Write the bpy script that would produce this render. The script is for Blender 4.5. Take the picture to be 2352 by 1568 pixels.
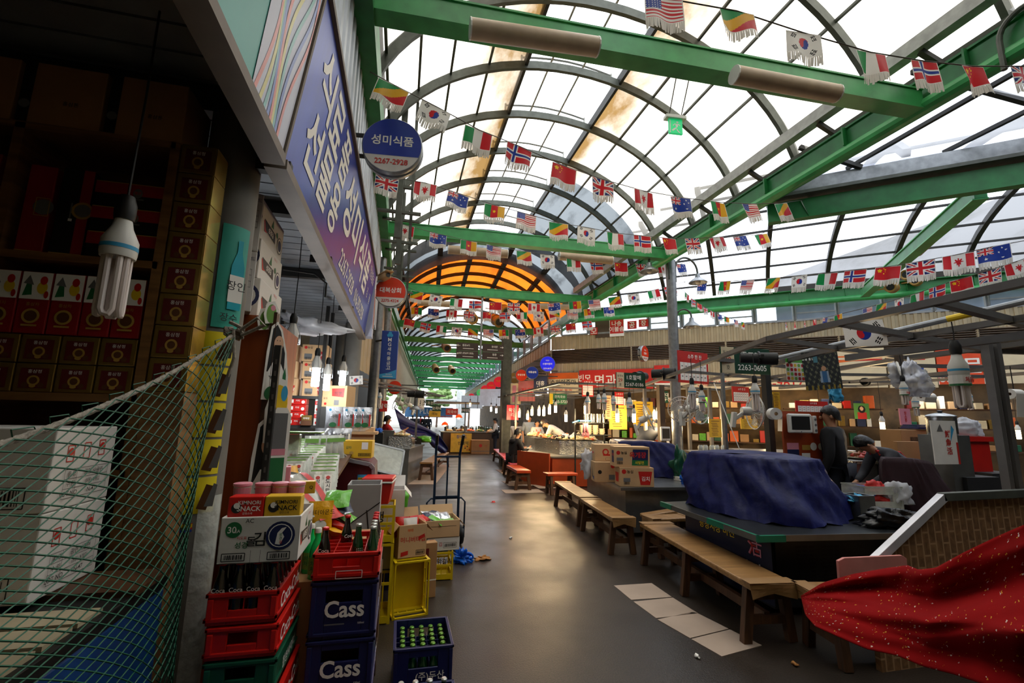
import bpy, bmesh, math, random
from mathutils import Vector, Matrix, Euler
R = math.radians
random.seed(7)
for o in list(bpy.data.objects): bpy.data.objects.remove(o)
SC = bpy.context.scene; COL = SC.collection
PI = math.pi
# ---------------------------------------------------------------- camera (16 mm lens on a 36 mm frame), pitched up, a little roll
F_PX, CX, CY, EYE = 1045.0, 1176.0, 784.0, 1.65
_d = Vector(((920-CX)/F_PX, -(955-CY)/F_PX, 1)).normalized()
_u = Vector((.02, 1, -(.02*_d.x+_d.y)/_d.z)).normalized()
_x = _u.cross(_d)
AX = (Vector(_x), Vector(_d), Vector(_u))            # world axes seen from the lens (x right, y up, z ahead)
cd = bpy.data.cameras.new('camera'); cam = bpy.data.objects.new('camera', cd); COL.objects.link(cam)
cd.sensor_width = 36; cd.lens = 36*F_PX/2352; cd.clip_end = 400; cd.clip_start = .05
_m = Matrix.Identity(4)
for i in range(3):
    _m[i][0], _m[i][1], _m[i][2] = AX[i].x, AX[i].y, -AX[i].z
_m[2][3] = EYE
cam.matrix_world = _m; SC.camera = cam
def ray(px, py):
    c = Vector(((px-CX)/F_PX, (CY-py)/F_PX, 1)); return Vector([a.dot(c) for a in AX])
def W(px, py, X=None, Y=None, Z=None, D=None, P=None):
    """Point of the place seen at a pixel of the photograph, on the plane X=, Y=, Z=, at depth D or on plane P=(nx,ny,c)."""
    r = ray(px, py)
    if X is not None: t = X/r.x
    elif Y is not None: t = Y/r.y
    elif Z is not None: t = (Z-EYE)/r.z
    elif D is not None: t = D
    else: t = P[2]/(P[0]*r.x+P[1]*r.y)
    return Vector((0, 0, EYE))+r*t
# ---------------------------------------------------------------- view, sky
SC.view_settings.view_transform = 'Standard'; SC.view_settings.look = 'None'; SC.view_settings.gamma = 1
SC.view_settings.exposure = 0.0
SC.cycles.max_bounces = 7; SC.cycles.diffuse_bounces = 3; SC.cycles.glossy_bounces = 3
SC.cycles.transmission_bounces = 4; SC.cycles.transparent_max_bounces = 10
SC.cycles.caustics_reflective = False; SC.cycles.caustics_refractive = False
SC.cycles.sample_clamp_indirect = 6; SC.cycles.use_denoising = True
w = bpy.data.worlds.new('overcast'); SC.world = w; w.use_nodes = True
bg = w.node_tree.nodes['Background']; bg.inputs[0].default_value = (.93, .97, 1.0, 1); bg.inputs[1].default_value = 3.3
sd = bpy.data.lights.new('overcast sun', 'SUN'); sd.energy = 1.4; sd.angle = R(40); sd.color = (1, .98, .94)
so = bpy.data.objects.new('overcast_sun', sd); COL.objects.link(so); so.rotation_euler = (R(-8), R(14), 0)
# ---------------------------------------------------------------- materials
MATS = {}
def rgb(h):
    if isinstance(h, str):
        c = [int(h[i:i+2], 16)/255 for i in (0, 2, 4)]
        return tuple((x/12.92 if x <= .04045 else ((x+.055)/1.055)**2.4) for x in c)
    return h
def M(name, col='808080', rough=.55, metal=0, var=.12, scale=6, bump=0, trans=0, emit=0, ecol=None, alpha=1, coat=0, stretch=None, spec=None, attr=False, see=0):
    """Procedural material: noise-varied colour, optional bump, translucency, clear share."""
    if name in MATS: return MATS[name]
    m = bpy.data.materials.new(name); m.use_nodes = True; MATS[name] = m
    nt = m.node_tree; N = nt.nodes; L = nt.links; b = N['Principled BSDF']; out = N['Material Output']
    c = rgb(col)
    b.inputs['Roughness'].default_value = rough; b.inputs['Metallic'].default_value = metal
    if coat: b.inputs['Coat Weight'].default_value = coat
    if spec is not None: b.inputs['Specular IOR Level'].default_value = spec
    csock = None
    tc = N.new('ShaderNodeTexCoord'); nz = N.new('ShaderNodeTexNoise'); nz.inputs['Scale'].default_value = scale; nz.inputs['Detail'].default_value = 5
    if stretch:
        mp = N.new('ShaderNodeMapping'); mp.inputs['Scale'].default_value = stretch; L.new(tc.outputs['Object'], mp.inputs[0]); L.new(mp.outputs[0], nz.inputs[0])
    else: L.new(tc.outputs['Object'], nz.inputs[0])
    if attr:
        at = N.new('ShaderNodeAttribute'); at.attribute_name = 'Col'; csock = at.outputs[0]
    else:
        rp = N.new('ShaderNodeValToRGB')
        rp.color_ramp.elements[0].position = .3; rp.color_ramp.elements[1].position = .7
        rp.color_ramp.elements[0].color = tuple(max(0, x*(1-var)) for x in c)+(1,)
        rp.color_ramp.elements[1].color = tuple(min(1, x*(1+var)) for x in c)+(1,)
        L.new(nz.outputs[0], rp.inputs[0]); csock = rp.outputs[0]
    L.new(csock, b.inputs['Base Color'])
    if bump:
        bp = N.new('ShaderNodeBump'); bp.inputs['Strength'].default_value = bump; bp.inputs['Distance'].default_value = .02
        L.new(nz.outputs[0], bp.inputs['Height']); L.new(bp.outputs[0], b.inputs['Normal'])
    if emit:
        b.inputs['Emission Color'].default_value = (rgb(ecol) if ecol else c)+(1,); b.inputs['Emission Strength'].default_value = emit
        if attr: L.new(csock, b.inputs['Emission Color'])
    sh = b.outputs[0]
    if trans:
        tr = N.new('ShaderNodeBsdfTranslucent'); L.new(csock, tr.inputs[0]); mx = N.new('ShaderNodeMixShader'); mx.inputs[0].default_value = trans
        L.new(sh, mx.inputs[1]); L.new(tr.outputs[0], mx.inputs[2]); sh = mx.outputs[0]
    if see:
        tp = N.new('ShaderNodeBsdfTransparent'); tp.inputs[0].default_value = tuple(.5+.5*x for x in c)+(1,); mx = N.new('ShaderNodeMixShader'); mx.inputs[0].default_value = see
        L.new(sh, mx.inputs[1]); L.new(tp.outputs[0], mx.inputs[2]); sh = mx.outputs[0]
    L.new(sh, out.inputs[0])
    return m
def glazing(name, base, stain, axis_fn=None, see=.75, lo=.5, hi=.75, scale=.7, stretch=(1, .35, 1)):
    """Weathered plastic roofing: lets the sky through, with dirt of its own."""
    m = bpy.data.materials.new(name); m.use_nodes = True; MATS[name] = m
    nt = m.node_tree; N = nt.nodes; L = nt.links; N.remove(N['Principled BSDF']); out = N['Material Output']
    tc = N.new('ShaderNodeTexCoord'); mp = N.new('ShaderNodeMapping'); mp.inputs['Scale'].default_value = stretch
    nz = N.new('ShaderNodeTexNoise'); nz.inputs['Scale'].default_value = scale; nz.inputs['Detail'].default_value = 8; nz.inputs['Roughness'].default_value = .65
    L.new(tc.outputs['Object'], mp.inputs[0]); L.new(mp.outputs[0], nz.inputs[0])
    fac = nz.outputs[0]
    if axis_fn:   # dirt gathers along a gutter edge: distance from lines x = axis_fn
        sx = N.new('ShaderNodeSeparateXYZ'); L.new(tc.outputs['Object'], sx.inputs[0])
        a = N.new('ShaderNodeMath'); a.operation = 'SUBTRACT'; L.new(sx.outputs[0], a.inputs[0]); a.inputs[1].default_value = axis_fn[0]
        ab = N.new('ShaderNodeMath'); ab.operation = 'ABSOLUTE'; L.new(a.outputs[0], ab.inputs[0])
        mr = N.new('ShaderNodeMapRange'); L.new(ab.outputs[0], mr.inputs[0]); mr.inputs[1].default_value = axis_fn[1]; mr.inputs[2].default_value = axis_fn[2]; mr.inputs[3].default_value = .42; mr.inputs[4].default_value = -.1
        ad = N.new('ShaderNodeMath'); ad.operation = 'ADD'; L.new(nz.outputs[0], ad.inputs[0]); L.new(mr.outputs[0], ad.inputs[1]); fac = ad.outputs[0]
    rp = N.new('ShaderNodeValToRGB'); rp.color_ramp.elements[0].position = lo; rp.color_ramp.elements[1].position = hi
    rp.color_ramp.elements[0].color = rgb(base)+(1,); rp.color_ramp.elements[1].color = rgb(stain)+(1,)
    L.new(fac, rp.inputs[0])
    tp = N.new('ShaderNodeBsdfTransparent'); tr = N.new('ShaderNodeBsdfTranslucent'); gl = N.new('ShaderNodeBsdfGlossy'); gl.inputs['Roughness'].default_value = .3
    L.new(rp.outputs[0], tp.inputs[0]); L.new(rp.outputs[0], tr.inputs[0])
    m1 = N.new('ShaderNodeMixShader'); m1.inputs[0].default_value = see; L.new(tr.outputs[0], m1.inputs[1]); L.new(tp.outputs[0], m1.inputs[2])
    m2 = N.new('ShaderNodeMixShader'); m2.inputs[0].default_value = .04; L.new(m1.outputs[0], m2.inputs[1]); L.new(gl.outputs[0], m2.inputs[2])
    L.new(m2.outputs[0], out.inputs[0]); return m
def strand(name, cols, scale, rough=.5, kind='wood', metal=0, bump=.2, mortar=None):
    """wood grain / bricks / ribbed sheet, all from nodes"""
    if name in MATS: return MATS[name]
    m = bpy.data.materials.new(name); m.use_nodes = True; MATS[name] = m
    nt = m.node_tree; N = nt.nodes; L = nt.links; b = N['Principled BSDF']; b.inputs['Roughness'].default_value = rough; b.inputs['Metallic'].default_value = metal
    tc = N.new('ShaderNodeTexCoord'); mp = N.new('ShaderNodeMapping'); mp.inputs['Scale'].default_value = scale; L.new(tc.outputs['Object'], mp.inputs[0])
    rp = N.new('ShaderNodeValToRGB'); rp.color_ramp.elements[0].color = rgb(cols[0])+(1,); rp.color_ramp.elements[1].color = rgb(cols[1])+(1,)
    nz = N.new('ShaderNodeTexNoise'); nz.inputs['Scale'].default_value = 1; nz.inputs['Detail'].default_value = 6; nz.inputs['Distortion'].default_value = .6; L.new(mp.outputs[0], nz.inputs[0])
    rp.color_ramp.elements[0].position = .35; rp.color_ramp.elements[1].position = .65
    L.new(nz.outputs[0], rp.inputs[0]); col = rp.outputs[0]; h = nz.outputs[0]
    if kind == 'brick':
        mp2 = N.new('ShaderNodeMapping'); mp2.inputs['Rotation'].default_value = (R(90), 0, R(90)); L.new(tc.outputs['UV'], mp2.inputs[0])
        br = N.new('ShaderNodeTexBrick'); L.new(tc.outputs['UV'], br.inputs[0]); br.inputs['Scale'].default_value = 1
        br.inputs['Brick Width'].default_value = .16; br.inputs['Row Height'].default_value = .065; br.inputs['Mortar Size'].default_value = .008; br.inputs['Mortar Smooth'].default_value = .4
        L.new(rp.outputs[0], br.inputs[1]); L.new(rp.outputs[0], br.inputs[2]); br.inputs[3].default_value = rgb(mortar)+(1,)
        col = br.outputs[0]
    L.new(col, b.inputs['Base Color'])
    bp = N.new('ShaderNodeBump'); bp.inputs['Strength'].default_value = bump; bp.inputs['Distance'].default_value = .01; L.new(h, bp.inputs['Height']); L.new(bp.outputs[0], b.inputs['Normal'])
    return m
# ---------------------------------------------------------------- mesh builder
TXT = {}
def text_mesh(s, bold=.0, ls=1.0):
    k = (s, bold, ls)
    if k not in TXT:
        c = bpy.data.curves.new('t', 'FONT'); c.body = s; c.align_x = 'CENTER'; c.align_y = 'CENTER'; c.offset = bold; c.space_line = ls; c.resolution_u = 3
        o = bpy.data.objects.new('t', c); m = bpy.data.meshes.new_from_object(o)
        v = [x.co.copy() for x in m.vertices]; f = [tuple(p.vertices) for p in m.polygons]
        if v:
            x0, x1 = min(a.x for a in v), max(a.x for a in v); y0, y1 = min(a.y for a in v), max(a.y for a in v)
            for a in v: a.x -= (x0+x1)/2; a.y -= (y0+y1)/2
            TXT[k] = (v, f, x1-x0, y1-y0)
        else: TXT[k] = ([], [], 1, 1)
        bpy.data.objects.remove(o); bpy.data.meshes.remove(m); bpy.data.curves.remove(c)
    return TXT[k]
def basis(o, x, y):
    """matrix with its x, y along the given directions (made square), z out of the face"""
    x = Vector(x).normalized(); z = x.cross(Vector(y)).normalized(); y = z.cross(x)
    m = Matrix.Identity(4)
    for i in range(3): m[i][0], m[i][1], m[i][2], m[i][3] = x[i], y[i], z[i], o[i]
    return m
def TR(x=0, y=0, z=0, rx=0, ry=0, rz=0, s=1):
    return Matrix.LocRotScale(Vector((x, y, z)), Euler((rx, ry, rz)), Vector((s, s, s)) if not isinstance(s, tuple) else Vector(s))
class B:
    def __init__(self, m=None):
        self.v = []; self.f = []; self.mi = []; self.mats = []; self.m = m or Matrix.Identity(4); self.cur = 0; self.uv = {}
    def mat(self, m):
        if isinstance(m, str): m = MATS[m]
        if m not in self.mats: self.mats.append(m)
        self.cur = self.mats.index(m); return self
    def add(self, vs, fs, m=None):
        n = len(self.v); mm = self.m if m is None else self.m @ m
        self.v += [mm @ Vector(p) for p in vs]; self.f += [tuple(n+i for i in f) for f in fs]; self.mi += [self.cur]*len(fs); return self
    def box(self, x, y, z, sx, sy, sz, m=None):
        """centre x, y; z is the underside"""
        a, b_, c = sx/2, sy/2, sz
        return self.add([(x-a, y-b_, z), (x+a, y-b_, z), (x+a, y+b_, z), (x-a, y+b_, z), (x-a, y-b_, z+c), (x+a, y-b_, z+c), (x+a, y+b_, z+c), (x-a, y+b_, z+c)],
                        [(0, 3, 2, 1), (4, 5, 6, 7), (0, 1, 5, 4), (1, 2, 6, 5), (2, 3, 7, 6), (3, 0, 4, 7)], m)
    def bar(self, a, b, w, h=None, up=(0, 0, 1)):
        """square bar from a to b"""
        a, b = Vector(a), Vector(b); d = (b-a); h = h or w
        if d.length < 1e-6: return self
        d.normalize(); up = Vector(up)
        if abs(d.dot(up)) > .98: up = Vector((0, 1, 0))
        s = d.cross(up).normalized()*(w/2); u = s.cross(d).normalized()*(h/2)
        vs = [a-s-u, a+s-u, a+s+u, a-s+u, b-s-u, b+s-u, b+s+u, b-s+u]
        return self.add(vs, [(0, 1, 2, 3), (7, 6, 5, 4), (0, 4, 5, 1), (1, 5, 6, 2), (2, 6, 7, 3), (3, 7, 4, 0)])
    def tube(self, pts, r, n=8, cap=True):
        pts = [Vector(p) for p in pts]; rr = r if isinstance(r, (list, tuple)) else [r]*len(pts)
        vs = []; fs = []; side = None
        for i, p in enumerate(pts):
            d = (pts[min(i+1, len(pts)-1)]-pts[max(i-1, 0)])
            d = d.normalized() if d.length > 1e-9 else Vector((0, 0, 1))
            if side is None:
                side = d.cross(Vector((0, 0, 1)))
                if side.length < .05: side = d.cross(Vector((0, 1, 0)))
            side = (side-d*side.dot(d)).normalized(); up = side.cross(d)
            for k in range(n):
                a = 2*PI*k/n; vs.append(p+(side*math.cos(a)+up*math.sin(a))*rr[i])
            if i:
                q = (i-1)*n
                for k in range(n): fs.append((q+k, q+(k+1) % n, q+n+(k+1) % n, q+n+k))
        if cap: fs += [tuple(range(n))[::-1], tuple(range(len(vs)-n, len(vs)))]
        return self.add(vs, fs)
    def lathe(self, prof, n=16, m=None, cap=True):
        """prof: (radius, z) from bottom to top, turned about z"""
        vs = []; fs = []
        for i, (r, z) in enumerate(prof):
            for k in range(n): a = 2*PI*k/n; vs.append((r*math.cos(a), r*math.sin(a), z))
            if i:
                q = (i-1)*n
                for k in range(n): fs.append((q+k, q+(k+1) % n, q+n+(k+1) % n, q+n+k))
        if cap: fs += [tuple(range(n))[::-1], tuple(range(len(vs)-n, len(vs)))]
        return self.add(vs, fs, m)
    def ball(self, c, r, n=12, k=8, m=None):
        r = r if isinstance(r, tuple) else (r, r, r); vs = []; fs = []
        for i in range(k+1):
            t = -PI/2+PI*i/k
            for j in range(n): a = 2*PI*j/n; vs.append((c[0]+r[0]*math.cos(t)*math.cos(a), c[1]+r[1]*math.cos(t)*math.sin(a), c[2]+r[2]*math.sin(t)))
            if i:
                for j in range(n): q = (i-1)*n; fs.append((q+j, q+(j+1) % n, q+n+(j+1) % n, q+n+j))
        return self.add(vs, fs, m)
    def prism(self, poly, h, m=None, z=0):
        """polygon in xy extruded from z to z+h"""
        n = len(poly); vs = [(p[0], p[1], z) for p in poly]+[(p[0], p[1], z+h) for p in poly]
        return self.add(vs, [tuple(range(n))[::-1], tuple(range(n, 2*n))]+[(i, (i+1) % n, n+(i+1) % n, n+i) for i in range(n)], m)
    def poly(self, pts, m=None): return self.add(pts, [tuple(range(len(pts)))], m)
    def rect(self, cx, cy, w, h, m=None, z=0): return self.add([(cx-w/2, cy-h/2, z), (cx+w/2, cy-h/2, z), (cx+w/2, cy+h/2, z), (cx-w/2, cy+h/2, z)], [(0, 1, 2, 3)], m)
    def disc(self, cx, cy, r, m=None, z=0, n=24, ry=None):
        ry = ry or r; return self.add([(cx+r*math.cos(2*PI*k/n), cy+ry*math.sin(2*PI*k/n), z) for k in range(n)], [tuple(range(n))], m)
    def text(self, s, cx, cy, w=None, h=None, m=None, z=.0, bold=.0, rot=0, ls=1.0, sx=1):
        v, f, tw, th = text_mesh(s, bold, ls)
        if w and h: kx, ky = w/tw, h/th
        elif h: kx = ky = h/th; kx *= sx
        else: kx = ky = w/tw
        mm = TR(cx, cy, z, rz=rot) @ Matrix.Diagonal((kx, ky, 1, 1)); return self.add(v, f, mm if m is None else m @ mm)
    def vtext(self, s, cx, cy, h, step=None, m=None, z=0, bold=0, sx=1):
        """stacked characters, read downwards"""
        step = step or h*1.15; n = len(s)
        for i, ch in enumerate(s): self.text(ch, cx, cy+(n-1)*step/2-i*step, h=h, m=m, z=z, bold=bold, sx=sx)
        return self
    def grid(self, fn, nu, nv, closed=False):
        n = nu+1; vs = [fn(i/nu, j/nv) for j in range(nv+1) for i in range(n)]
        return self.add(vs, [(j*n+i, j*n+i+1, (j+1)*n+i+1, (j+1)*n+i) for j in range(nv) for i in range(nu)])
    def mesh(self, name, smooth=False):
        me = bpy.data.meshes.new(name); me.from_pydata([tuple(p) for p in self.v], [], self.f)
        for m in self.mats: me.materials.append(m)
        if self.mats: me.polygons.foreach_set('material_index', self.mi)
        if smooth:
            me.polygons.foreach_set('use_smooth', [True]*len(me.polygons))
            if smooth != 'all': me.set_sharp_from_angle(angle=R(40))
        me.update(); return me
    def build(self, name, parent=None, smooth=False, bevel=0, solid=0, sub=0, loc=None, kind=None):
        o = bpy.data.objects.new(name, self.mesh(name, smooth)); COL.objects.link(o)
        if parent: o.parent = parent
        if loc is not None: o.location = loc
        if solid: md = o.modifiers.new('thickness', 'SOLIDIFY'); md.thickness = solid; md.offset = 0
        if bevel: md = o.modifiers.new('bevel', 'BEVEL'); md.width = bevel; md.segments = 2; md.limit_method = 'ANGLE'
        if sub: md = o.modifiers.new('smooth', 'SUBSURF'); md.levels = sub; md.render_levels = sub
        if kind: o['kind'] = kind
        return o
def tag(o, label, cat, group=None):
    o['label'] = label; o['category'] = cat
    if group: o['group'] = group
    return o
def thing(name, label, cat, loc=(0, 0, 0), rz=0, group=None, mw=None):
    o = bpy.data.objects.new(name, None); o.empty_display_size = .1; COL.objects.link(o)
    if mw is not None: o.matrix_world = mw
    else: o.location = loc; o.rotation_euler = (0, 0, rz)
    return tag(o, label, cat, group)
def dup(o, loc=None, rz=None, label=None, group=None, mw=None, sc=None):
    """a copy of a thing with copies of its parts and sub-parts"""
    c = o.copy(); COL.objects.link(c)
    if mw is not None: c.matrix_world = mw
    if loc is not None: c.location = loc
    if rz is not None: c.rotation_euler = (0, 0, rz)
    if sc is not None: c.scale = (sc, sc, sc) if not isinstance(sc, tuple) else sc
    if label: c['label'] = label
    if group: c['group'] = group
    for p in o.children:
        q = p.copy(); COL.objects.link(q); q.parent = c; q.matrix_parent_inverse = p.matrix_parent_inverse.copy()
        for s in p.children:
            t = s.copy(); COL.objects.link(t); t.parent = q
    return c
def struct(b, name, **k): return b.build(name, kind='structure', **k)
def picture(fn, w, h, nx, ny, name, mat, m=None, parent=None, bend=None):
    """flat sheet whose printed design is fn(u, v) -> colour, v upwards; origin at its centre"""
    me = bpy.data.meshes.new(name); n = nx+1
    vs = []
    for j in range(ny+1):
        for i in range(n):
            u, v = i/nx, j/ny; p = Vector(((u-.5)*w, (v-.5)*h, bend(u, v) if bend else 0)); vs.append(m @ p if m else p)
    me.from_pydata([tuple(p) for p in vs], [], [(j*n+i, j*n+i+1, (j+1)*n+i+1, (j+1)*n+i) for j in range(ny) for i in range(nx)])
    ca = me.color_attributes.new('Col', 'FLOAT_COLOR', 'CORNER'); buf = []
    for j in range(ny):
        for i in range(nx): buf += list(rgb(fn((i+.5)/nx, (j+.5)/ny))+(1,))*4
    ca.data.foreach_set('color', buf); me.materials.append(mat)
    o = bpy.data.objects.new(name, me); COL.objects.link(o)
    if parent: o.parent = parent
    return o
# ================================================================ large structure
M('steel_grey', '54574f', .5, .3, .2, 9); M('steel_pale', '9c9c96', .45, .3, .2, 9); M('green_paint', '1d7539', .42, 0, .25, 5, .1)
M('green_light', '3c9c56', .4, 0, .2, 5, .1); M('dark_steel', '2b2a28', .6, .2, .2); M('black', '0c0c0c', .5); M('white', 'e8e6e0', .5, 0, .06)
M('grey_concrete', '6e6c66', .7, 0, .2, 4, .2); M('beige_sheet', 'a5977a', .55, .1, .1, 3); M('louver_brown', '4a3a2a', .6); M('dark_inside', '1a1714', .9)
M('galvan', '8d9092', .38, .6, .2, 12); M('rope', '8a8378', .9, 0, .3, 60, .3); M('window_frame', '8b8f92', .4, .4)
M('window_pane', 'b9d2f2', .15, 0, .15, 3, see=.62); M('cord', '151313', .6); M('wire', '55504a', .7)
glazing('roof_glazing', 'f4ede0', '7d6038', (2.49, .83, 2.3), see=.72, lo=.5, hi=.9, scale=.9, stretch=(1, .5, 1))
glazing('roof_clear', 'fdfdfd', 'e6ded0', None, see=.8)
glazing('roof_orange', 'd8681a', '8a3d0c', None, see=.16, lo=.4, hi=.75)
glazing('roof_grey', '6f7478', '3e4144', None, see=.12, scale=2)
glazing('roof_side', 'e3e6ee', '9a9a98', None, see=.72, lo=.5, hi=.85, scale=.9)
CXR = 2.49
def floor_mat():
    m = bpy.data.materials.new('wet_asphalt'); m.use_nodes = True; MATS['wet_asphalt'] = m
    nt = m.node_tree; N = nt.nodes; L = nt.links; b = N['Principled BSDF']
    tc = N.new('ShaderNodeTexCoord'); n1 = N.new('ShaderNodeTexNoise'); n1.inputs['Scale'].default_value = 90; n1.inputs['Detail'].default_value = 3
    n2 = N.new('ShaderNodeTexNoise'); n2.inputs['Scale'].default_value = 1.1; n2.inputs['Detail'].default_value = 6
    for n in (n1, n2): L.new(tc.outputs['Object'], n.inputs[0])
    r1 = N.new('ShaderNodeValToRGB'); r1.color_ramp.elements[0].position = .35; r1.color_ramp.elements[1].position = .75
    r1.color_ramp.elements[0].color = rgb('241e19')+(1,); r1.color_ramp.elements[1].color = rgb('41372e')+(1,); L.new(n1.outputs[0], r1.inputs[0])
    mx = N.new('ShaderNodeMix'); mx.data_type = 'RGBA'; mx.blend_type = 'MULTIPLY'; mx.inputs[0].default_value = .7
    r2 = N.new('ShaderNodeValToRGB'); r2.color_ramp.elements[0].color = (.45, .42, .4, 1); r2.color_ramp.elements[1].color = (1, 1, 1, 1); L.new(n2.outputs[0], r2.inputs[0])
    L.new(r1.outputs[0], mx.inputs[6]); L.new(r2.outputs[0], mx.inputs[7]); L.new(mx.outputs[2], b.inputs['Base Color'])
    r3 = N.new('ShaderNodeMapRange'); r3.inputs[1].default_value = .35; r3.inputs[2].default_value = .7; r3.inputs[3].default_value = .3; r3.inputs[4].default_value = .52; b.inputs['Specular IOR Level'].default_value = .4; L.new(n2.outputs[0], r3.inputs[0]); L.new(r3.outputs[0], b.inputs['Roughness'])
    bp = N.new('ShaderNodeBump'); bp.inputs['Strength'].default_value = .28; bp.inputs['Distance'].default_value = .006; L.new(n1.outputs[0], bp.inputs['Height']); L.new(bp.outputs[0], b.inputs['Normal'])
floor_mat()
b = B().mat('wet_asphalt'); b.box(6, 24, -.1, 44, 84, .1); struct(b, 'floor')

# ---- main vault (runs along Y)
AA, AB, AZ = 3.15, 2.42, 5.0
def arch(x, k=0.0, shift=0.0):
    q = max(0.0, 1-((x-CXR)/AA)**2); return AZ+(AB+k)*math.sqrt(q)
def arch_xs(x0, x1, n):
    a0 = math.acos(max(-1, min(1, (x0-CXR)/AA))); a1 = math.acos(max(-1, min(1, (x1-CXR)/AA)))
    return [CXR+AA*math.cos(a0+(a1-a0)*i/n) for i in range(n+1)]
XL, XR, SL, SR = -.62, 5.6, 1.66, 3.32
def vault_skin(name, mat, x0, x1, y0, y1, n=12, lift=.09, off=None):
    b = B().mat(mat); xs = arch_xs(x0, x1, n); off = off or (lambda y: 0)
    b.grid(lambda u, v: (xs[round(u*n)]+off(y0+(y1-y0)*v), y0+(y1-y0)*v, arch(xs[round(u*n)])+lift), n, max(1, int((y1-y0)/2)))
    return struct(b, name, smooth='all')
vault_skin('ceiling_left_glazing', 'roof_glazing', XL, SL, -1.8, 13.4); vault_skin('ceiling_added_shade', 'dark_inside', XL, XR, -5, -1.8)  # opaque sheet behind the lens is added, unseen, to dim the foreground
vault_skin('ceiling_right_glazing', 'roof_glazing', SR, XR, -1.8, 9.6)
vault_skin('ceiling_right_sheet', 'roof_grey', SR, XR, 9.6, 13.4)
b = B().mat('roof_clear'); b.grid(lambda u, v: (SL+(SR-SL)*u, -1.8+15.2*v, 7.78+.1*math.sin(PI*u)), 6, 6)
for x in (SL, SR): b.grid(lambda u, v: (x, -1.8+15.2*u, 7.42+.36*v), 6, 1)
struct(b, 'ceiling_lantern_glazing')
def rib(y, name, mat='steel_grey', x0=XL, x1=XR, wd=.06, hh=.13, off=0):
    b = B().mat(mat); xs = arch_xs(x0, x1, 28); p = [Vector((x, y, arch(x))) for x in xs]
    vs = []; fs = []
    for i, q in enumerate(p):
        t = (p[min(i+1, 28)]-p[max(i-1, 0)]).normalized(); nn = Vector((-t.z, 0, t.x)); nn = -nn if nn.z < 0 else nn
        for dy, s in ((-wd/2, -1), (wd/2, -1), (wd/2, 1), (-wd/2, 1)): vs.append(q+Vector((off, dy, 0))+nn*(s*hh/2))
        if i:
            a = (i-1)*4
            for k in range(4): fs.append((a+k, a+(k+1) % 4, a+4+(k+1) % 4, a+4+k))
    b.add(vs, fs); return struct(b, name, smooth=True)
RIBY = [5.12+1.25*(i) for i in range(-7, 7)]
for y in RIBY: rib(y, 'roof_rib')
for y in RIBY:   # small pale ribs and posts of the raised skylight
    b = B().mat('steel_pale'); b.tube([(SL+(SR-SL)*i/6, y+.3, 7.74+.1*math.sin(PI*i/6)) for i in range(7)], .022, 4)
    for x in (SL, SR): b.bar((x, y+.3, 7.36), (x, y+.3, 7.78), .03)
    struct(b, 'skylight_rib')
for x, r_ in ((SL, .035), (SR, .035)):
    b = B().mat('dark_steel'); b.bar((x, -5, arch(x)+.06), (x, 13.4, arch(x)+.06), .05, .16); struct(b, 'skylight_edge_beam')
for x in (2.2, 2.78):
    b = B().mat('steel_pale'); b.bar((x, -5, 7.8), (x, 13.4, 7.8), .03); struct(b, 'skylight_purlin')
for x in (-.42, -.02, .45, 1.05, 3.95, 4.5, 4.95):
    b = B().mat('steel_grey'); b.bar((x, -5, arch(x)+.06), (x, 13.4, arch(x)+.06), .035); struct(b, 'roof_purlin')
b = B().mat('steel_pale'); b.bar((5.22, -5, 5.72), (5.22, 13.3, 5.72), .13, .16); struct(b, 'roof_edge_girder')
b = B().mat('steel_grey'); b.bar((5.5, -5, 5.55), (5.5, 13.3, 5.55), .05); struct(b, 'roof_edge_purlin')
# ---- green side girders: pipe below, plate above, stiffeners
def girder(a, c, name, flip=1):
    a, c = Vector(a), Vector(c); d = (c-a); n = int(d.length/1.25)
    b = B().mat('green_light'); b.tube([a, c], .085, 12); b.mat('green_paint')
    up = Vector((0, 0, 1)); s = d.cross(up).normalized()
    b.bar(a+up*.2+s*.02*flip, c+up*.2+s*.02*flip, .03, .26); b.bar(a+up*.33+s*.06*flip, c+up*.33+s*.06*flip, .16, .025)
    for i in range(n+1):
        p = a+d*(i/max(1, n)); b.bar(p+up*.08, p+up*.33, .13, .02, up=d.normalized()) if False else b.box(0, 0, 0, .02, .14, .25, TR(p.x, p.y, p.z+.08, rz=math.atan2(d.y, d.x)))
    return struct(b, name)
girder((5.38, -5, 5.1), (5.38, 13.4, 5.1), 'green_girder')
b = B().mat('green_paint'); b.bar((-.5, -5, 5.18), (-.5, 13.6, 5.18), .16, .34); struct(b, 'green_girder')
for y in [5.12+1.25*i for i in range(-3, 6)]:
    b = B().mat('dark_steel'); b.bar((5.2, y+.55, 5.62), (5.62, y+.45, 5.3), .06, .05); struct(b, 'girder_strut')
def tie(a, c, name='green_tie_beam', mat='green_light'):
    b = B().mat('green_paint'); a, c = Vector(a), Vector(c); b.bar(a, c, .14, .2); b.mat(mat)
    d = (c-a).normalized(); s = d.cross(Vector((0, 0, 1))); s = -s if s.y > 0 else s
    b.bar(a+s*.075, c+s*.075, .012, .21); b.bar(a+Vector((0, 0, .11)), c+Vector((0, 0, .11)), .19, .02); b.bar(a-Vector((0, 0, .11)), c-Vector((0, 0, .11)), .19, .02)
    return struct(b, name)
TIES = [3.62, 8.55, 12.6]
for y in TIES: tie((-.45, y, 5.17), (5.34, y-.25, 5.17))
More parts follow.
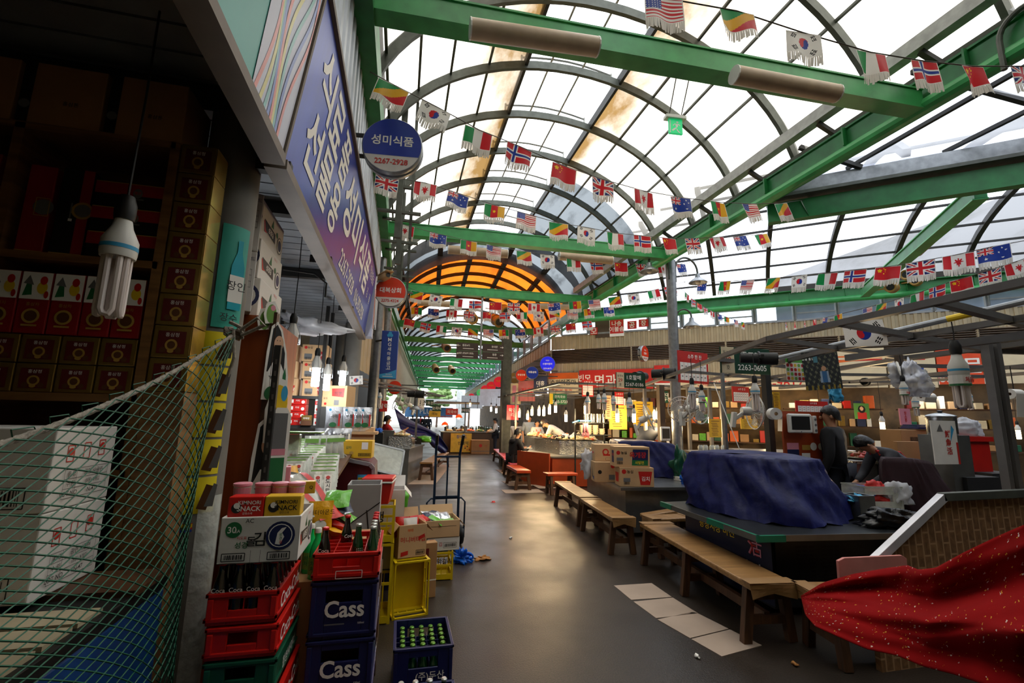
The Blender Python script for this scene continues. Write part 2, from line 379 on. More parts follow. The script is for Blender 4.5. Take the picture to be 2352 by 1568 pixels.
# left lattice posts hung along the girder
for i, y in enumerate((6.5, 7.7, 9.2, 11.0)):
    b = B().mat('steel_grey'); b.bar((-.2, y, 4.2), (-.2, y, arch(-.2)), .09, .07); b.bar((-.02, y+.1, 4.25), (-.02, y+.1, arch(0)), .045)
    for z in (5.0, 4.6): b.bar((-.5, y, z), (.12, y, z), .05, .04)
    struct(b, 'lattice_post')
# ---- orange vault section and the alley beyond (bends a little to the right)
OFF = lambda y: .06*(y-13.4) if y > 13.4 else 0
vault_skin('ceiling_dark_bay', 'roof_grey', XL, XR, 13.4, 15.2, 20, off=OFF)
vault_skin('ceiling_orange_bay', 'roof_orange', XL, XR, 15.2, 21.5, 20, off=OFF)
for i in range(6): rib(15.2+i*1.25, 'roof_rib', 'dark_steel', off=OFF(15.2+i*1.25))
for x in (-.3, .9, 2.0, 3.3, 4.6):
    b = B().mat('dark_steel'); b.bar((x+OFF(13.5), 13.5, arch(x)+.02), (x+OFF(21.4), 21.4, arch(x)+.02), .17, .12); struct(b, 'orange_bay_purlin')
for y in (13.4, 15.0):
    b = B().mat('roof_grey'); xs = arch_xs(XL, XR, 20); o = OFF(y); vs = [(x+o, y, arch(x)+.1) for x in xs]+[(x+o, y, arch(x)-.35) for x in xs]
    b.add(vs, [(i, i+1, 22+i, 21+i) for i in range(20)]); struct(b, 'roof_fascia')
# alley roof: dark sheet with clear middle strips
def arch2(x): return 5.15+1.75*math.sqrt(max(0, 1-((x-CXR)/3.1)**2))
for k, (y0, y1) in enumerate([(21.5, 27), (27, 34), (34, 44), (44, 58)]):
    for nm, xa, xb, mt in (('ceiling_alley_left', XL+.1, 1.55, 'roof_grey'), ('ceiling_alley_clear', 1.55, 3.45, 'roof_clear'), ('ceiling_alley_right', 3.45, 5.5, 'roof_grey' if k != 1 else 'roof_side')):
        b = B().mat(mt); n = 8; b.grid(lambda u, v: (xa+(xb-xa)*u+OFF(y0+(y1-y0)*v), y0+(y1-y0)*v, arch2(xa+(xb-xa)*u)), n, 4); struct(b, nm)
for i in range(24):
    y = 21.5+i*1.5; b = B().mat('dark_steel'); b.tube([(CXR+3.05*math.cos(PI*j/16)+OFF(y), y, 5.12+1.72*math.sin(PI*j/16)) for j in range(17)], .05, 4); struct(b, 'alley_roof_rib')
for y in (17.5, 21.0, 24, 27.7, 30.5, 34, 37, 40, 44, 48, 51.5, 56):
    tie((-.5+OFF(y), y, 5.12), (5.5+OFF(y), y, 5.12))
for x, nm in ((-.55, 'green_girder'), (5.45, 'green_girder')):
    b = B().mat('green_paint'); b.bar((x+OFF(13.6), 13.6, 5.15), (x+OFF(58), 58, 5.15), .16, .3); b.mat('green_light'); b.bar((x+OFF(13.6), 13.6, 4.85), (x+OFF(58), 58, 4.85), .07); struct(b, nm)
# ---- cross street vault on the right
DX, DY = Vector((.765, -.644, 0)), Vector((.644, .765, 0))
T0, T1 = 7.92, 15.0
def cs(s, t, z): p = DX*s+DY*t; return Vector((p.x, p.y, z))
def cvz(t): q = (t-(T0+T1)/2)/((T1-T0)/2+.1); return 5.25+1.27*math.sqrt(max(0, 1-q*q))
def tmin(s): return max(T0, (5.55-.765*s)/.644)
NS = 20; S0, S1 = -5.4, 16
b = B().mat('roof_side'); b.grid(lambda u, v: (lambda s: cs(s, tmin(s)+(T1-tmin(s))*v, cvz(tmin(s)+(T1-tmin(s))*v)+.06))(S0+(S1-S0)*u), NS, 14); struct(b, 'ceiling_cross_street', smooth='all')
for i in range(15):
    s = S0+.5+i*1.45; t0 = tmin(s); b = B().mat('dark_steel'); n = 20
    pts = [cs(s, t0+(T1-t0)*j/n, cvz(t0+(T1-t0)*j/n)) for j in range(n+1)]
    for a, c in zip(pts, pts[1:]): b.bar(a, c, .12, .1, up=DX)
    struct(b, 'cross_street_rib')
for t in (9.2, 10.3, 11.5, 12.6, 13.6, 14.3, 14.75):
    s0 = max(S0, (5.55-.644*t)/.765); b = B().mat('dark_steel'); b.bar(cs(s0, t, cvz(t)), cs(S1, t, cvz(t)), .045); struct(b, 'cross_street_purlin')
g0 = cs(.55, T0, 5.1); g1 = cs(12, T0, 5.1)
b = B().mat('galvan'); b.bar(g0+Vector((0, 0, .18)), g1+Vector((0, 0, .18)), .3, .2); b.mat('steel_grey'); b.bar(g0+Vector((0, 0, .05)), g1+Vector((0, 0, .05)), .36, .05); struct(b, 'roof_gutter')
b = B().mat('green_paint'); b.bar(g0-Vector((0, 0, .17)), g1-Vector((0, 0, .17)), .14, .3); struct(b, 'green_girder')
girder(cs(-5.2, T1, 5.08), cs(S1, T1, 5.08), 'green_girder')
# glazed slope between the main girder and the gutter
b = B().mat('roof_side'); b.poly([(5.5, .2, 5.75), (14, .2, 5.35), (14, (7.92-.644*14)/.765+.1, 5.32), (5.5, 5.7, 5.5)]); struct(b, 'ceiling_side_slope'); b = B().mat('dark_inside'); b.poly([(5.5, -5, 5.75), (18.5, -5, 5.35), (18.5, .2, 5.35), (5.5, .2, 5.75)]); struct(b, 'ceiling_side_added_shade')  # dark sheet over the near side is added out of view to cut skylight
for i in range(6):
    y = 5.0-i*1.55; x1 = min(14, (7.92-.765*y)/.644); b = B().mat('dark_steel'); b.bar((5.5, y, 5.68), (x1, y-.2, 5.38), .06); struct(b, 'side_slope_bar')
for x in (6.35, 7.2, 8.1, 9.2):
    b = B().mat('dark_steel'); b.bar((x, -5, 5.66-(x-5.5)*.04), (x, (7.92-.644*x)/.765, 5.5-(x-5.5)*.03), .05); struct(b, 'side_slope_bar')
da, dc = W(2250, 440, Z=5.1), W(1985, 672, Z=4.95); tie(da, dc)
# ---- columns
def column(x, y, r, z1, name='column', mat='galvan', sq=0):
    b = B().mat(mat)
    if sq: b.box(x, y, 0, r*2, r*2, z1)
    else: b.lathe([(r, 0), (r, z1)], 20, TR(x, y, 0))
    b.mat('steel_grey').box(x, y, 0, r*3, r*3, .012) if mat == 'galvan' else None
    return struct(b, name, smooth=True)
column(5.6, 8.55, .105, 5.15)
column(3.62, 16.0, .16, 4.9, mat='steel_grey', sq=1)
column(-.58, 9.8, .1, 5.0); column(-.84, 7.9, .14, 3.15, mat='grey_concrete'); column(-1.15, 8.9, .1, 3.3, mat='grey_concrete')
column(-.86, 2.32, .115, 3.4, mat='grey_concrete')
column(-.55, 14.2, .1, 5.0)
# ---- right facade of the cross street: corrugated sheet, louvers, upper windows
FN = (.644, .765, 15.35)
def fc(s, z, d=0): return cs(s, 15.35-d, z)
SA, SB = -6.1, 17
def ribbed(a, c, z0, z1, name, mat='beige_sheet', pitch=.16, dep=.025, d0=0):
    """sheet metal with upright ribs from a to c"""
    a, c = Vector(a), Vector(c); L_ = (c-a).length; d = (c-a).normalized(); nn = Vector((d.y, -d.x, 0)); n = int(L_/pitch); vs = []; fs = []
    for i in range(n):
        for k, q in ((.0, 0), (.42, 0), (.5, dep), (.92, dep)):
            p = a+d*((i+k)*L_/n)+nn*(q+d0); vs += [(p.x, p.y, z0), (p.x, p.y, z1)]
    m_ = len(vs)//2; fs = [(2*i, 2*i+2, 2*i+3, 2*i+1) for i in range(m_-1)]
    b = B().mat(mat); b.add(vs, fs); return struct(b, name)
fa, fb = fc(SA, 0), fc(SB, 0)
ribbed(fa, fb, 4.12, 4.62, 'wall_right_upper_sheet'); ribbed(fa, fb, 2.95, 3.62, 'wall_right_lower_sheet')
def louvers(a, c, z0, z1, name, n=9):
    b = B().mat('louver_brown')
    for i in range(n):
        z = z0+(z1-z0)*(i+.5)/n; b.bar((a.x, a.y, z), (c.x, c.y, z), .05, .02, up=(DY.x*.5, DY.y*.5, 1))
    b.mat('dark_inside'); q = Vector((DY.x, DY.y, 0))*.06; b.poly([Vector((a.x, a.y, z0))+q, Vector((c.x, c.y, z0))+q, Vector((c.x, c.y, z1))+q, Vector((a.x, a.y, z1))+q])
    b.mat('beige_sheet')
    for i in range(9):
        p = a.lerp(c, i/8); b.bar((p.x, p.y, z0), (p.x, p.y, z1), .05)
    struct(b, name)
louvers(fa, fb, 3.62, 4.12, 'wall_right_louvers')
M('shop_back', '5e4a30', .7, 0, .5, 2.6); b = B().mat('shop_back'); b.poly([fc(SA, 0, -2.6), fc(SB, 0, -2.6), fc(SB, 4.6, -2.6), fc(SA, 4.6, -2.6)]); struct(b, 'wall_right_shop_back')
b = B().mat('beige_sheet'); b.poly([fc(SA, 3.0, -2.6), fc(SB, 3.0, -2.6), fc(SB, 3.0, 0), fc(SA, 3.0, 0)]); struct(b, 'ceiling_right_shop')
# upper windows
M('brick_white', 'cfd9ea', .8, 0, .12, 5)
k = 0
s = -5.7
while s < 13:
    wd = .98; b = B().mat('window_frame'); z0, z1 = 4.64, 5.3
    for q in (s, s+wd): b.bar(fc(q, z0), fc(q, z1), .06)
    for z in (z0, z1): b.bar(fc(s, z), fc(s+wd, z), .06)
    if k % 2:
        for z in (4.85, 5.06): b.bar(fc(s, z), fc(s+wd, z), .035)
    b.mat('window_pane'); b.poly([fc(s, z0, .01), fc(s+wd, z0, .01), fc(s+wd, z1, .01), fc(s, z1, .01)])
    k += 1; struct(b, 'window_%d' % k); s += 1.04
# ---- right side of the alley
AC = Vector((fc(SA, 0).x, fc(SA, 0).y, 0)); AE = AC+Vector((.06*42, 42, 0))
ribbed(AE, AC, 2.95, 4.55, 'wall_alley_sheet', pitch=.5, dep=.02)
b = B().mat('shop_back'); b.poly([(AC.x+2, AC.y, 0), (AE.x+2, AE.y, 0), (AE.x+2, AE.y, 3), (AC.x+2, AC.y, 3)]); struct(b, 'wall_alley_shop_back')
b = B().mat('louver_brown'); b.bar((AC.x-.05, AC.y, 2.9), (AE.x-.05, AE.y, 2.9), .12, .1); b.bar((AC.x-.05, AC.y, 3.75), (AE.x-.05, AE.y, 3.75), .1, .5); struct(b, 'alley_ledge')
k = 40
for i in range(26):
    y0 = AC.y+.3+i*1.55; b = B().mat('window_frame'); q = lambda y, z: (AC.x+.06*(y-AC.y)-.02, y, z)
    for y in (y0, y0+1.3): b.bar(q(y, 4.55), q(y, 5.3), .06)
    for z in (4.55, 5.3): b.bar(q(y0, z), q(y0+1.3, z), .06)
    b.mat('window_pane'); b.poly([q(y0, 4.55), q(y0+1.3, 4.55), q(y0+1.3, 5.3), q(y0, 5.3)]); k += 1; struct(b, 'window_%d' % k)
# ---- left side: awning ceiling, shop body above it, unseen bounce wall added behind
M('awning_slat', '9aa0a6', .5, .2, .15, 5); M('sheet_white', 'b9bfc6', .45, .3, .1, 4)
b = B().mat('awning_slat')
for i in range(78):
    y = -4+i*.16; b.box(-2.2, y, 3.16, 3.1, .145, .02)
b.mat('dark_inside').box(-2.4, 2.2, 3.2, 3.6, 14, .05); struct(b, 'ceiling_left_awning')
b = B().mat('dark_steel')
for y in (.6, 2.2, 3.4, 5.0): b.box(-2.2, y, 3.06, 3.1, .07, .09)
struct(b, 'trim_left_awning_beams')
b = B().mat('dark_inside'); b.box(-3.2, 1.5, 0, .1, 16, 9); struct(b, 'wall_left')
b = B().mat('dark_inside'); b.mat('beige_sheet').box(3, -5.1, 0, 24, .1, 9); struct(b, 'wall_added_bounce')  # unseen wall behind the lens, pale so it bounces light forward
ribbed((-.6, -5, 0), (-.6, 9.2, 0), 3.3, 5.1, 'wall_left_upper_sheet', 'sheet_white', .2, .03)
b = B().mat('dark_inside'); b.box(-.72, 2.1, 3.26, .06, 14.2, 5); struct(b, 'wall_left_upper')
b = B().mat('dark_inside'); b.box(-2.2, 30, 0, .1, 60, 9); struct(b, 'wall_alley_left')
ribbed((-1.2, 9.3, 0), (-.8, 13.4, 0), 2.7, 5.2, 'wall_alley_left_sheet', 'beige_sheet', .5, .02); ribbed((-.8, 13.4, 0), (-.8+OFF(58), 58, 0), 2.7, 5.4, 'wall_alley_left_upper', 'beige_sheet', .5, .02)
ribbed((-2.1, 9.3, 0), (-1.75, 9.3, 0), 2.6, 5.1, 'wall_left_return', 'beige_sheet', .2, .02)
b = B().mat('dark_inside'); b.box(18.5, 4, 0, .1, 30, 9); struct(b, 'wall_far_right')
# ================================================================ packaging and goods helpers
for n_, c_ in dict(black='101010', red='c22018', white='efece4', green='1d6a3a', blue='1f3f8f', yellow='e8c21a', orange='e2661e', gold='b08b3e', grey='6a6a6a', pink='d98a9a', navy='16204d', brown='5a3418', lime='6f9f45', sky='3aa0cf').items(): M('ink_'+n_, c_, .5, var=.05)
M('kraft', 'a67c50', .75, 0, .1, 4); M('kraft_light', 'c9a377', .75, 0, .08, 4); M('carton_white', 'd6d2cb', .6, 0, .05, 4); M('carton_grey', 'a9a7a6', .7, 0, .05)
M('gold_box', '8d7136', .35, .55, .15, 9); M('gold_foil', 'd9b45a', .22, .8, .2, 20); M('red_box', '93131a', .4); M('black_box', '17120f', .35); M('maroon_print', '5d1616', .45)
M('yellow_box', 'd9ac22', .5, 0, .08); M('red_plastic', 'c5180f', .38, 0, .06); M('navy_plastic', '171c4e', .4, 0, .1); M('green_plastic', '0d4f37', .4); M('yellow_plastic', 'd8b70e', .4, 0, .08)
strand('wood_shelf', ('6e4a26', '8a6236'), (3, 3, 24)); strand('wood_orange', ('8a3f16', 'a8521f'), (9, 9, 1.2), .4); strand('wood_dark', ('3a2312', '55351c'), (6, 6, 30))
strand('bench_wood', ('7d5a34', 'a27a4a'), (30, 2.2, 30), .38, bump=.08); strand('bench_leg', ('3d2614', '5b3a20'), (18, 18, 2.5), .55)
M('glass_dark', '0d0705', .06, 0, .1, coat=1); M('glass_green', '0b3f1c', .06, 0, .1, coat=1, see=.12); M('glass_soju', '17d06a', .08, 0, .05, coat=1, trans=.3); M('cap_red', 'c4161a', .4, .3); M('cap_silver', 'cfd2cc', .3, .7); M('cap_green', '6a9a3a', .35, .6)
M('film_silver', 'c9ccd2', .22, .55, .1, 14, .5); M('film_clear', 'dfe3da', .15, 0, .1, 20, .4, see=.45, coat=1); M('film_yellow', 'e0a415', .3, 0, .15, 18, .4); M('film_green', '5cae2c', .3, 0, .2, 18, .4); M('film_red', 'c81e14', .3, 0, .1, 18, .4); M('film_navy', '27344f', .3, 0, .2, 18, .4)
M('skin', 'c08a68', .55, 0, .06); M('skin_print', 'd9ab8a', .5, 0, .04); M('net_green', '0a5038', .6, 0, .2, 30); M('white_plastic', 'dcdad2', .35, 0, .04); M('white_tube', 'ded2cb', .3, 0, .03)
PR = dict(k='ink_black', r='ink_red', w='ink_white', g='ink_green', b='ink_blue', y='ink_yellow', o='ink_orange', d='ink_gold', e='ink_grey', p='ink_pink', n='ink_navy', m='ink_brown', l='ink_lime', s='ink_sky')
def mk(c): return PR.get(c, c)
def draw(b, m, w, h, items, z0=.0012):
    """prints on a face: sizes are shares of the face"""
    for k, it in enumerate(items):
        z = z0+k*.0002; t = it[0]
        if t == 'r': b.mat(mk(it[5])).rect(it[1]*w, it[2]*h, it[3]*w, it[4]*h, m, z)
        elif t == 'd': b.mat(mk(it[4])).disc(it[1]*w, it[2]*h, it[3]*h, m, z, 20, (it[5] if len(it) > 5 else it[3])*h)
        elif t == 't': b.mat(mk(it[5])).text(it[1], it[2]*w, it[3]*h, h=it[4]*h, m=m, z=z, bold=it[6]*.45 if len(it) > 6 else .006, sx=it[7] if len(it) > 7 else 1)
        elif t == 'v': b.mat(mk(it[5])).vtext(it[1], it[2]*w, it[3]*h, it[4]*h, m=m, z=z, bold=.02)
        elif t == 'p': b.mat(mk(it[2])).add([(x*w, y*h, z) for x, y in it[1]], [tuple(range(len(it[1])))], m)
        elif t == 'b':
            b.mat('ink_black'); rnd = random.Random(3); x = it[1]-it[3]/2
            while x < it[1]+it[3]/2-.01:
                q = rnd.choice((.006, .01, .016)); b.rect((x+q/2)*w, it[2]*h, q*w, it[4]*h, m, z); x += q+rnd.choice((.007, .012))
        elif t == 'f':
            x, y, ww, hh, q = it[1]*w, it[2]*h, it[3]*w, it[4]*h, .006
            b.mat(mk(it[5]))
            for a, c, e, f in ((x, y-hh/2, ww, q/2), (x, y+hh/2, ww, q/2), (x-ww/2, y, q/2, hh), (x+ww/2, y, q/2, hh)): b.rect(a, c, e, f, m, z)
def face(f, w, d, h):
    if f == 'F': return basis((0, -d/2, h/2), (1, 0, 0), (0, 0, 1)), w, h
    if f == 'K': return basis((0, d/2, h/2), (-1, 0, 0), (0, 0, 1)), w, h
    if f == 'R': return basis((w/2, 0, h/2), (0, 1, 0), (0, 0, 1)), d, h
    if f == 'L': return basis((-w/2, 0, h/2), (0, -1, 0), (0, 0, 1)), d, h
    return basis((0, 0, h), (1, 0, 0), (0, 1, 0)), w, d
def pkg(name, label, cat, loc, w, d, h, mat='kraft', prints=None, rz=0, group=None, opened=False, mw=None, bev=.004, lid=None, th=.008):
    """a box or carton standing at loc; prints = {face: marks}; opened = flaps folded out"""
    b = B().mat(mat)
    if opened:
        b.box(0, 0, 0, w, d, .008)
        for x in (-1, 1): b.box(x*(w-th)/2, 0, 0, th, d, h)
        for y in (-1, 1): b.box(0, y*(d-th)/2, 0, w, th, h)
    else: b.box(0, 0, 0, w, d, h)
    if not prints and not opened and not lid:
        o = b.build(name, bevel=bev); o.location = loc; o.rotation_euler = (0, 0, rz)
        if mw is not None: o.matrix_world = mw
        return tag(o, label, cat, group)
    t = thing(name, label, cat, loc, rz, group, mw)
    b.build('body', t, bevel=bev)
    if opened == 'flaps':
        for s in (-1, 1):
            f = B().mat(mat); f.add([(s*w/2, -d/2, h), (s*w/2, d/2, h), (s*(w/2+.06), d/2, h-.07), (s*(w/2+.06), -d/2, h-.07)], [(0, 1, 2, 3)]); f.build('flap', t, solid=.004)
        f = B().mat(mat); f.add([(-w/2, d/2, h), (w/2, d/2, h), (w/2, d/2+.05, h+.09), (-w/2, d/2+.05, h+.09)], [(0, 1, 2, 3)]); f.build('flap', t, solid=.004)
    if lid:
        l = B().mat(lid); l.box(0, 0, h-.03, w+.01, d+.01, .03); l.build('lid', t, bevel=bev)
    if prints:
        p = B()
        for f, items in prints.items():
            m, fw, fh = face(f, w, d, h); draw(p, m, fw, fh, items)
        p.build('print', t)
    return t
def tub(b, p, r, n=6): return b.tube(p, r, n)
# ---- bottles
def bottle(kind, label, loc, group=None):
    t = thing(kind+'_bottle', label, 'bottle', loc, 0, group)
    if kind == 'cola':
        b = B().mat('glass_dark'); b.lathe([(.024, 0), (.027, .006), (.0265, .03), (.0235, .05), (.027, .085), (.0275, .1), (.022, .13), (.0145, .155), (.012, .185), (.0125, .19)], 16)
        b.mat('glass_green') ; b.build('body', t, smooth=True)
        B().mat('cap_red').lathe([(.0145, .188), (.0145, .196), (.011, .2)], 14).build('cap', t, smooth=True)
        l = B().mat('ink_white'); l.text('Coca', 0, .106, h=.016, m=basis((0, -.0278, 0), (1, 0, 0), (0, 0, 1)), bold=.01); l.build('lettering', t)
    elif kind == 'cider':
        b = B().mat('glass_green'); b.lathe([(.025, 0), (.027, .006), (.027, .085), (.022, .12), (.014, .15), (.012, .188)], 16); b.build('body', t, smooth=True)
        B().mat('cap_silver').lathe([(.0145, .186), (.0145, .194), (.011, .198)], 14).build('cap', t, smooth=True)
        l = B().mat('ink_white'); m = basis((0, -.0275, 0), (1, 0, 0), (0, 0, 1)); l.text('칠\n성', 0, .03, h=.036, m=m, bold=.02)
        for i in range(4):
            for j in range(5): l.disc(-.012+i*.008, .06+j*.008, .0022, m, 0, 6)
        l.build('lettering', t)
    elif kind == 'soju':
        b = B().mat('glass_soju'); b.lathe([(.03, 0), (.032, .005), (.032, .115), (.026, .14), (.013, .175), (.0125, .205)], 16); b.build('body', t, smooth=True)
        B().mat('white_plastic').lathe([(.0145, .2), (.0145, .218), (.012, .221)], 14).build('cap', t, smooth=True)
        l = B().mat('ink_lime').lathe([(.0325, .02), (.0325, .095)], 16, cap=False); l.mat('ink_green').text('처음\n처럼', 0, .06, h=.045, m=basis((0, -.0335, 0), (1, 0, 0), (0, 0, 1)), bold=.02); l.build('paper_label', t)
    else:
        b = B().mat('glass_green'); b.lathe([(.031, 0), (.033, .006), (.033, .13), (.026, .16), (.0145, .19), (.013, .235)], 12); b.build('body', t, smooth=True)
        B().mat('cap_green' if kind == 'beer' else 'cap_silver').lathe([(.0165, .232), (.0165, .24), (.012, .245)], 12).build('cap', t, smooth=True)
    return t
# ---- plastic crates
def crate_body(w, d, h, mat, slot=(.5, .26, .55), cells=None, rim=.012, th=.012):
    b = B().mat(mat)
    sw, sh, sz = w*slot[0], h*slot[1], h*slot[2]
    for y in (-d/2+th/2, d/2-th/2):
        b.box(-(w+sw)/4, y, 0, (w-sw)/2, th, h); b.box((w+sw)/4, y, 0, (w-sw)/2, th, h); b.box(0, y, 0, sw, th, sz-sh/2); b.box(0, y, sz+sh/2, sw, th, h-sz-sh/2)
    for x in (-w/2+th/2, w/2-th/2): b.box(x, 0, 0, th, d-2*th, h)
    b.box(0, 0, .0, w-.02, d-.02, .01)
    for z in (h-.014, .012): # rim and foot bands
        for y in (-d/2, d/2): b.box(0, y, z, w+rim, rim, .014)
        for x in (-w/2, w/2): b.box(x, 0, z, rim, d+rim, .014)
    for x in (-w/2+.012, w/2-.012):
        for y in (-d/2-.003, d/2+.003): b.box(x, y, .02, .02, .008, h-.04)
    if cells:
        nx, ny = cells; zc = h*.7
        for i in range(1, nx): b.box(-w/2+w*i/nx, 0, .01, .004, d-.02, zc)
        for j in range(1, ny): b.box(0, -d/2+d*j/ny, .01, w-.02, .004, zc)
    return b
def crate(label, loc, w, d, h, mat, prints=None, rz=0, group=None, cells=None, slot=(.5, .26, .55), name='bottle_crate'):
    t = thing(name, label, 'crate', loc, rz, group); crate_body(w, d, h, mat, slot, cells).build('body', t, bevel=.003)
    if prints:
        p = B()
        for f, items in prints.items(): m, fw, fh = face(f, w, d, h); draw(p, m, fw, fh, items, .008)
        p.build('lettering', t)
    return t
# ---- pillow packets and pouches
def pouch(name, label, loc, w, h, th, mat, prints=None, rz=0, rx=0, group=None, cat='snack packet', top=None, seed=1, mw=None):
    """soft packet standing on its lower edge, bulging in the middle with flat seals; leaning back by rx"""
    rnd = random.Random(seed); ph = [rnd.uniform(0, 6) for _ in range(3)]
    def f(u, v, s):
        x = (u-.5)*w*(1-.06*math.sin(PI*v)); bul = max(0, math.sin(PI*min(1, max(0, (v-.05)/.9))))**.6*max(0, math.sin(PI*u))**.5
        y = s*th/2*bul+.004*math.sin(9*u+ph[0])*math.sin(7*v+ph[1]); return (x, y, v*h)
    b = B().mat(mat); b.grid(lambda u, v: f(u, v, -1), 8, 8); b.grid(lambda u, v: f(1-u, v, 1), 8, 8)
    m = TR(loc[0], loc[1], loc[2], rx=-rx, rz=rz) if mw is None else mw
    if rx and mw is None: m = TR(*loc) @ Matrix.Rotation(rz, 4, 'Z') @ Matrix.Rotation(-rx, 4, 'X')
    if not prints and not top:
        o = b.build(name, smooth='all'); o.matrix_world = m; return tag(o, label, cat, group)
    t = thing(name, label, cat, group=group, mw=m); b.build('body', t, smooth='all')
    p = B(); fm = basis((0, -th/2-.001, h/2), (1, 0, 0), (0, 0, 1)); draw(p, fm, w, h, prints or []); p.build('print', t)
    return t
# ================================================================ left shop: shelf, boxes, freezer, net
t = thing('display_shelf', 'tall dim wooden shelf unit full of boxed ginseng behind the green net', 'shelf', (0, 2.05, 0))
for x in (-.99, -1.53, -2.07, -2.6): B().mat('wood_shelf').box(x, .15, .05, .035, .3, 2.72).build('upright', t)
for z in (2.745, 2.215, 1.68, 1.4, .7): B().mat('wood_shelf').box(-1.8, .15, z, 1.62, .3, .03).build('shelf_board', t)
B().mat('wood_dark').box(-1.8, .31, .05, 1.65, .02, 2.72).build('back_panel', t)
SHY = 2.05
GP = {'F': [('r', 0, -.02, .72, .7, 'maroon_print'), ('t', '홍삼정', 0, .22, .13, 'w', .01), ('d', 0, -.1, .17, 'd', .18), ('d', 0, -.1, .11, 'm', .12), ('d', -.2, -.26, .09, 'm'), ('d', .2, -.26, .09, 'm'), ('d', 0, -.29, .09, 'd', .06)], 'R': [('r', 0, 0, .98, .98, 'gold_foil')]}
g = 'gold red ginseng boxes stacked beside the column'
names = ['topmost', 'second from the top', 'third from the top', 'fourth from the top', 'fifth from the top', 'sixth from the top', 'seventh from the top', 'lowest']
src = None
for i in range(8):
    loc = (-.9, SHY+.06, 2.775-.131*(i+1)); lb = 'gold ginseng box by the grey column, %s in the stack of eight' % names[i]
    if src is None: src = pkg('ginseng_box', lb, 'gift box', loc, .135, .12, .129, 'gold_box', GP, group=g)
    else: dup(src, loc, 0, lb)
pil = B().mat('wood_shelf'); pil.box(-.9, SHY+.06, 0, .14, .12, 1.725); tag(pil.build('box_stand'), 'narrow wooden stand carrying the tall stack of gold boxes', 'stand')
g = 'gold red ginseng boxes on the shelf'
for r_ in range(2):
    for i in range(4):
        dup(src, (-1.08-.126*i, SHY+.07, 1.711+.108*r_), 0, 'gold ginseng box, %s row of the middle shelf, %s from the column' % (('lower', 'upper')[r_], ('first', 'second', 'third', 'fourth')[i]), g, sc=(.9, 1, .82))
for r_ in range(3):
    for i in range(2): dup(src, (-1.64-.14*i, SHY+.07, 1.711+.131*r_), 0, 'gold ginseng box, far shelf bay, %s layer, %s column from the post' % (('bottom', 'middle', 'top')[r_], ('first', 'second')[i]), g)
g = 'red and white tea boxes on the shelf'; tb = None
TP = {'F': [('r', 0, .27, .96, .44, 'ink_white'), ('p', [(-.4, .1), (-.1, .12), (-.15, .3), (-.3, .33)], 'ink_green'), ('p', [(-.42, .3), (-.25, .44), (-.08, .28)], 'ink_grey'), ('d', .2, .24, .07, 'y', .1), ('d', .22, .36, .05, 'r', .07), ('d', .36, .13, .03, 'r', .06), ('t', '홍삼차', 0, -.03, .06, 'd'), ('d', 0, -.22, .12, 'd'), ('d', 0, -.22, .085, 'm'), ('r', 0, -.37, .5, .03, 'd')]}
for i in range(5):
    loc = (-1.07-.103*i, SHY+.06, 1.928); lb = 'red tea box with a painted pine landscape, %s from the shelf post' % ('first', 'second', 'third', 'fourth', 'fifth')[i]
    if tb is None: tb = pkg('tea_box', lb, 'box', loc, .099, .1, .24, 'red_box', TP, group=g)
    else: dup(tb, loc, 0, lb)
g = 'black and red ginseng sets'
BP = {'F': [('r', 0, .25, 1, .48, 'red_box'), ('r', 0, .49, 1, .03, 'd'), ('d', .12, .12, .16, 'e', .2), ('r', .12, -.12, .2, .06, 'e'), ('t', '정관', .12, .14, .12, 'r')]}
for i in range(3): pkg('ginseng_set_box', 'wide black and red set box lying on the upper shelf, %s of three' % ('bottom', 'middle', 'top')[i], 'gift box', (-1.13, SHY+.08, 2.247+.108*i), .24, .14, .105, 'black_box', BP, group=g)
pkg('ginseng_set_box', 'upright red gift box with grey oval emblem on the upper shelf', 'gift box', (-1.44, SHY+.05, 2.247), .085, .06, .36, 'red_box', {'F': [('d', .25, .02, .09, 'e', .09), ('f', .2, .02, .5, .2, 'd'), ('r', 0, -.49, .96, .012, 'd')]}, .1)
pkg('ginseng_set_box', 'upright black gift box with a red side stripe leaning on the upper shelf', 'gift box', (-1.32, SHY+.05, 2.247), .105, .06, .36, 'black_box', {'F': [('r', .32, 0, .34, 1, 'red_box'), ('d', .3, .02, .1, 'd', .1), ('d', .3, .02, .075, 'e', .075), ('r', -.05, .0, .05, .2, 'e'), ('r', -.03, -.1, .12, .03, 'w'), ('r', 0, -.49, .96, .012, 'd')]}, .08)
for i in range(2):
    for k in range(3): pkg('ginseng_set_box', 'dark red box in the far upper bay, %s of the %s column' % (('bottom', 'middle', 'top')[k], ('first', 'second')[i]), 'gift box', (-1.66-.2*i, SHY+.08, 2.247+.13*k), .17, .13, .125, 'red_box', {'F': [('r', 0, -.25, 1, .45, 'green_plastic'), ('d', 0, .15, .2, 'e')]}, group='dark boxes of the far shelf bay')
KP = {'F': [('r', -.42, 0, .14, 1, 'black_box'), ('d', -.42, -.2, .07, 'e'), ('t', '홍삼톤', .12, -.12, .07, 'k')]}
for i in range(3): pkg('shipping_carton', 'brown black-banded carton on top of the wooden shelf, %s from the column' % ('first', 'second', 'third')[i], 'carton', (-1.12-.3*i, SHY+.13, 2.777), .285, .24, .27, 'kraft', KP, group='brown cartons on top of the shelf')
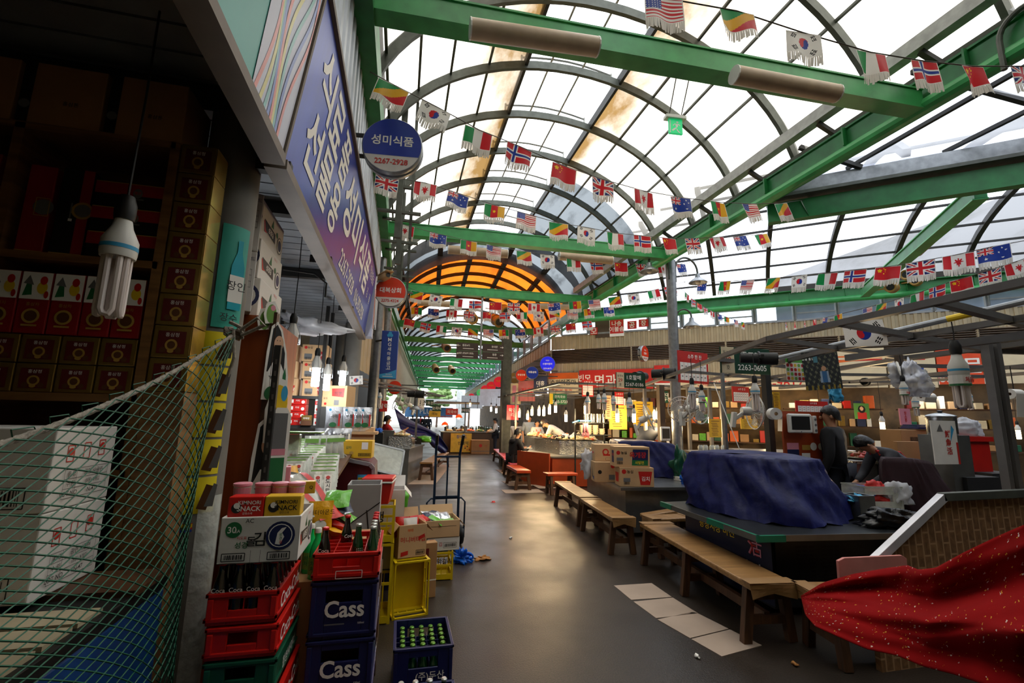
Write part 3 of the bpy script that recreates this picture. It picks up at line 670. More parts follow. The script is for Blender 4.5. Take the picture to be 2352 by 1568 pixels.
# freezer chest with glass top, dim blue front
FX0, FX1, FY0, FY1, FZ = -1.42, -.775, .55, 1.97, 1.1
M('freezer_blue', '14427f', .4, 0, .25, 3); M('board_stripe', 'b7a98a', .5)
t = thing('chest_freezer', 'blue chest freezer with a wooden top under the green net', 'freezer', ((FX0+FX1)/2, (FY0+FY1)/2, 0))
b = B().mat('freezer_blue'); b.box(0, 0, .04, FX1-FX0, FY1-FY0, FZ-.1); b.build('body', t, bevel=.01)
b = B().mat('black'); b.box(0, 0, FZ-.06, FX1-FX0+.01, FY1-FY0+.01, .045); b.build('rim', t, bevel=.004)
for i in range(9): B().mat('board_stripe').box(0, -.68+.125*i, FZ-.015, FX1-FX0-.03, .105, .012).build('top_slat', t)
B().mat('wood_dark').box(0, .59, FZ-.015, FX1-FX0+.03, .22, .018).build('end_board', t)
b = B(); m = basis(((FX1-FX0)/2+.003, 0, .62), (0, 1, 0), (0, 0, 1)); b.mat('ink_black').text('경남 여섯', .05, .16, h=.16, m=m, bold=.03); b.mat('ink_red').rect(.13, .16, .13, .2, m, -.001); b.mat('ink_green').rect(.2, -.2, .5, .05, m); b.build('lettering', t)
CPF = {'R': [('f', -.25, .18, .1, .2, 'r'), ('f', 0, .2, .1, .2, 'r'), ('f', .25, .22, .1, .2, 'r'), ('d', -.25, .2, .05, 'r'), ('d', .25, .24, .05, 'r'), ('r', .05, -.02, .7, .006, 'k'), ('r', .05, -.14, .7, .006, 'k'), ('r', .05, -.26, .7, .006, 'k'), ('r', .05, -.38, .7, .006, 'k'), ('r', -.3, -.2, .005, .36, 'k'), ('r', .4, -.2, .005, .36, 'k'), ('r', -.12, -.2, .005, .36, 'k'), ('t', '품 명', -.2, -.08, .07, 'k'), ('t', '광면 사골면', .15, -.08, .075, 'k'), ('t', '수 량', -.2, -.2, .07, 'k'), ('t', '(5봉) 8개입', .15, -.2, .07, 'k'), ('t', 'LOT NO.', -.2, -.32, .06, 'k'), ('t', 'N-47', .15, -.32, .06, 'k')], 'F': [('f', .1, -.32, .5, .24, 'k'), ('b', .1, -.32, .44, .18), ('t', '사골면', -.25, .1, .25, 'n', .03)]}
for i in range(2): pkg('noodle_carton', ('lower', 'upper')[i]+' white carton with red handling marks standing on the freezer behind the net', 'carton', (-1.16, 1.81, FZ+.005+.245*i), .34, .3, .243, 'carton_white', CPF, group='white cartons behind the net')
# green safety net hung on a rope
ra, rb = Vector((-.72, 2.2, 2.0)), W(0, 960, Y=1.15); rb2 = rb+(rb-ra)*.4
def rope_at(u): p = rb2.lerp(ra, u); p.z -= .12*math.sin(PI*u)*.6; return p
EDGE = [(540, 775), (492, 900), (452, 1050), (425, 1180), (400, 1290), (385, 1400), (365, 1500), (350, 1640)]
def poly_at(P, t):
    t = max(0, min(.9999, t))*(len(P)-1); i = int(t); f = t-i; return P[i][0]*(1-f)+P[i+1][0]*f, P[i][1]*(1-f)+P[i+1][1]*f
def net_pt(u, v):
    q = rope_at(u); r0 = Vector(AX[0])*0
    c = q-Vector((0, 0, EYE)); zc = sum(c[i]*AX[i].z for i in range(3)); px = CX+F_PX*sum(c[i]*AX[i].x for i in range(3))/zc; py = CY-F_PX*sum(c[i]*AX[i].y for i in range(3))/zc
    ex, ey = poly_at(EDGE, v); k = u**1.6
    x = px+(ex-px)*min(1, max(0, (k-.0)))*v**.5 if u < 1 else ex
    x = px*(1-v)+v*(px*.9-60) if u < 0 else (1-u**3)*(px-70*v*(1-u))+u**3*ex
    y = (1-u**3)*(py+v*760*(1-.18*u))+u**3*ey
    r = ray(x, y); tY = (q.y+.02*v)/r.y; tX = (-.752)/r.x if r.x < 0 else 9; tZ = (1.125-EYE)/r.z if r.z < 0 else 9
    return Vector((0, 0, EYE))+r*min(tY, max(tX, tZ))
t = thing('safety_net', 'green diamond mesh net tied to the column by a grey rope', 'net')
b = B().mat('net_green'); NU, NV = 23, 25
for s in (1, -1):
    for k in range(-NV, NU+1):
        pts = []
        for j in range(NV+1):
            u = (k+j if s == 1 else k+NV-j)/NU
            if 0 <= u <= 1: pts.append(net_pt(u, j/NV))
        if len(pts) > 1: b.tube(pts, .002, 4, False)
for i in range(16):
    p = rope_at(i/16); q = rope_at((i+.6)/16); b.tube([p, p+Vector((.0, -.01, .022)), q+Vector((0, -.01, .012)), q], .0016, 4, False)
b.build('mesh', t)
b = B().mat('rope'); b.tube([rope_at(i/20) for i in range(21)], .0075, 8)
for k in range(2): b.tube([rope_at(i/160)+Vector((math.cos(i*.9+PI*k), 0, math.sin(i*.9+PI*k)))*.004 for i in range(161)], .005, 5)
b.build('rope', t)
b = B().mat('rope')
for k in range(5): b.tube([ra+Vector((.03*math.cos(a*.7+k)-.0, -.035+.02*math.sin(a+k*1.3), .012*k-.03+.02*math.sin(a*.5+k))) for a in [i*.7 for i in range(10)]], .008, 6)
b.tube([ra+Vector((.02, -.04, 0)), ra+Vector((.09, -.05, .06)), ra+Vector((.12, -.05, .03)), ra+Vector((.03, -.04, -.02))], .008, 6); b.tube([ra+Vector((0, -.05, 0)), ra+Vector((.02, -.06, -.12)), ra+Vector((0, -.05, -.2))], .007, 6); b.build('knot', t)
# unlit energy-saving bulb in front of the shelf
def cfl(label, loc, lit=0, s=1.0, cord=None, col=None, cage=False, group=None, band='ink_sky', name='hanging_bulb', energy=0, lcol=(1, .93, .8), card=False):
    """spiral-less U-tube bulb hanging from a cord; loc = tip of the tubes' top (base bottom)"""
    t = thing(name, label, 'light bulb', loc, random.uniform(-.5, .5), group)
    mt = col or 'white_tube'
    if cord: B().mat('cord').tube([(0, 0, .16*s), (.004, 0, .16*s+cord*.5), (0, 0, .16*s+cord)], .004*max(1, s*.7), 6).build('cord', t)
    B().mat('black').lathe([(.021*s, .1*s), (.023*s, .115*s), (.023*s, .14*s), (.015*s, .165*s)], 14).build('socket', t, smooth=True)
    B().mat('white_plastic').lathe([(.036*s, 0), (.038*s, .012*s), (.038*s, .045*s), (.022*s, .08*s), (.018*s, .1*s)], 18).build('base', t, smooth=True)
    if band: B().mat(band).lathe([(.0386*s, .02*s), (.0386*s, .03*s)], 18, cap=False).build('band', t, smooth=True)
    b = B().mat(mt)
    for k in range(4):
        a = k*PI/2+.4; c, sn = math.cos(a), math.sin(a); x, y = .022*s*c, .022*s*sn; ox, oy = -sn*.011*s, c*.011*s
        b.tube([(x-ox, y-oy, 0), (x-ox, y-oy, -.135*s), (x-ox*.5, y-oy*.5, -.147*s), (x+ox*.5, y+oy*.5, -.147*s), (x+ox, y+oy, -.135*s), (x+ox, y+oy, 0)], .0075*s, 8)
    b.build('tubes', t, smooth=True)
    if cage:
        b = B().mat('galvan')
        for k in range(8): a = k*PI/4; b.tube([(.02*s*math.cos(a), .02*s*math.sin(a), .1*s), (.05*s*math.cos(a), .05*s*math.sin(a), .03*s), (.052*s*math.cos(a), .052*s*math.sin(a), -.03*s)], .0016, 4)
        b.tube([(.052*s*math.cos(i*PI/8), .052*s*math.sin(i*PI/8), -.03*s) for i in range(17)], .0016, 4, False); b.build('wire_cage', t)
    if card:
        b = B().mat('ink_white').lathe([(.0395*s, -.05*s), (.0395*s, .0)], 14, cap=False); b.mat('ink_green').lathe([(.04*s, -.05*s), (.04*s, -.04*s)], 14, cap=False); b.mat('ink_red').text('처음', 0, -.022*s, h=.026*s, m=basis((0, -.041*s, 0), (1, 0, 0), (0, 0, 1)), bold=.03); b.build('advert_sleeve', t)
    if energy:
        l = bpy.data.lights.new('bulb light', 'POINT'); l.energy = energy; l.color = lcol; l.shadow_soft_size = .06*s; o = bpy.data.objects.new('bulb_light', l); COL.objects.link(o); o.parent = t; o.location = (0, 0, -.2*s)
    return t
M('lit_white', 'ffffff', .4, emit=30, ecol=(.93, .97, 1)); M('lit_warm', 'ffe2b0', .4, emit=26, ecol=(1, .72, .36))
p = W(270, 592, Y=1.75); cfl('unlit four-tube bulb with a blue band hanging before the ginseng shelf', p, s=1.35, cord=.75)
# grey column: notices, bottle banner
def colwrap(name, label, cat, z0, z1, a0, a1, mat, r=.1165, prints=(), loc=(-.86, 2.32)):
    t = thing(name, label, cat, (loc[0], loc[1], 0)); b = B().mat(mat)
    b.grid(lambda u, v: (r*math.sin(a0+(a1-a0)*u), -r*math.cos(a0+(a1-a0)*u), z0+(z1-z0)*v), 10, 1); b.build('sheet', t, smooth='all')
    p = B(); am = (a0+a1)/2; m = basis((r*1.02*math.sin(am), -r*1.02*math.cos(am), (z0+z1)/2), (math.cos(am), math.sin(am), 0), (0, 0, 1)); draw(p, m, r*(a1-a0), z1-z0, prints, .0025)
    if prints: p.build('print', t)
    return t
M('notice_yellow', 'e3cf12', .55, 0, .05); M('banner_teal', '2f9f8c', .45, 0, .1)
M('bottle_cyan', '14a6b8', .4)
for i in range(5):
    z1 = 2.0-.155*i
    colwrap('yellow_notice', 'yellow notice taped on the grey column, %s of five' % ('top', 'second', 'third', 'fourth', 'lowest')[i], 'poster', z1-.145, z1, -.75, 1.15, 'notice_yellow', prints=[('t', '동시장', -.25, .3, .16, 'k', .03), ('t', ('누리', '방문', '맛집', '환영', '권 있음')[i], -.22, .02, .22, 'k', .03), ('t', '상품권', -.2, -.28, .18, 'k', .02), ('p', [(.18, -.35), (.34, -.4), (.45, .25), (.3, .32)], 'm'), ('p', [(.3, -.3), (.44, -.3), (.48, .3), (.42, .34)], 'e')])
colwrap('price_sticker', 'small red and yellow sticker on the grey column below the notices', 'sticker', 1.165, 1.2, .1, .5, 'ink_red', prints=[('r', 0, .25, 1, .4, 'y'), ('r', 0, -.3, 1, .3, 'b')])
colwrap('bottle_banner', 'teal advertising banner with a blue bottle on the grey column', 'banner', 2.02, 2.5, .25, 1.3, 'banner_teal', .119, [('p', [(-.1, -.32), (.35, -.32), (.35, .1), (.22, .24), (.22, .36), (.05, .36), (.05, .24), (-.1, .1)], 'bottle_cyan'), ('r', .13, -.12, .5, .26, 'w'), ('t', '장인', .13, -.09, .09, 'k'), ('t', '장수', 0, -.4, .08, 'k')])
colwrap('clear_film', 'clear plastic film wrapped round the lower grey column', 'plastic film', .5, 1.3, .6, 1.5, 'film_clear', .121)
# wooden cabinet behind the column with white laver cartons on top and promo cut-outs
t = thing('side_cabinet', 'orange-brown wooden cabinet door panels beside the grey column', 'cabinet', (-.86, 2.75, 0))
B().mat('wood_orange').box(0, -.08, .05, .3, .03, 2.12).build('side_panel', t); B().mat('wood_dark').box(.165, -.09, .05, .03, .05, 2.14).build('edge_post', t); B().mat('wood_dark').box(-.0, .2, .05, .28, .5, 2.08).build('body', t)
B().mat('wood_orange').box(.155, .22, .05, .02, .55, 2.1).build('door', t)
LP = [('p', [(-.42, .05), (-.3, .05), (-.25, -.18), (-.36, -.22)], 'r'), ('p', [(-.4, .1), (.1, .06), (.12, -.2), (-.32, -.16)], 'k'), ('t', '성경김', -.1, -.05, .16, 'w', .04), ('d', .18, .1, .08, 'g'), ('p', [(-.1, .12), (0, .12), (-.03, .36)], 'g'), ('d', .33, -.1, .24, 'e', .24), ('d', .33, -.1, .2, 'w', .2), ('d', .33, -.1, .16, 'n', .16), ('t', '맛있는 김', .15, .38, .07, 'r')]
LF = [('d', .25, .05, .3, 'n', .3), ('d', .25, .05, .22, 'w', .22), ('t', 'AC', -.25, .38, .09, 'k')]
for i, (z, dx) in enumerate(((2.16, .0), (2.39, -.02), (2.62, -.03))): pkg('laver_carton', 'white laver carton with a black brand panel on the cabinet, %s of three' % ('lowest', 'middle', 'topmost')[i], 'carton', (-.93+dx, 2.92, z), .27, .46, .228, 'carton_white', {'R': LP, 'F': LF}, group='white laver cartons on the cabinet')
NP = {'F': [('t', '사은월드', .1, .38, .07, 'n'), ('d', -.3, .38, .04, 'n'), ('r', 0, .2, .75, .006, 'k'), ('r', 0, .1, .75, .006, 'k'), ('r', 0, 0, .75, .006, 'k'), ('r', 0, -.1, .75, .006, 'k'), ('r', -.37, .05, .008, .3, 'k'), ('r', .37, .05, .008, .3, 'k'), ('r', -.1, .05, .006, .3, 'k'), ('t', '취급주의', 0, -.33, .06, 'o')]}
for i in range(2): pkg('parcel_carton', ('lower', 'upper')[i]+' narrow white carton with a form printed on it beside the column', 'carton', (-.87, 2.6, 2.17+.33*i), .13, .1, .325, 'carton_white', NP, .35, group='narrow white cartons beside the column')
def cutout(name, label, loc, rz, h, poly_, parts, cat='advert cut-out'):
    """stiff printed board cut to shape with a white edge"""
    t = thing(name, label, cat, loc, rz); m = basis((0, 0, 0), (1, 0, 0), (0, 0, 1)); b = B().mat('ink_white'); b.prism([(x*h, y*h) for x, y in poly_], .004, m); b.build('board', t)
    p = B(); draw(p, m, h, h, parts, .0045); p.build('print', t); return t
WP = [(-.16, 0), (.16, 0), (.15, .3), (.1, .62), (.02, .9), (-.05, 1), (-.12, .93), (-.15, .6)]
W1 = [('p', [(-.13, .35), (.09, .35), (.08, .6), (.0, .88), (-.05, .96), (-.1, .9)], 'black'), ('d', -.01, .72, .06, 'skin_print', .1), ('p', [(-.13, .02), (.12, .02), (.1, .34), (.03, .48), (-.06, .48), (-.12, .34)], 'ink_white'), ('p', [(-.02, .4), (.02, .4), (.02, .6), (-.03, .6)], 'skin_print'), ('d', .0, .755, .006, 'k'), ('d', -.035, .755, .006, 'k'), ('d', -.012, .685, .014, 'r', .006), ('d', -.05, .08, .08, 'g', .09), ('p', [(.07, .02), (.13, .02), (.12, .32), (.1, .42), (.08, .32)], 'ink_green'), ('p', [(-.1, .3), (-.02, .22), (.05, .2), (.0, .3)], 'ink_grey')]
cutout('woman_cutout', 'advert cut-out of a long-haired woman in white with a green bottle, low on the cabinet', (-.65, 2.62, 1.13), .55, .5, WP, W1)
cutout('woman_cutout', 'advert cut-out of a woman in pale clothes between leaves, high on the cabinet', (-.66, 2.66, 1.72), .7, .42, WP, W1)
cutout('yellow_cutout', 'yellow and orange advert cut-out taped to the cabinet edge', (-.63, 2.63, 1.5), .6, .34, [(-.16, 0), (.1, .02), (.16, .4), (.1, .95), (-.05, 1), (-.18, .5)], [('d', 0, .6, .14, 'y', .28), ('d', -.02, .25, .12, 'o', .2), ('d', .08, .75, .05, 's', .12)])
cutout('pencil_cutout', 'white and green bottle-shaped advert cut-out beside the steel post', (-.6, 2.6, 1.28), .5, .4, [(-.1, 0), (.1, 0), (.12, .1), (.12, .9), (.06, 1), (-.06, 1), (-.12, .9), (-.12, .1)], [('r', 0, .22, .17, .3, 'g'), ('r', 0, .68, .16, .5, 'e'), ('r', 0, .44, .17, .08, 'p')])
for i, (px, py) in enumerate(((605, 760), (620, 745))): cutout('leaf_sticker', 'green and pink sticker on the cabinet door, %s of two' % ('near', 'far')[i], W(px, py, Y=2.63), .7, .13, [(-.2, 0), (.2, .1), (.3, .6), (.1, 1), (-.2, .9), (-.3, .4)], [('d', 0, .45, .2, 'l', .4), ('d', .05, .7, .1, 'p', .12)], 'sticker')
b = B().mat('dark_steel'); q0 = W(560, 1130, Y=2.55); q1 = W(617, 820, Y=2.55); b.bar((-.64, 2.57, .1), (-.64, 2.57, 2.0), .03)
tag(b.build('slotted_post'), 'black slotted steel angle post beside the cabinet', 'post')
b = B().mat('wire')
for i in range(16): b.box(-.64, 2.553, 1.0+.06*i, .008, .004, .026)
o = b.build('slots', bpy.data.objects['slotted_post'])
# ---- big shop sign above the left shop
M('sign_frame', '6e6256', .6, .1, .15, 5); M('sign_teal', '55a79c', .42, .0, .08, 2); M('sign_pale', 'c9ccdc', .42, 0, .06, 2); M('sign_blue', '1b36a0', .32, .15, .2, 1.4, stretch=(1, 3, .4))
SGB, SGT = Vector((-.62, 0, 2.86)), Vector((-.5, 0, 3.84))
def sg(y, v, d=0): p = SGB.lerp(SGT, v); return Vector((p.x+d, y, p.z))
t = thing('shop_sign', 'long blue shop sign with large white lettering above the left shop', 'shop sign', (0, 0, 0))
b = B().mat('sign_blue'); b.add([sg(2.2, 0), sg(7.25, 0), sg(7.25, 1), sg(2.2, 1), sg(2.2, 0, -.1), sg(7.25, 0, -.1), sg(7.25, 1, -.1), sg(2.2, 1, -.1)], [(0, 1, 2, 3), (7, 6, 5, 4), (1, 5, 6, 2), (0, 3, 7, 4), (3, 2, 6, 7), (0, 4, 5, 1)]); b.build('panel', t)
sm = basis(sg(0, 0, .003), (0, 1, 0), SGT-SGB); b = B().mat('ink_white')
for k, (tx, ty) in enumerate((('식', 2.62), ('료', 3.02), ('품', 3.45))): b.text(tx, ty, .73, w=.36, h=.36, m=sm, bold=.02)
for k, (tx, ty) in enumerate((('선', 2.62), ('물', 3.02), ('용', 3.45))): b.text(tx, ty, .33, w=.36, h=.36, m=sm, bold=.02)
for k, tx in enumerate('성미식품'): b.text(tx, 4.0+.66*k, .62, w=.54, h=.5, m=sm, bold=.02)
b.text('2267-2928', 4.62, .17, w=1.1, h=.17, m=sm, bold=.01); b.text('016-292-2928', 5.95, .17, w=1.15, h=.17, m=sm, bold=.01)
b.text('인삼음료', 6.7, .8, w=.66, h=.16, m=sm); b.text('김', 6.5, .5, h=.14, m=sm); b.text('꿀', 6.9, .5, h=.14, m=sm); b.build('lettering', t)
b = B().mat('sign_frame'); b.bar(sg(2.2, -.04, -.02), sg(7.28, -.04, -.02), .1, .05); b.bar(sg(2.2, 0), sg(2.2, 1), .025); b.bar(sg(2.2, 1.01), sg(7.28, 1.01), .04); b.build('frame', t)
for y in (2.3, 3.7, 5.4): B().mat('dark_steel').box(-.68, y, 2.82, .16, .05, .06).build('bracket', t)
t = thing('striped_sign', 'teal and white sign panel with wavy coloured stripes above the left shop', 'sign panel')
b = B().mat('sign_teal'); b.add([sg(-1, 0), sg(2.18, 0), sg(2.18, 1), sg(-1, 1), sg(-1, 0, -.1), sg(2.18, 0, -.1), sg(2.18, 1, -.1), sg(-1, 1, -.1)], [(0, 1, 2, 3), (7, 6, 5, 4), (1, 5, 6, 2), (0, 3, 7, 4), (3, 2, 6, 7), (0, 4, 5, 1)]); b.build('panel', t)
b = B().mat('sign_frame'); b.bar(sg(-1, -.04, -.02), sg(2.17, -.04, -.02), .1, .05); b.bar(sg(-1, 1.01), sg(2.17, 1.01), .04); b.build('frame', t)
b = B().mat('sign_pale'); b.poly([(1.72, 0, 0), (2.18, 0, 0), (2.18, 1, 0), (1.62, 1, 0)], sm); b.build('pale_field', t)
b = B()
for k in range(9):
    b.mat(('ink_orange', 'ink_yellow', 'ink_sky', 'ink_blue')[k % 4] if False else ('stripe_coral', 'stripe_yellow', 'stripe_teal', 'stripe_blue')[k % 4]) if 'stripe_coral' in MATS else None
    if k == 0:
        M('stripe_coral', 'e0887c', .35); M('stripe_yellow', 'd7cd7c', .35); M('stripe_teal', '7fb8b4', .35); M('stripe_blue', '6f83c4', .35); b.mat('stripe_coral')
    q = lambda v, s: (1.74+.045*k+.09*math.sin(v*5.2+k*.55)*(.4+.6*v)+s, v, .001+.0002*k)
    vs = [];  n = 24
    for i in range(n+1): vs += [q(i/n, -.013), q(i/n, .013)]
    vs = [(min(2.17, max(1.66, x)), y*.985, z) for x, y, z in vs]
    b.add(vs, [(2*i, 2*i+1, 2*i+3, 2*i+2) for i in range(n)], sm)
b.build('stripes', t)
t = thing('sign_end_board', 'pale sign panel with wavy stripes at the far end of the blue sign', 'sign panel', (0, 0, 0))
b = B().mat('sign_pale'); b.box(-.56, 7.42, 2.86, .1, .26, .96); b.build('panel', t)
b = B()
for k, c_ in enumerate(('stripe_coral', 'stripe_yellow', 'stripe_blue')): b.mat(c_).tube([(-.505, 7.36+.04*k+.03*math.sin(i*.8), 3.0+.08*i) for i in range(9)], .006, 4)
b.build('stripes', t)
# ---- round and upright signs
def round_sign(label, c, r, rz, top, bot, lines, phone, th=.14, mat=None, glow=0, name='round_sign', pc='ink_red', bracket=-1):
    t = thing(name, label, 'round sign', c, rz); m = basis((0, -th/2, 0), (1, 0, 0), (0, 0, 1))
    B().mat('galvan').lathe([(r*.97, -th/2), (r, -th/2+.012), (r, -.02), (r*.93, -.012), (r*.93, .012), (r, .02), (r, th/2-.012), (r*.97, th/2)], 36, TR(0, 0, 0, rx=PI/2)).build('drum', t, smooth=True)
    for s in (-1, 1):
        mm = m if s < 0 else basis((0, th/2, 0), (-1, 0, 0), (0, 0, 1)); b = B().mat(bot); b.disc(0, 0, r*.955, mm, .002, 36)
        y0 = -.38*r if phone else -r*.95
        a0 = math.asin(max(-1, y0/(r*.955))); pts = [(r*.955*math.cos(a0+(PI-2*a0)*i/30), r*.955*math.sin(a0+(PI-2*a0)*i/30), .003) for i in range(31)]; b.mat(top).poly(pts, mm)
        for (tx, y, h, cc) in lines: b.mat(cc).text(tx, 0, y*r, h=h*r, m=mm, z=.005, bold=.02)
        if phone: b.mat(pc).text(phone, 0, -.6*r, h=.2*r, m=mm, z=.005, bold=.02, sx=.95)
        b.build('face', t)
    q = bracket; B().mat('dark_steel').bar((q*(r+.22*abs(q)), 0, .12*r/.3), ((r-.03)*q/abs(q), 0, .12*r/.3), .03).bar((q*(r+.22*abs(q)), 0, -.1), ((r-.03)*q/abs(q), 0, -.1), .03).build('bracket', t)
    return t
M('sign_round_blue', '12309a', .3, coat=.3); M('sign_round_red', 'd8391c', .3, coat=.3); M('sign_white', 'd9d4cc', .4)
c = W(903, 343, Y=4.2); round_sign('blue and white round shop sign with white lettering beside the left girder', c, .285, R(-6), 'sign_round_blue', 'sign_white', [('성미식품', .16, .36, 'ink_white')], '2267-2928')
c = W(898, 672, Y=8.2); round_sign('orange-red round shop sign below the security camera', c, .275, R(-6), 'sign_round_red', 'sign_white', [('대복상회', .1, .36, 'ink_white')], '2275-4324')
c0 = W(894, 815, Y=9.5)
t = thing('banner_sign', 'tall blue bank sign with stacked white letters hanging beside the left posts', 'sign', c0, R(-4)); B().mat('ink_blue').box(0, 0, -.49, .33, .12, .98).build('body', t, bevel=.01)
b = B(); m = basis((0, -.062, 0), (1, 0, 0), (0, 0, 1)); b.mat('ink_white').vtext('MG새마을금고', .0, .02, .075, .095, m, .002, .02); b.mat('ink_sky').add([(-.16, -.48, .001), (.16, -.48, .001), (.16, -.3, .001), (0, -.37, .001), (-.16, -.4, .001)], [(0, 1, 2, 3, 4)], m)
for a in (90, 210, 330): b.disc(.03*math.cos(R(a)), .41+.03*math.sin(R(a)), .034, m, .002, 14)
b.mat('ink_white').rect(0, -.44, .2, .012, m, .002); B().mat('dark_steel').bar((-.15, 0, .3), (-.34, .24, .3), .03).build('bracket', t); b.text('종로중앙', .02, -.4, h=.03, m=m, z=.002); b.build('lettering', t)
t = thing('security_camera', 'beige security camera mounted above the red round sign', 'camera', W(885, 635, Y=7.95), R(25)); B().mat('kraft_light').box(0, .05, -.05, .12, .34, .1).build('housing', t, bevel=.02); B().mat('kraft_light').box(0, .0, .05, .14, .4, .012).build('sun_hood', t); B().mat('black').lathe([(.04, 0), (.04, .01)], 14, TR(0, -.125, 0, rx=PI/2)).build('lens', t); B().mat('galvan').bar((0, .1, -.05), (-.2, .15, -.12), .03).build('bracket', t)
# ================================================================ left front: crates, cartons, snacks
def at(px, py, Y): return W(px, py, Y=Y)
CC = {'R': [('t', 'Coca-Cola', 0, .05, .5, 'w', .03)]}
gR = 'bottle crates stacked under the laver carton'
x0 = -.527; CW, CD, CH = .236, .37, .11
for i, (mat_, lb) in enumerate((('red_plastic', 'red cola crate full of bottles under the white laver carton'), ('red_plastic', 'red cola crate second from the top under the white carton'), ('green_plastic', 'dark green drinks crate with white lettering, third in the stack'), ('red_plastic', 'red cola crate fourth from the top, below the green one'), ('red_plastic', 'red crate fifth from the top of the left stack'), ('red_plastic', 'red crate sixth from the top of the left stack'), ('green_plastic', 'green crate seventh from the top of the left stack'), ('red_plastic', 'red crate lowest of the left stack'))):
    pr = dict(CC)
    if mat_[0] == 'g': pr = {'F': [('t', '롯데칠성', -.1, -.3, .22, 'w', .02), ('r', .3, -.25, .2, .03, 'e'), ('r', .3, -.33, .2, .03, 'e')], 'R': [('t', '칠성사이다', 0, 0, .4, 'w')]}
    crate(lb, (x0+(0, .01, .015, .03, .02, .03, .02, .02)[i], 2.0+CD/2, .885-.117*i), CW, CD, CH, mat_, pr, 0, gR, (4, 6) if i == 0 else None, (.42, .36, .62))
src = None
for j in range(6):
    for i in range(4):
        loc = (x0-CW/2+CW*(i+.5)/4, 2.0+CD*(j+.5)/6, .897); lb = 'dark cola bottle under the white carton, %s row, %s from the column' % (('first', 'second', 'third', 'fourth', 'fifth', 'sixth')[j], ('first', 'second', 'third', 'fourth')[i])
        if src is None: src = bottle('cola', lb, loc, 'cola bottles in the crate under the carton')
        else: dup(src, loc, label=lb)
COLA = src
AC = {'F': [('d', -.33, .23, .17, 'g'), ('t', '30', -.35, .23, .14, 'w', .03), ('t', 'EA', -.28, .2, .07, 'w', .03), ('t', '성경', -.22, -.1, .14, 'g', .03), ('t', '지도표', -.22, .05, .07, 'r', .02), ('t', '돌', -.1, -.03, .2, 'k', .03), ('t', '김', 0, .02, .3, 'k', .03), ('d', .26, .08, .31, 'n'), ('d', .26, .08, .255, 'w'), ('d', .26, .08, .235, 'n'), ('p', [(.2, -.1), (.26, -.12), (.31, .05), (.28, .14), (.33, .26), (.27, .24), (.22, .14)], 'w'), ('t', '성', .26, .1, .07, 'g', .02), ('t', '경', .265, .02, .07, 'g', .02), ('t', '김', .27, -.06, .07, 'r', .02), ('f', -.3, -.35, .28, .16, 'k'), ('b', -.3, -.35, .22, .1), ('f', .26, -.35, .28, .16, 'k'), ('b', .26, -.35, .22, .1), ('t', 'AC', -.14, .42, .09, 'k', .01), ('r', -.09, -.35, .004, .28, 'k'), ('r', .03, -.35, .004, .28, 'k')], 'R': LP}
pkg('laver_carton', 'opened white laver carton with a round emblem standing on the cola bottles', 'carton', (x0+.04, 2.11, 1.1), .275, .27, .165, 'carton_white', AC, opened=True)
KS = lambda c: [('d', -.25, .12, .17, 'k', .17), ('d', -.25, .2, .1, 'w', .1), ('t', 'KIMNORI', .1, .3, .13, 'w' if c == 'r' else 'k', .03), ('t', 'SNACK', .1, .1, .17, 'w' if c == 'r' else 'k', .04), ('t', '김맛스낵', .06, -.06, .08, 'w' if c == 'r' else 'k')]
pkg('snack_box', 'red snack display box in the opened laver carton', 'box', (x0-.03, 2.05, 1.222), .125, .07, .11, 'red_plastic', {'F': KS('r')}); pkg('snack_box', 'yellow snack display box in the opened laver carton', 'box', (x0+.1, 2.05, 1.222), .13, .07, .11, 'yellow_box', {'F': KS('y')})
def cup(label, loc, s=1):
    t = thing('snack_cup', label, 'cup', loc, random.uniform(-.6, .6), 'pink snack cups'); B().mat('carton_white').lathe([(.028*s, 0), (.032*s, .095*s)], 18).build('body', t, smooth=True); b = B().mat('ink_pink').lathe([(.0325*s, .09*s), (.035*s, .092*s), (.035*s, .101*s), (.03*s, .103*s)], 18); b.build('lid', t, smooth=True)
    b = B().mat('ink_pink'); b.lathe([(.0305*s, .05*s), (.0324*s, .085*s)], 18, cap=False); b.mat('ink_black'); m = basis((.012, -.032*s, .045*s), (1, 0, 0), (0, 0, 1)); b.disc(0, 0, .016*s, m, 0, 12); b.mat('ink_red').rect(-.02, 0, .016, .02, m, 0); b.build('print', t); return t
for i, px in enumerate((552, 602, 640, 677)): cup('pink lidded snack cup behind the snack boxes, %s from the column' % ('first', 'second', 'third', 'fourth')[i], (at(px, 1150, 2.13).x, 2.14, 1.265))
# navy beer crates with a red crate on top
NX, NY, NW, ND, NH = -.193, 2.25, .272, .37, .23
CS = {'F': [('t', 'Cass', .02, .02, .3, 'w', .05, .95), ('r', -.12, -.24, .3, .025, 'e'), ('t', '500ml', .28, -.24, .035, 'w')], 'R': [('t', 'Cass', 0, -.05, .3, 'w', .05)]}
for i in range(4): crate('navy beer crate with white lettering, %s of the stack of four' % ('topmost', 'second', 'third', 'lowest')[i], (NX, NY+ND/2, .703-.2345*i), NW, ND, NH, 'navy_plastic', CS, 0, 'navy beer crates in the centre stack', None, (.56, .2, .72))
crate('red cola crate with a few bottles on top of the navy crates', (NX-.0, NY+CD/2, .942), NW, CD+.02, CH, 'red_plastic', {'R': [('t', 'Coca-Cola', -.1, .05, .45, 'w', .03), ('p', [(-.45, -.35), (.3, .1), (.45, .4), (.2, .05), (-.4, -.5)], 'w')], 'F': [('f', .05, -.3, .4, .28, 'w')]}, 0, None, (4, 6), (.42, .3, .62))
def gridpos(i, j): return (NX-NW/2+NW*(i+.5)/4, NY+CD*(j+.5)/6, .954)
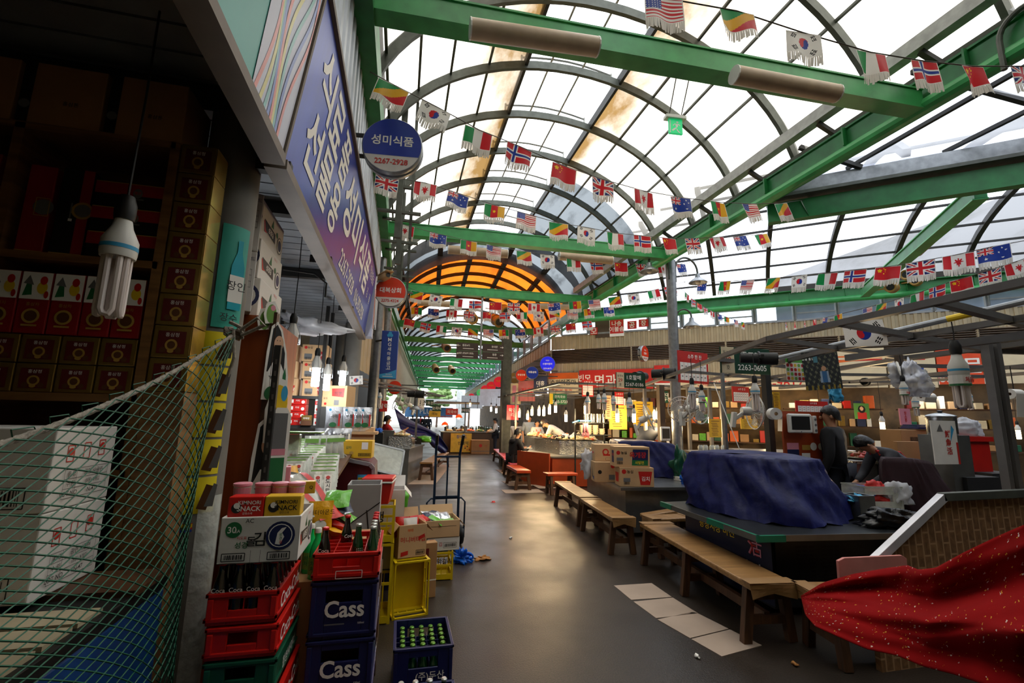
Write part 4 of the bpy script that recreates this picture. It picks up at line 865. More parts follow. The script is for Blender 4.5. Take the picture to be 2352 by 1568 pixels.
cg = 'bottles in the red crate on the navy stack'
for (i, j), w_ in {(0, 0): 'at the front corner nearest the white carton', (1, 4): 'alone in the back rows', (3, 3): 'fourth along the aisle side', (3, 4): 'fifth along the aisle side', (3, 5): 'last along the aisle side'}.items(): dup(COLA, gridpos(i, j), .5*i, 'red-capped cola bottle in the red crate, '+w_, cg)
cd_ = None
for (i, j), w_ in {(3, 0): 'front corner at the aisle side', (2, 1): 'inside the second row', (3, 1): 'second along the aisle side', (3, 2): 'third along the aisle side'}.items():
    lb = 'green cider bottle in the red crate, '+w_
    cd_ = bottle('cider', lb, gridpos(i, j), cg) if cd_ is None else cd_
    if cd_['label'] != lb: dup(cd_, gridpos(i, j), .4, lb)
# crates of capped beer bottles on the floor
def capped(label, loc, w, d, h, kind, nx, ny, zb, grp, cap_word, prints, rows=None):
    crate(label, loc, w, d, h, 'navy_plastic', prints, 0, None, (nx, ny), (.5, .2, .72)); s_ = None
    for j in range(ny):
        for i in range(nx):
            if rows and j < ny-rows: continue
            l_ = (loc[0]-w/2+.02+(w-.04)*(i+.5)/nx, loc[1]-d/2+.02+(d-.04)*(j+.5)/ny, zb); o_ = ('first', 'second', 'third', 'fourth', 'fifth', 'sixth')
            lb = '%s bottle in %s, %s row from the front, %s from the stack' % (cap_word, grp[0], o_[j], o_[i])
            if s_ is None: s_ = bottle(kind, lb, l_, grp[1])
            else: dup(s_, l_, label=lb)
capped('navy crate of green-capped bottles standing on the aisle floor', (.215, 3.2, 0), .345, .4, .3, 'beer', 5, 6, .03, ('the floor crate', 'bottles in the crate on the floor'), 'green-capped', {'F': [('t', '(주)두산', .12, -.02, .18, 'w', .02)], 'R': [('t', '두산', 0, 0, .2, 'w')]})
capped('navy crate of silver-capped bottles nearest the camera on the floor', (.2, 2.62, 0), .345, .4, .2, 'water', 4, 5, -.0, ('the nearest crate', 'bottles in the nearest crate'), 'silver-capped', None)
# cartons and crates behind
HB = {'F': [('t', '허니버터칩', 0, .05, .17, 'r', .02), ('t', '해태', -.1, .33, .1, 'o', .02), ('p', [(.2, .0), (.42, .1), (.42, .2), (.2, .12)], 'r'), ('p', [(-.4, -.45), (-.15, -.4), (-.15, -.28), (-.4, -.32)], 'r'), ('f', .28, -.36, .3, .14, 'k'), ('b', .28, -.36, .26, .08)], 'L': [('p', [(-.2, .0), (.3, .1), (.3, .3), (-.2, .2)], 'r')]}
def slat_crate(name, label, loc, w, d, h, mat, rz=0, mw=None, prints=None):
    t = thing(name, label, 'crate', loc, rz, mw=mw); b = B().mat(mat)
    for x in (-w/2+.01, w/2-.01):
        for y in (-d/2+.01, d/2-.01): b.box(x, y, 0, .022, .022, h)
    for z in (0, h*.48, h-.02):
        for y in (-d/2+.006, d/2-.006): b.box(0, y, z, w, .012, .02 if z else .06)
        for x in (-w/2+.006, w/2-.006): b.box(x, 0, z, .012, d, .02 if z else .06)
    b.box(0, 0, 0, w, d, .008)
    for k in range(1, 4): b.box(-w/2+w*k/4, -d/2+.004, 0, .008, .006, h*.5); b.box(-w/2+w*k/4, d/2-.004, 0, .008, .006, h*.5); b.box(w/2-.004, -d/2+d*k/4, 0, .006, .008, h*.5)
    b.build('body', t)
    if prints: p = B(); m, a, c = face('R', w, d, h); draw(p, m, a, c, prints, .004); m, a, c = face('F', w, d, h); draw(p, m, a, c, prints, .004); p.build('lettering', t)
    return t
q = W(936, 1416, Z=0)
slat_crate('plastic_crate', 'yellow slotted plastic crate standing on its end under the chip carton', None, .3, .44, .2, 'yellow_plastic', mw=TR(q.x-.02, q.y+.17, .22, rx=R(90), rz=R(12)))
pkg('chip_carton', 'open brown chip carton with red lettering on the yellow crate', 'carton', (q.x-.02, q.y+.2, .445), .25, .27, .27, 'kraft_light', HB, R(14), opened='flaps')
for i, (dx, dy, mt) in enumerate(((-.06, .02, 'film_red'), (.02, -.03, 'carton_white'), (.05, .05, 'film_red'))): pouch('chip_bag', ('red chip bag at the back of the open chip carton', 'cream chip bag at the front of the open chip carton', 'second red chip bag in the open chip carton')[i], (q.x-.02+dx, q.y+.2+dy, .55), .13, .2, .06, mt, [('t', '허니', 0, 0, .16, 'k')] if i == 1 else None, .3*i, .2, 'bags in the chip carton', 'chip bag', seed=i)
pkg('flat_carton', 'tall orange-brown flattened carton leaning behind the yellow crate', 'carton', (q.x+.17, q.y+.42, .0), .16, .1, .48, 'kraft', {'F': [('r', -.1, .1, .2, .6, 'maroon_print'), ('r', 0, -.18, 1.01, .02, 'w')]}, R(10))
q = W(1012, 1332, Z=0)
slat_crate('plastic_crate', 'small yellow plastic bottle crate on the floor beside the blue bag', (q.x, q.y+.16, 0), .24, .34, .27, 'yellow_plastic', prints=[('t', '생막걸리', 0, .18, .2, 'k', .03)])
pkg('laver_carton', 'white laver carton lying on the small yellow crate', 'carton', (q.x-.0, q.y+.2, .275), .34, .34, .13, 'carton_white', {'F': [('f', .2, -.1, .4, .4, 'k'), ('b', .2, -.1, .34, .24), ('t', '김', -.1, 0, .3, 'r'), ('p', [(-.45, .4), (-.3, .4), (-.36, .1)], 'r')], 'R': [('t', '성경김', 0, 0, .3, 'k')]}, R(6))
pkg('snack_carton', 'open brown carton filled with silver and green snack bags', 'carton', (q.x-.02, q.y+.2, .408), .37, .36, .17, 'kraft_light', {'F': [('r', 0, .15, .8, .02, 'k')]}, R(6), opened='flaps')
for i, (dx, dy, mt, w_) in enumerate(((-.12, -.06, 'film_navy', 'dark'), (-.02, -.06, 'film_silver', 'near silver'), (.09, -.05, 'film_silver', 'aisle-side silver'), (-.06, .07, 'film_silver', 'back silver'), (.05, .1, 'film_navy', 'back dark'), (-.09, -.13, 'film_red', 'red'), (.03, -.14, 'film_green', 'green'), (.12, .08, 'film_silver', 'far silver'))): pouch('snack_bag', w_+' snack bag lying in the open brown carton', (q.x-.02+dx, q.y+.2+dy, .53), .13, .17, .04, mt, [('r', 0, -.4, 1, .2, 'l'), ('t', '김', 0, .1, .2, 'k')] if mt == 'film_silver' else None, .2*i, R(62), 'bags in the snack carton', 'snack bag', seed=i)
# hand truck
M('truck_blue', '12283f', .4, .3)
q = W(1012, 1262, Z=0); t = thing('hand_truck', 'dark blue two-wheeled hand truck standing behind the cartons', 'hand truck', (q.x+.06, q.y+.1, 0), R(4))
for s in (-1, 1):
    B().mat('truck_blue').tube([(s*.16, 0, .05), (s*.16, .04, 1.15), (s*.165, -.0, 1.24), (s*.17, -.06, 1.34)], .017, 8).build('rail', t); B().mat('black').tube([(s*.167, -.03, 1.29), (s*.175, -.1, 1.42)], .021, 10).build('grip', t)
    b = B().mat('black').lathe([(.115, -.025), (.125, 0), (.115, .025)], 20, TR(s*.22, .1, .125, ry=PI/2)); w_ = b.build('wheel', t, smooth=True); B().mat('galvan').lathe([(.05, -.03), (.05, .03)], 12, TR(s*.22, .1, .125, ry=PI/2)).build('hub', w_)
for z in (.25, .62, 1.13): B().mat('truck_blue').bar((-.16, .02, z), (.16, .02, z), .025).build('crossbar', t)
B().mat('truck_blue').bar((0, .02, .25), (0, .03, 1.13), .02).build('centre_bar', t); B().mat('truck_blue').box(0, -.12, .02, .34, .24, .012).build('toe_plate', t)
B().mat('truck_blue').tube([(-.25, .04, .1), (-.25, .03, .55), (-.2, .03, .6), (.2, .03, .6), (.25, .03, .55), (.25, .04, .1)], .012, 8).build('wheel_guard', t)
def crumple(name, label, cat, c, r, mat, seed=0, flat=.5, kind=None, amp=.3, group=None, n=44, rz=0):
    """a crumpled bag or heap: a ball pushed in and out and set flat on what is below it"""
    rnd = random.Random(seed); fs = [(Vector((rnd.gauss(0, 1), rnd.gauss(0, 1), rnd.gauss(0, 1)))*rnd.choice((1.6, 2.6, 4)), rnd.uniform(0, 6)) for _ in range(9)]
    b = B().mat(mat)
    def f(u, v):
        a = 2*PI*u; t_ = -PI/2+PI*v; d = Vector((math.cos(t_)*math.cos(a), math.cos(t_)*math.sin(a), math.sin(t_))); k = 1+amp*sum((math.sin(w_.dot(d)+p_) if i_ < 4 else .9-1.8*abs(math.sin(w_.dot(d)*1.3+p_)))/(1.2+.3*w_.length) for i_, (w_, p_) in enumerate(fs))
        z = d.z*k*r[2]; return (d.x*k*r[0], d.y*k*r[1], max(z, -flat*r[2])+flat*r[2])
    b.grid(f, n, n//2); o = b.build(name, smooth='all'); o.location = c; o.rotation_euler = (0, 0, rz); return tag(o, label, cat, group)
M('bag_blue', '1673e0', .35, 0, .15, 9, .3, trans=.3); M('bag_white', 'd9dade', .35, 0, .08, 9, .3, trans=.35); M('bag_black', '0b0c0e', .28, 0, .2, 9, .5); M('paper_brown', 'a56f35', .8)
q = W(1058, 1292, Z=0); t = thing('plastic_bag', 'crumpled bright blue plastic bag on the aisle floor', 'plastic bag', (q.x, q.y, 0)); o = crumple('bag_body', '', '', (0, 0, 0), (.13, .11, .12), 'bag_blue', 3, .4, amp=.45); o.parent = t
for k in ('label', 'category'): del o[k]
B().mat('bag_blue').tube([(.08+.06*math.cos(a*.5), -.02, .05+.06*math.sin(a*.5)) for a in range(13)], .012, 6, False).build('handle', t)
q = W(1105, 1285, Z=0); crumple('paper_scrap', 'crumpled brown paper scrap beside the blue bag', 'paper', (q.x, q.y, 0), (.09, .05, .035), 'paper_brown', 5, .5, amp=.5)
for i, (px, py, mt, lb) in enumerate(((1132, 1153, 'ink_red', 'red and white wrapper lying in the middle of the aisle'), (1172, 1236, 'ink_white', 'tiny white paper scrap in the middle of the aisle'), (1603, 1512, 'ink_white', 'white bottle cap on the asphalt near the cardboard'), (1828, 1528, 'paper_brown', 'brown crumpled scrap under the near bench'))): q = W(px, py, Z=0); crumple('litter', lb, 'litter', (q.x, q.y, 0), (.05 if i == 0 else .02, .025 if i != 3 else .03, .014), mt, i+9, .5, amp=.5, n=14)
# display table that carries the snacks; goods lean along it
TZ = lambda y: 1.12+.085*(y-2.5)
t = thing('display_table', 'sloping display table hidden under the snack packets', 'table', (0, 0, 0))
b = B().mat('wood_dark'); b.add([(-.95, 2.45, TZ(2.45)-.03), (-.42, 2.45, TZ(2.45)-.03), (-.42, 4.6, TZ(4.6)-.03), (-.95, 4.6, TZ(4.6)-.03), (-.95, 2.45, TZ(2.45)), (-.42, 2.45, TZ(2.45)), (-.42, 4.6, TZ(4.6)), (-.95, 4.6, TZ(4.6))], [(0, 3, 2, 1), (4, 5, 6, 7), (0, 1, 5, 4), (1, 2, 6, 5), (2, 3, 7, 6), (3, 0, 4, 7)]); b.build('top', t)
for x in (-.92, -.45):
    for y in (2.5, 4.55): B().mat('wood_dark').box(x, y, 0, .04, .04, TZ(y)-.03).build('leg', t)
SP = [('r', -.18, -.05, .28, .75, 'w'), ('r', .2, -.05, .28, .75, 'w'), ('v', '성경김', -.18, -.05, .13, 'k'), ('v', '도시락', .2, -.05, .13, 'k'), ('d', -.18, .22, .06, 'r'), ('d', .2, .22, .06, 'r'), ('r', 0, .46, .9, .05, 'l')]
sg_ = 'clear seaweed packets ranked on the display table'; src = None; k = 0
for row, (y0, y1, xa, n) in enumerate(((2.95, 3.55, -.52, 6), (3.3, 3.95, -.66, 7), (3.75, 4.35, -.8, 6))):
    for i in range(n):
        f = i/(n-1); y = y0+(y1-y0)*f; x = xa+.04*f+.1*(1-f)*(row == 0)
        lb = 'clear seaweed snack packet, %s rank from the aisle, %s from the front' % (('first', 'second', 'third')[row], ('first', 'second', 'third', 'fourth', 'fifth', 'sixth', 'seventh')[i])
        m = TR(x, y, TZ(y)-.01) @ Matrix.Rotation(R(12+random.uniform(-5, 5)), 4, 'Z') @ Matrix.Rotation(R(-38), 4, 'X')
        if src is None: src = pouch('seaweed_packet', lb, (0, 0, 0), .15, .2, .04, 'film_clear', SP, group=sg_, mw=m)
        else: dup(src, mw=m, label=lb)
yl = None
for i in range(4):
    y = 2.75+.09*i; m = TR(-.66+.03*i, y, TZ(y)) @ Matrix.Rotation(R(35), 4, 'Z') @ Matrix.Rotation(R(-40), 4, 'X'); lb = 'yellow laver snack bag leaning on the table, %s from the front' % ('first', 'second', 'third', 'fourth')[i]
    if yl is None: yl = pouch('snack_bag', lb, (0, 0, 0), .1, .22, .03, 'film_yellow', [('p', [(-.3, -.4), (.3, -.4), (.35, .2), (-.3, .3)], 'k'), ('d', 0, -.1, .12, 'w', .08), ('t', 'SNACK', 0, .1, .06, 'y', .03)], group='yellow snack bags on the display table', mw=m)
    else: dup(yl, mw=m, label=lb)
for i in range(2):
    a = W(790, 1085+40*i, Y=3.0-.2*i) if False else None
    p0 = Vector((-.6-.06*i, 2.98-.2*i, TZ(2.9)+.15-.02*i)); p1 = Vector((-.4, 2.72-.14*i, TZ(2.6)+.03-.02*i)); t = thing('noodle_pack', ('upper', 'lower')[i]+' long clear pack with a bright red strip sloping to the aisle', 'food pack', group='long packs with red strips'); m = basis((p0+p1)/2, p1-p0, (0, 1, .35)); L_ = (p1-p0).length
    b = B().mat('film_clear'); b.grid(lambda u, v: ((u-.5)*L_, (v-.5)*.15, .03*math.sin(PI*u)**.5*math.sin(PI*v)**.5+.004*math.sin(20*u+9*v)), 14, 6); b.grid(lambda u, v: ((.5-u)*L_, (v-.5)*.15, -.012), 4, 2); o = b.build('body', t, smooth='all'); o.matrix_world = m
    b = B().mat('ink_red'); b.grid(lambda u, v: ((u-.5)*L_, .03+v*.035, .034*math.sin(PI*u)**.5+.002), 12, 1); o = b.build('red_strip', t); o.matrix_world = m
for i, (px, py, y, w, h, mt, pr, lb) in enumerate((
    (612, 1010, 3.1, .09, .09, 'red_plastic', [('f', .2, -.1, .4, .3, 'w')], 'red roof-topped box beside the slotted post'), (612, 1050, 2.9, .07, .1, 'red_plastic', [('t', '맛', 0, 0, .3, 'w')], 'red tea carton standing beside the steel post'), (635, 1062, 2.85, .06, .13, 'red_box', [('t', '초', 0, .2, .2, 'w')], 'crimson carton in front of the clear bags'),
    (610, 1098, 2.72, .075, .12, 'yellow_box', [('t', 'Q', .1, .2, .18, 'k'), ('r', 0, -.3, 1, .3, 'w')], 'yellow and white carton at the foot of the steel post'), (700, 1118, 2.6, .1, .06, 'yellow_box', [('r', -.3, 0, .4, 1, 'w'), ('t', 'Q', .3, 0, .3, 'k')], 'yellow and white box tilted on the snack bags'), (655, 1095, 2.75, .05, .11, 'ink_pink', None, 'pale pink box leaning among the snack bags'))):
    p = at(px, py, y); pkg('tea_carton', lb, 'box', (p.x, p.y, max(TZ(y), p.z-h/2)), w, .05, h, mt, {'F': pr} if pr else None, R(10))
for i in range(5): p = at(608+18*i, 1110, 2.66); pouch('candy_bag', 'small orange foil candy bag behind the pink cups, %s from the post' % ('first', 'second', 'third', 'fourth', 'fifth')[i], (p.x, 2.66, TZ(2.66)), .045, .1, .025, 'film_yellow', None, .3*i, .2, 'orange candy bags', 'candy bag', seed=i+4)
t = thing('clear_basket', 'clear packets under a lime green tray by the steel post', 'basket', at(650, 1050, 3.6)); B().mat('ink_lime').prism([(-.2, -.05), (.25, -.09), (.25, .09), (-.2, .09)], .01, z=.17).build('tray', t); B().mat('film_clear').box(0, .02, -.12, .2, .1, .28).build('packets', t, bevel=.01); B().mat('maroon_print').box(.02, -.04, -.12, .03, .01, .28).build('strip', t)
for i in range(5): p = at(715+16*i, 1035, 4.1+.05*i); pouch('clear_bag', 'clear pale green bag behind the seaweed packets, %s from the post' % ('first', 'second', 'third', 'fourth', 'fifth')[i], (p.x, p.y, TZ(4.1)), .13, .22, .06, 'film_clear', [('r', 0, .3, .8, .15, 'l')], .2*i, .15, 'clear bags at the back of the table', 'food bag', seed=i)
# bottles and packs between the carton and the navy stack
for i, (px, lb) in enumerate(((728, 'bright green soju bottle between the white carton and the navy crates'), (712, 'second green soju bottle half hidden by the white carton'))): p = at(px, 1262, 2.42+.09*i); bottle('soju', lb, (p.x, p.y, .9))
stand = B().mat('kraft'); stand.box(-.42, 2.62, 0, .16, .5, .9); tag(stand.build('cardboard_stand'), 'brown cardboard stand carrying the green soju bottles', 'stand')
p = at(735, 1200, 2.6); pouch('almond_bag', 'yellow almond snack bag standing behind the laver carton', (p.x, 2.6, 1.02), .12, .19, .05, 'film_yellow', [('t', '버터아몬드', .05, .22, .13, 'k', .02), ('d', 0, -.1, .16, 'w', .12), ('d', .15, -.25, .1, 'd', .1)], R(10), .1, None, 'snack bag', seed=8)
for i, (px, py, y, mt) in enumerate(((770, 1165, 2.7, 'film_green'), (782, 1178, 2.7, 'film_navy'), (765, 1190, 2.62, 'film_red'), (795, 1180, 2.75, 'film_silver'), (812, 1195, 2.8, 'film_green'), (770, 1215, 2.72, 'film_yellow'), (800, 1215, 2.78, 'film_red'), (790, 1232, 2.72, 'film_yellow'))):
    p = at(px, py, y); m = TR(p.x, p.y, p.z) @ Matrix.Rotation(R(20*i), 4, 'Z') @ Matrix.Rotation(R(-65), 4, 'X'); pouch('snack_bag', '%s snack bag in the heap behind the bottles, %s from the top' % (('green', 'dark', 'red', 'silver', 'lime', 'yellow', 'scarlet', 'amber')[i], ('first', 'second', 'third', 'fourth', 'fifth', 'sixth', 'seventh', 'eighth')[i]), (0, 0, 0), .14, .16, .05, mt, None, group='snack bags heaped behind the bottles', mw=m, seed=i)
b = B().mat('kraft'); p = at(785, 1240, 2.75); b.box(p.x+.02, 2.82, 0, .26, .5, p.z-.02); tag(b.build('cardboard_stand'), 'brown carton stand carrying the heap of snack bags', 'stand')
p = at(828, 1232, 3.35); pkg('tall_carton', 'grey white open carton tied with black string before the red cooler', 'carton', (p.x, 3.5, .62), .22, .24, p.z+.33-.62, 'carton_grey', {'F': [('f', -.2, -.3, .12, .08, 'r'), ('f', .05, -.3, .12, .08, 'r'), ('f', .28, -.3, .12, .08, 'r'), ('p', [(-.5, .0), (.5, .28), (.5, .295), (-.5, .015)], 'k'), ('p', [(.1, .2), (.14, .2), (.25, -.1), (.22, -.1)], 'k')]}, opened=True); b = B().mat('wood_dark'); b.box(p.x, 3.5, 0, .3, .3, .62); tag(b.build('low_stand'), 'dark wooden stand under the grey white carton', 'stand')
p = at(866, 1160, 4.1); t = thing('cooler_box', 'red picnic cooler with a white rimmed lid on the yellow crate', 'cooler', (p.x, 4.25, p.z), R(-6)); b = B().mat('red_plastic'); b.add([(-.1, -.11, 0), (.1, -.11, 0), (.1, .11, 0), (-.1, .11, 0), (-.125, -.13, .17), (.125, -.13, .17), (.125, .13, .17), (-.125, .13, .17)], [(0, 3, 2, 1), (4, 5, 6, 7), (0, 1, 5, 4), (1, 2, 6, 5), (2, 3, 7, 6), (3, 0, 4, 7)]); b.build('body', t, bevel=.008); B().mat('white_plastic').box(0, 0, .17, .262, .275, .015).build('rim', t, bevel=.004); B().mat('red_plastic').box(0, 0, .185, .255, .265, .03).build('lid', t, bevel=.01); B().mat('red_plastic').box(.0, -.128, .05, .05, .03, .12).build('handle', t, bevel=.005)
slat_crate('plastic_crate', 'yellow plastic crate under the red cooler', (p.x+.02, 4.25, p.z-.3), .26, .3, .295, 'yellow_plastic', prints=[('t', '생', 0, .2, .3, 'k', .03)]); slat_crate('plastic_crate', 'lower yellow plastic crate on the floor under the red cooler', (p.x+.02, 4.25, 0), .27, .31, p.z-.305, 'yellow_plastic')
pkg('open_carton', 'open white-lined carton behind the red cooler', 'carton', (p.x+.06, 4.62, .3), .34, .28, .68, 'carton_white', {'F': [('r', 0, 0, .9, .02, 'e')]}, opened='flaps')
p = at(905, 1150, 4.9)
for i in range(2): crumple('net_bag', ('lower', 'upper')[i]+' lime green bundle beside the open white carton', 'bag', (p.x, 5.0, .42+.27*i), (.12, .14, .14), 'film_green', 20+i, .9, amp=.2, group='lime green bundles by the carton')
b = B().mat('navy_plastic'); b.box(p.x-.02, 5.0, 0, .26, .32, .42); tag(b.build('navy_bin'), 'navy bin under the lime green bundles', 'bin')
# maroon deli case with goods on top
M('case_maroon', '5a1720', .4); M('case_grey', '84868a', .35, .3)
prof = [(718, 1040), (782, 1040), (802, 1056), (850, 1066), (858, 1075), (858, 1140)]
pp = [at(x, y, 4.45) for x, y in prof]; q = [(v.x, v.z) for v in pp]
t = thing('deli_case', 'maroon deli case with a grey curved edge behind the snacks', 'display case', (0, 0, 0)); mm = basis((0, 4.45, 0), (1, 0, 0), (0, 0, 1))
B().mat('case_maroon').prism([(q[0][0], 0), (q[-1][0], 0)]+q[::-1], -.75, mm).build('body', t); b = B().mat('case_grey')
for a, c in zip(q[:-1], q[1:]): b.bar((a[0], 4.44, a[1]), (c[0], 4.44, c[1]), .03, .05, up=(0, 1, 0))
b.build('edge', t); b = B(); draw(b, basis((at(832, 1100, 4.4).x, 4.435, at(832, 1100, 4.4).z), (1, 0, 0), (0, 0, 1)), .09, .07, [('r', 0, 0, 1, 1, 's'), ('r', 0, 0, .9, .3, 'y'), ('t', '2268-4290', 0, 0, .2, 'k')]); draw(b, basis((at(752, 1053, 4.4).x, 4.43, at(752, 1053, 4.4).z), (1, 0, 0), (0, 0, 1)), .17, .1, [('r', 0, 0, 1, 1, 'w'), ('t', '맛있는 고춧가루', 0, 0, .3, 'r')]); b.build('notice', t)
p = at(757, 1033, 4.6); pkg('olive_tray', 'olive cardboard tray of silver seaweed bags on the deli case', 'tray', (p.x, 4.75, p.z-.0), .3, .2, .075, 'gold_box', opened=True, prints={'F': [('r', 0, -.46, 1, .04, 'd')]})
for i in range(4): pouch('seaweed_bag', 'silver seaweed bag in the olive tray, %s from the post' % ('first', 'second', 'third', 'fourth')[i], (p.x-.11+.072*i, 4.74+.02*(i % 2), p.z+.015), .13, .18, .06, 'film_silver', [('t', '완도김', 0, .15, .14, 'k', .02), ('d', 0, -.2, .1, 'g', .06), ('r', .3, -.05, .12, .5, 'w')], .12*i-.2, .1, 'silver seaweed bags', 'seaweed bag', seed=i)
p = at(820, 1058, 4.5); pkg('cracker_pack', 'yellow multipack of crackers standing on the deli case', 'food pack', (p.x, 4.62, p.z+.02), .26, .16, .16, 'yellow_box', {'F': [('f', .25, -.3, .42, .16, 'k'), ('b', .25, -.3, .38, .1), ('t', '감자', -.3, .1, .16, 'g'), ('r', .25, .2, .22, .4, 'w'), ('d', -.2, -.2, .12, 'd', .09)]}, R(-5))
b = B().mat('kraft_light'); b.box(at(825, 1000, 5.2).x, 5.25, at(825, 1025, 5.2).z, .3, .3, .2); tag(b.build('brown_carton'), 'plain brown carton behind the yellow cracker pack', 'carton')
b = B().mat('kraft_light'); p = at(850, 990, 5.15); b.box(p.x-.13, 5.2, p.z-.03, .42, .32, .025); tag(b.build('board_shelf'), 'brown board carrying the upright silver seaweed bags', 'shelf')
for i, px in enumerate((765, 800, 822, 838)): pouch('seaweed_bag', 'upright silver seaweed bag on the brown board, %s from the post' % ('first', 'second', 'third', 'fourth')[i], (at(px, 985, 5.1).x, 5.1, p.z), .17 if i == 0 else .13, .25, .07, 'film_silver', [('t', '파래김', .1, .1, .14, 'k', .02), ('d', -.05, -.25, .14, 'g', .1), ('d', -.25, .36, .05, 's'), ('r', .3, -.05, .1, .5, 'r')], .15, .05, 'silver seaweed bags', 'seaweed bag', seed=i+3)
# black metal rack with noodle cartons and tea boxes
RY = 6.0; t = thing('metal_rack', 'black slotted metal rack of cartons at the back of the left shop', 'rack', (0, 0, 0)); xa, xb = at(612, 900, RY).x, at(737, 900, RY).x
zs = [at(670, y, RY).z for y in (976, 908)]
for x in (xa, xb):
    for y in (RY, RY+.4): B().mat('dark_steel').box(x, y, 0, .04, .04, 3.0).build('post', t)
for z in zs+[.6]: B().mat('dark_steel').box((xa+xb)/2, RY+.2, z-.035, xb-xa, .42, .035).build('rack_shelf', t)
NC = {'F': [('d', -.36, .32, .09, 'r', .09), ('t', '농심', -.2, .32, .14, 'k', .02), ('p', [(.12, -.4), (.36, -.4), (.42, .1), (.06, .1)], 'r'), ('t', '새우탕', .24, -.12, .17, 'w', .02), ('r', -.25, -.2, .3, .3, 'e'), ('b', -.25, -.33, .26, .16)]}
src = None
for i in range(2):
    for k in range(3):
        loc = (xa+.17+.36*i-.02*k, RY+.2, zs[1]+.215*k); lb = 'brown noodle carton on the black rack, %s of the %s stack' % (('bottom', 'middle', 'top')[k], ('near', 'far')[i])
        if src is None: src = pkg('noodle_carton', lb, 'carton', loc, .3, .3, .21, 'kraft_light', NC, group='noodle cartons on the black rack')
        else: dup(src, loc, label=lb)
def boxstack(x, n, mat, pr, w, h, nm, wd):
    s_ = None
    for k in range(n):
        loc = (x, RY+.1, zs[0]+h*k); lb = '%s on the black rack, %s from the bottom' % (wd, ('first', 'second', 'third', 'fourth')[k])
        if s_ is None: s_ = pkg(nm, lb, 'box', loc, w, .16, h-.003, mat, pr, group=wd+' stack')
        else: dup(s_, loc, label=lb)
boxstack(xa+.17, 4, 'yellow_box', {'F': [('t', '모카', -.1, .1, .3, 'k', .02), ('d', .25, -.1, .25, 'w', .25), ('r', -.4, 0, .12, .8, 'w')]}, .17, .082, 'coffee_box', 'yellow coffee box')
boxstack(xa+.36, 4, 'red_plastic', {'F': [('t', '커피', -.05, .1, .3, 'w', .02), ('d', .3, -.1, .25, 'w', .25), ('r', -.38, 0, .16, .5, 'w')]}, .18, .082, 'coffee_box', 'red coffee box')
boxstack(xa+.6, 2, 'carton_white', {'F': [('r', 0, .2, 1, .3, 'r'), ('t', '오미자', 0, .2, .16, 'w'), ('d', .15, -.2, .2, 'r', .13), ('d', -.2, -.3, .1, 'r', .1)]}, .1, .16, 'tea_box', 'white and red tea box by the coffee')
boxstack(xa+.71, 2, 'carton_white', {'F': [('r', 0, .2, 1, .3, 'r'), ('t', '대추차', 0, .2, .16, 'w'), ('d', .1, -.2, .2, 'r', .13), ('d', -.25, -.3, .1, 'r', .1)]}, .1, .16, 'tea_box', 'white and red tea box near the post')
pkg('gold_tea_box', 'gold and brown tea box before the red coffee boxes', 'box', (xa+.48, RY-.02, zs[0]), .11, .08, .12, 'gold_box', {'F': [('r', 0, -.25, 1, .5, 'm'), ('t', '쌍화탕', 0, .2, .2, 'w')]})
p = at(772, 934, 5.9); pkg('noodle_carton', 'large brown noodle carton with a red can print beyond the rack', 'carton', (p.x, 6.1, p.z), .3, .3, .26, 'kraft_light', {'F': [('p', [(-.1, .0), (.38, -.05), (.4, .38), (-.12, .35)], 'r'), ('t', '짬뽕', .15, .12, .2, 'k', .03), ('r', .1, -.3, .2, .24, 'e'), ('d', -.35, -.36, .06, 'r'), ('t', '농심', -.36, -.1, .1, 'k')]}, R(-14)); b = B().mat('dark_steel'); b.box(p.x, 6.12, 0, .36, .36, p.z); tag(b.build('black_bin'), 'black bin under the large noodle carton', 'bin')
crumple('plastic_bundle', 'bundle of white plastic bags hanging under the awning', 'plastic bag', at(690, 745, 5.0)-Vector((0, 0, .1)), (.3, .2, .1), 'bag_white', 31, .9, amp=.4)
# lit bulbs under the awning
for i, (px, py, y, s, cord) in enumerate(((670, 778, 3.9, 1.25, .95), (727, 845, 5.0, 1.25, 1.0), (752, 860, 5.6, 1.2, 1.0), (788, 852, 7.0, 1.4, .85))): p = at(px, py, y); cfl('bright white caged bulb under the awning, %s from the front' % ('first', 'second', 'third', 'fourth')[i], p, 1, s, max(.3, 3.16-p.z-.16*s), 'lit_white', True, 'bright bulbs under the left awning', None, energy=9, lcol=(.95, .97, 1))
b = B().mat('cord'); b.tube([(-.95, 3.7, 2.75), (-.75, 3.85, 2.78), (-.66, 3.9, 2.72), (-.66, 3.9, 2.6)], .008, 6); tag(b.build('cable'), 'black cable looping from the cartons to the first bright bulb', 'cable')
# ================================================================ bunting
M('flag_cloth', 'ffffff', .5, attr=True, trans=.42); M('fringe', 'd8d4cc', .5, 0, .05, trans=.4)
RD, WH, BL, GN, YL, SB_ = 'c8202a', 'e9e7e2', '1f3a93', '0f8a45', 'e0a81a', '16296e'
def inpoly_star(u, v, cx, cy, r, asp, n=5):
    x, y = (u-cx)*asp, v-cy; d = math.hypot(x, y)
    if d > r: return False
    a = (math.atan2(x, y) % (2*PI/n)); a = min(a, 2*PI/n-a); return d*math.cos(a) < r*(.42+.58*max(0, 1-a/(PI/n))**1.4)
def union(u, v):
    x, y = u-.5, v-.5; d1, d2 = abs(x-y)/1.41, abs(x+y)/1.41
    if abs(x) < .07 or abs(y) < .1: return RD
    if abs(x) < .12 or abs(y) < .17: return WH
    if min(d1, d2) < .035: return RD
    if min(d1, d2) < .09: return WH
    return SB_
